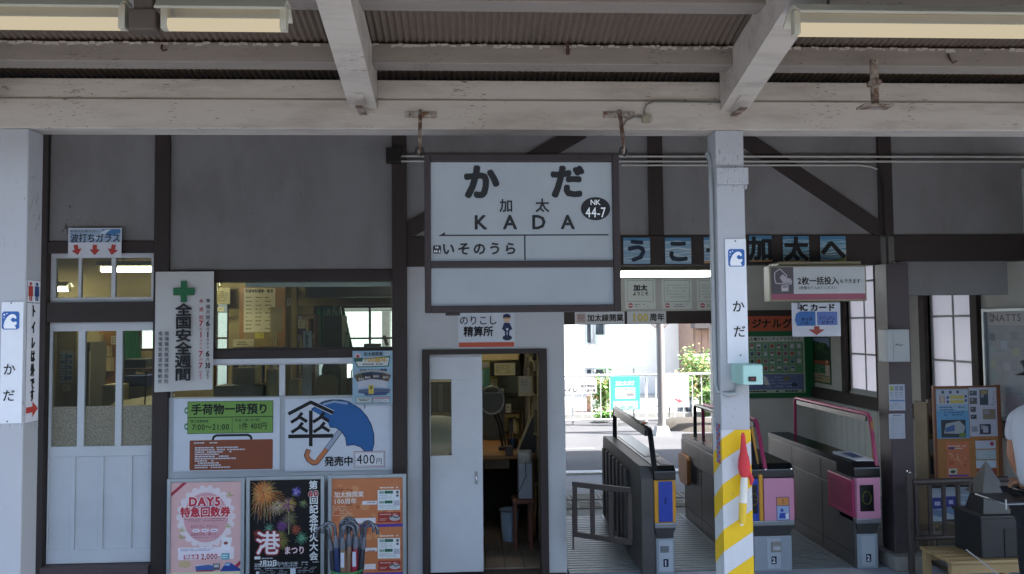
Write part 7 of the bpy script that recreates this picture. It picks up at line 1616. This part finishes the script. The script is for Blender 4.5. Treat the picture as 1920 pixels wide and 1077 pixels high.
# -x is forward
body = [V(.02, 0, .93), V(.01, 0, 1.10), V(-.0, 0, 1.27), V(.01, 0, 1.40), V(.0, 0, 1.475), V(-.015, 0, 1.535), V(-.03, 0, 1.60), V(-.02, 0, 1.675),       # 0-7 pelvis..head
        V(.01, -.10, 1.40), V(.02, -.185, 1.385), V(-.01, -.225, 1.13), V(.04, -.215, .985), V(.05, -.20, .96),   # 8-12 near arm (towards camera)
        V(.01, .10, 1.40), V(.02, .185, 1.385), V(-.01, .225, 1.13), V(.04, .20, .985), V(.05, .18, .965),       # 13-17 far arm
        V(.02, -.09, .88), V(.0, -.095, .49), V(.03, -.095, .085), V(-.10, -.10, .03),                            # 18-21 near leg
        V(.02, .09, .88), V(.0, .10, .49), V(.03, .10, .085), V(-.10, .10, .03)]
be = [(0, 1), (1, 2), (2, 3), (3, 4), (4, 5), (5, 6), (6, 7), (3, 8), (8, 9), (9, 10), (10, 11), (11, 12), (3, 13), (13, 14), (14, 15), (15, 16), (16, 17), (0, 18), (18, 19), (19, 20), (20, 21), (0, 22), (22, 23), (23, 24), (24, 25)]
br = [.12, .105, .115, .085, .052, .056, .082, .075, .06, .05, .038, .026, .028, .06, .05, .038, .026, .028, .078, .052, .036, .034, .078, .052, .036, .034]
skin_mesh('body', PR, body, be, br, SKN)
skin_mesh('shirt', PR, [V(.02, 0, .94), V(.01, 0, 1.08), V(-.005, 0, 1.25), V(.01, 0, 1.385), V(.01, 0, 1.43), V(-.01, -.12, 1.40), V(-.04, -.195, 1.37), V(-.07, -.225, 1.20), V(.02, .12, 1.40), V(.022, .195, 1.37), V(.015, .225, 1.21)],
          [(0, 1), (1, 2), (2, 3), (3, 4), (3, 5), (5, 6), (6, 7), (3, 8), (8, 9), (9, 10)], [(.145, .145), .13, .14, .11, .075, .075, .085, .085, .075, .074, .07], SHIRT)
skin_mesh('trousers', PR, [V(.02, 0, .92), V(.02, -.085, .85), V(.0, -.098, .49), V(.03, -.098, .10), V(.02, .085, .85), V(.0, .10, .49), V(.03, .10, .10)], [(0, 1), (1, 2), (2, 3), (0, 4), (4, 5), (5, 6)], [.14, .105, .078, .062, .105, .078, .062], TRS)
m = MB(); n_ = 24; m.tube([V(.02 + .150 * math.cos(2 * math.pi * k / n_), .150 * math.sin(2 * math.pi * k / n_), .955) for k in range(n_)], .013, M('belt_black', '#111114', .4), 8, closed=True); m.build('belt', PR)
m = MB()
for s_ in (-1, 1): m.lathe([(.0, -.03), (.045, -.02), (.05, .03), (.035, .07)], V(-.03, s_ * .098, .03), M('shoe_black', '#121214', .3), 14)
for s_ in (-1, 1): MB().lathe([(.02, -.19), (.045, -.15), (.05, -.04), (.048, .05), (.03, .075)], V(-.0, s_ * .098, .045), M('shoe_black', '#121214', .3), 14, 'x').build('shoe', PR)
# cap
m = MB(); m.lathe([(.092, 0), (.096, .025), (.100, .04), (.114, .062), (.108, .072), (.06, .082), (.005, .084)], V(-.02, 0, 1.685), CAPM, 28); cp_ = m.build('cap', PR)
m = MB(); br_ = []; 
for k in range(13): q = R(90 + 180 * k / 12); br_.append(V(-.02 + .098 * math.cos(q) * 1.0, .092 * math.sin(q), 1.69))
br2 = []
for k in range(13): q = R(90 + 180 * k / 12); br2.append(V(-.02 + .165 * math.cos(q), .088 * math.sin(q), 1.672))
m.add(br_ + br2, [(i, i + 1, 14 + i, 13 + i) for i in range(12)], M('peak_black', '#0d0e12', .2), True); m.build('peak', cp_)
# face
FX = M('eye_white', '#cfd0d0', .3); ED = M('eye_dark', '#1b1410', .3)
for s_ in (-1, 1):
    m = MB(); m.lathe([(.001, -.011), (.009, -.006), (.011, 0), (.009, .006), (.001, .011)], V(-.098, s_ * .032, 1.638), FX, 10, 'x'); e_ = m.build('eye', PR); MB().lathe([(.001, -.003), (.005, 0), (.001, .002)], V(-.109, s_ * .032, 1.638), ED, 8, 'x').build('pupil', e_)
    MB().tube([V(-.105, s_ * .020, 1.655), V(-.108, s_ * .034, 1.660), V(-.098, s_ * .046, 1.655)], .003, ED, 5).build('eyebrow', PR)
    MB().tube([V(-.005, s_ * .080, 1.655), V(.014, s_ * .087, 1.648), V(.016, s_ * .086, 1.62), V(.0, s_ * .081, 1.598)], .009, SKN, 6, rr=[.006, .009, .008, .005]).build('ear', PR)
MB().tube([V(-.108, 0, 1.640), V(-.124, 0, 1.612), V(-.132, 0, 1.604), V(-.112, 0, 1.594)], .01, SKN, 8, rr=[.006, .010, .012, .008]).build('nose', PR)
MB().tube([V(-.100, -.020, 1.572), V(-.111, 0, 1.573), V(-.100, .020, 1.572)], .0045, M('lips', '#8f5246', .5), 6).build('mouth', PR)
m = MB(); m.lathe([(.084, -.07), (.089, -.03), (.092, .0)], V(-.008, 0, 1.69), M('hair_black', '#15131a', .6, 0, .2, 30, .3), 24, cap=False)
mm_ = m.build('hair', PR)
m = MB(); m.hull([V(-.055, -.055, 1.455), V(.05, -.06, 1.475), V(.05, .06, 1.475), V(-.055, .055, 1.455)], [V(-.045, -.048, 1.50), V(.045, -.052, 1.515), V(.045, .052, 1.515), V(-.045, .048, 1.50)], SHIRT, False, False); m.build('collar', PR)
# sleeve badge
m = MB(); m.add([V(-.045, -.302, 1.27), V(-.015, -.306, 1.27), V(-.015, -.305, 1.30), V(-.045, -.301, 1.30)], [(0, 1, 2, 3)], pm('#d98a3a')); m.build('sleeve_badge', PR)
# hands with five fingers each
def hand(hx, hy, hz, s_):
    vs_ = [V(hx, hy, hz), V(hx - .045, hy, hz - .004), V(hx - .075, hy, hz - .006)]; ed = [(0, 1), (1, 2)]; rr = [(.020, .026), (.020, .032), (.013, .030)]
    for j, (dy, l) in enumerate(((-.028, .048), (-.010, .058), (.009, .055), (.027, .043))):
        b = len(vs_); vs_ += [V(hx - .080, hy + dy, hz - .006), V(hx - .080 - l * .5, hy + dy, hz - .014), V(hx - .080 - l * .75, hy + dy, hz - .030)]; ed += [(2, b), (b, b + 1), (b + 1, b + 2)]; rr += [.009, .0085, .007]
    b = len(vs_); vs_ += [V(hx - .03, hy - s_ * .035, hz + .006), V(hx - .062, hy - s_ * .052, hz + .012), V(hx - .085, hy - s_ * .050, hz + .010)]; ed += [(0, b), (b, b + 1), (b + 1, b + 2)]; rr += [.011, .010, .008]
    return skin_mesh('hand', PR, vs_, ed, rr, SKN, 1)
hand(.05, -.20, .958, 1); hand(.05, .18, .963, -1)
a, b = xa(1880, 941, YPn - .12), ox - .13; zt = za(1900, 942, YPn - .1)
r = thing('metal_tray', 'flat dark metal tray with a bright rim held at the officer\'s waist', 'tray', ((a + b) / 2, YPn, zt)); boxp('plate', r, (a + .01, b, YPn - .14, YPn + .12, zt - .004, zt + .006), M('tray_dark', '#2c3034', .3, .5), .002)
MB().tube([(a, YPn - .15, zt), (a, YPn + .13, zt), (b, YPn + .13, zt), (b, YPn - .15, zt)], .007, M('chrome_dull', '#8b9093', .35, .8), 8, closed=True).build('rim', r); MB().tube([(a - .002, YPn - .15, zt - .03), (a - .002, YPn - .15, zt + .03)], .006, M('chrome_dull', '#b5babd', .25, .9), 8).build('corner_pin', r)
# second officer bending inside the office, seen through the pane of the sliding door
ZS = 1.0; y2 = 7.25; x2 = xa(816, 830, y2); z2 = za(822, 830, y2)
PR2 = thing('person', 'person in a pale shirt bending down behind the pane of the sliding door', 'person', (x2 - .05, y2, 0)); ox, YPn = x2 - .0, y2
PR2.location.x = x2
def V(x, y, z): return (ox + y, YPn - x, z)
bend = [V(-.1, 0, .80), V(-.03, 0, .92), V(.0, 0, 1.05), V(-.16, 0, 1.04), V(-.24, 0, .98), V(-.34, 0, .94), V(.02, -.17, .97), V(.06, -.19, .80), V(.08, -.15, .62), V(.02, .17, .97), V(.06, .19, .80), V(.08, .15, .62), V(-.12, -.09, .74), V(-.05, -.1, .42), V(-.12, -.1, .05), V(-.12, .09, .74), V(-.05, .1, .42), V(-.12, .1, .05)]

bedge = [(0, 1), (1, 2), (2, 3), (3, 4), (4, 5), (2, 6), (6, 7), (7, 8), (2, 9), (9, 10), (10, 11), (0, 12), (12, 13), (13, 14), (0, 15), (15, 16), (16, 17)]
skin_mesh('body', PR2, bend, bedge, [.12, .12, .10, .05, .05, .08, .055, .04, .032, .055, .04, .032, .08, .055, .04, .08, .055, .04], SKN)
skin_mesh('shirt', PR2, bend[:4] + [bend[6], bend[7], bend[9], bend[10]], [(0, 1), (1, 2), (2, 3), (2, 4), (4, 5), (2, 6), (6, 7)], [.19, .19, .19, .17, .10, .07, .10, .07], M('shirt_cream', '#d8d4c4', .7, 0, .05, 8, .2))
skin_mesh('trousers', PR2, [bend[0], bend[12], bend[13], bend[14], bend[15], bend[16], bend[17]], [(0, 1), (1, 2), (2, 3), (0, 4), (4, 5), (5, 6)], [.15, .11, .08, .07, .11, .08, .07], TRS)
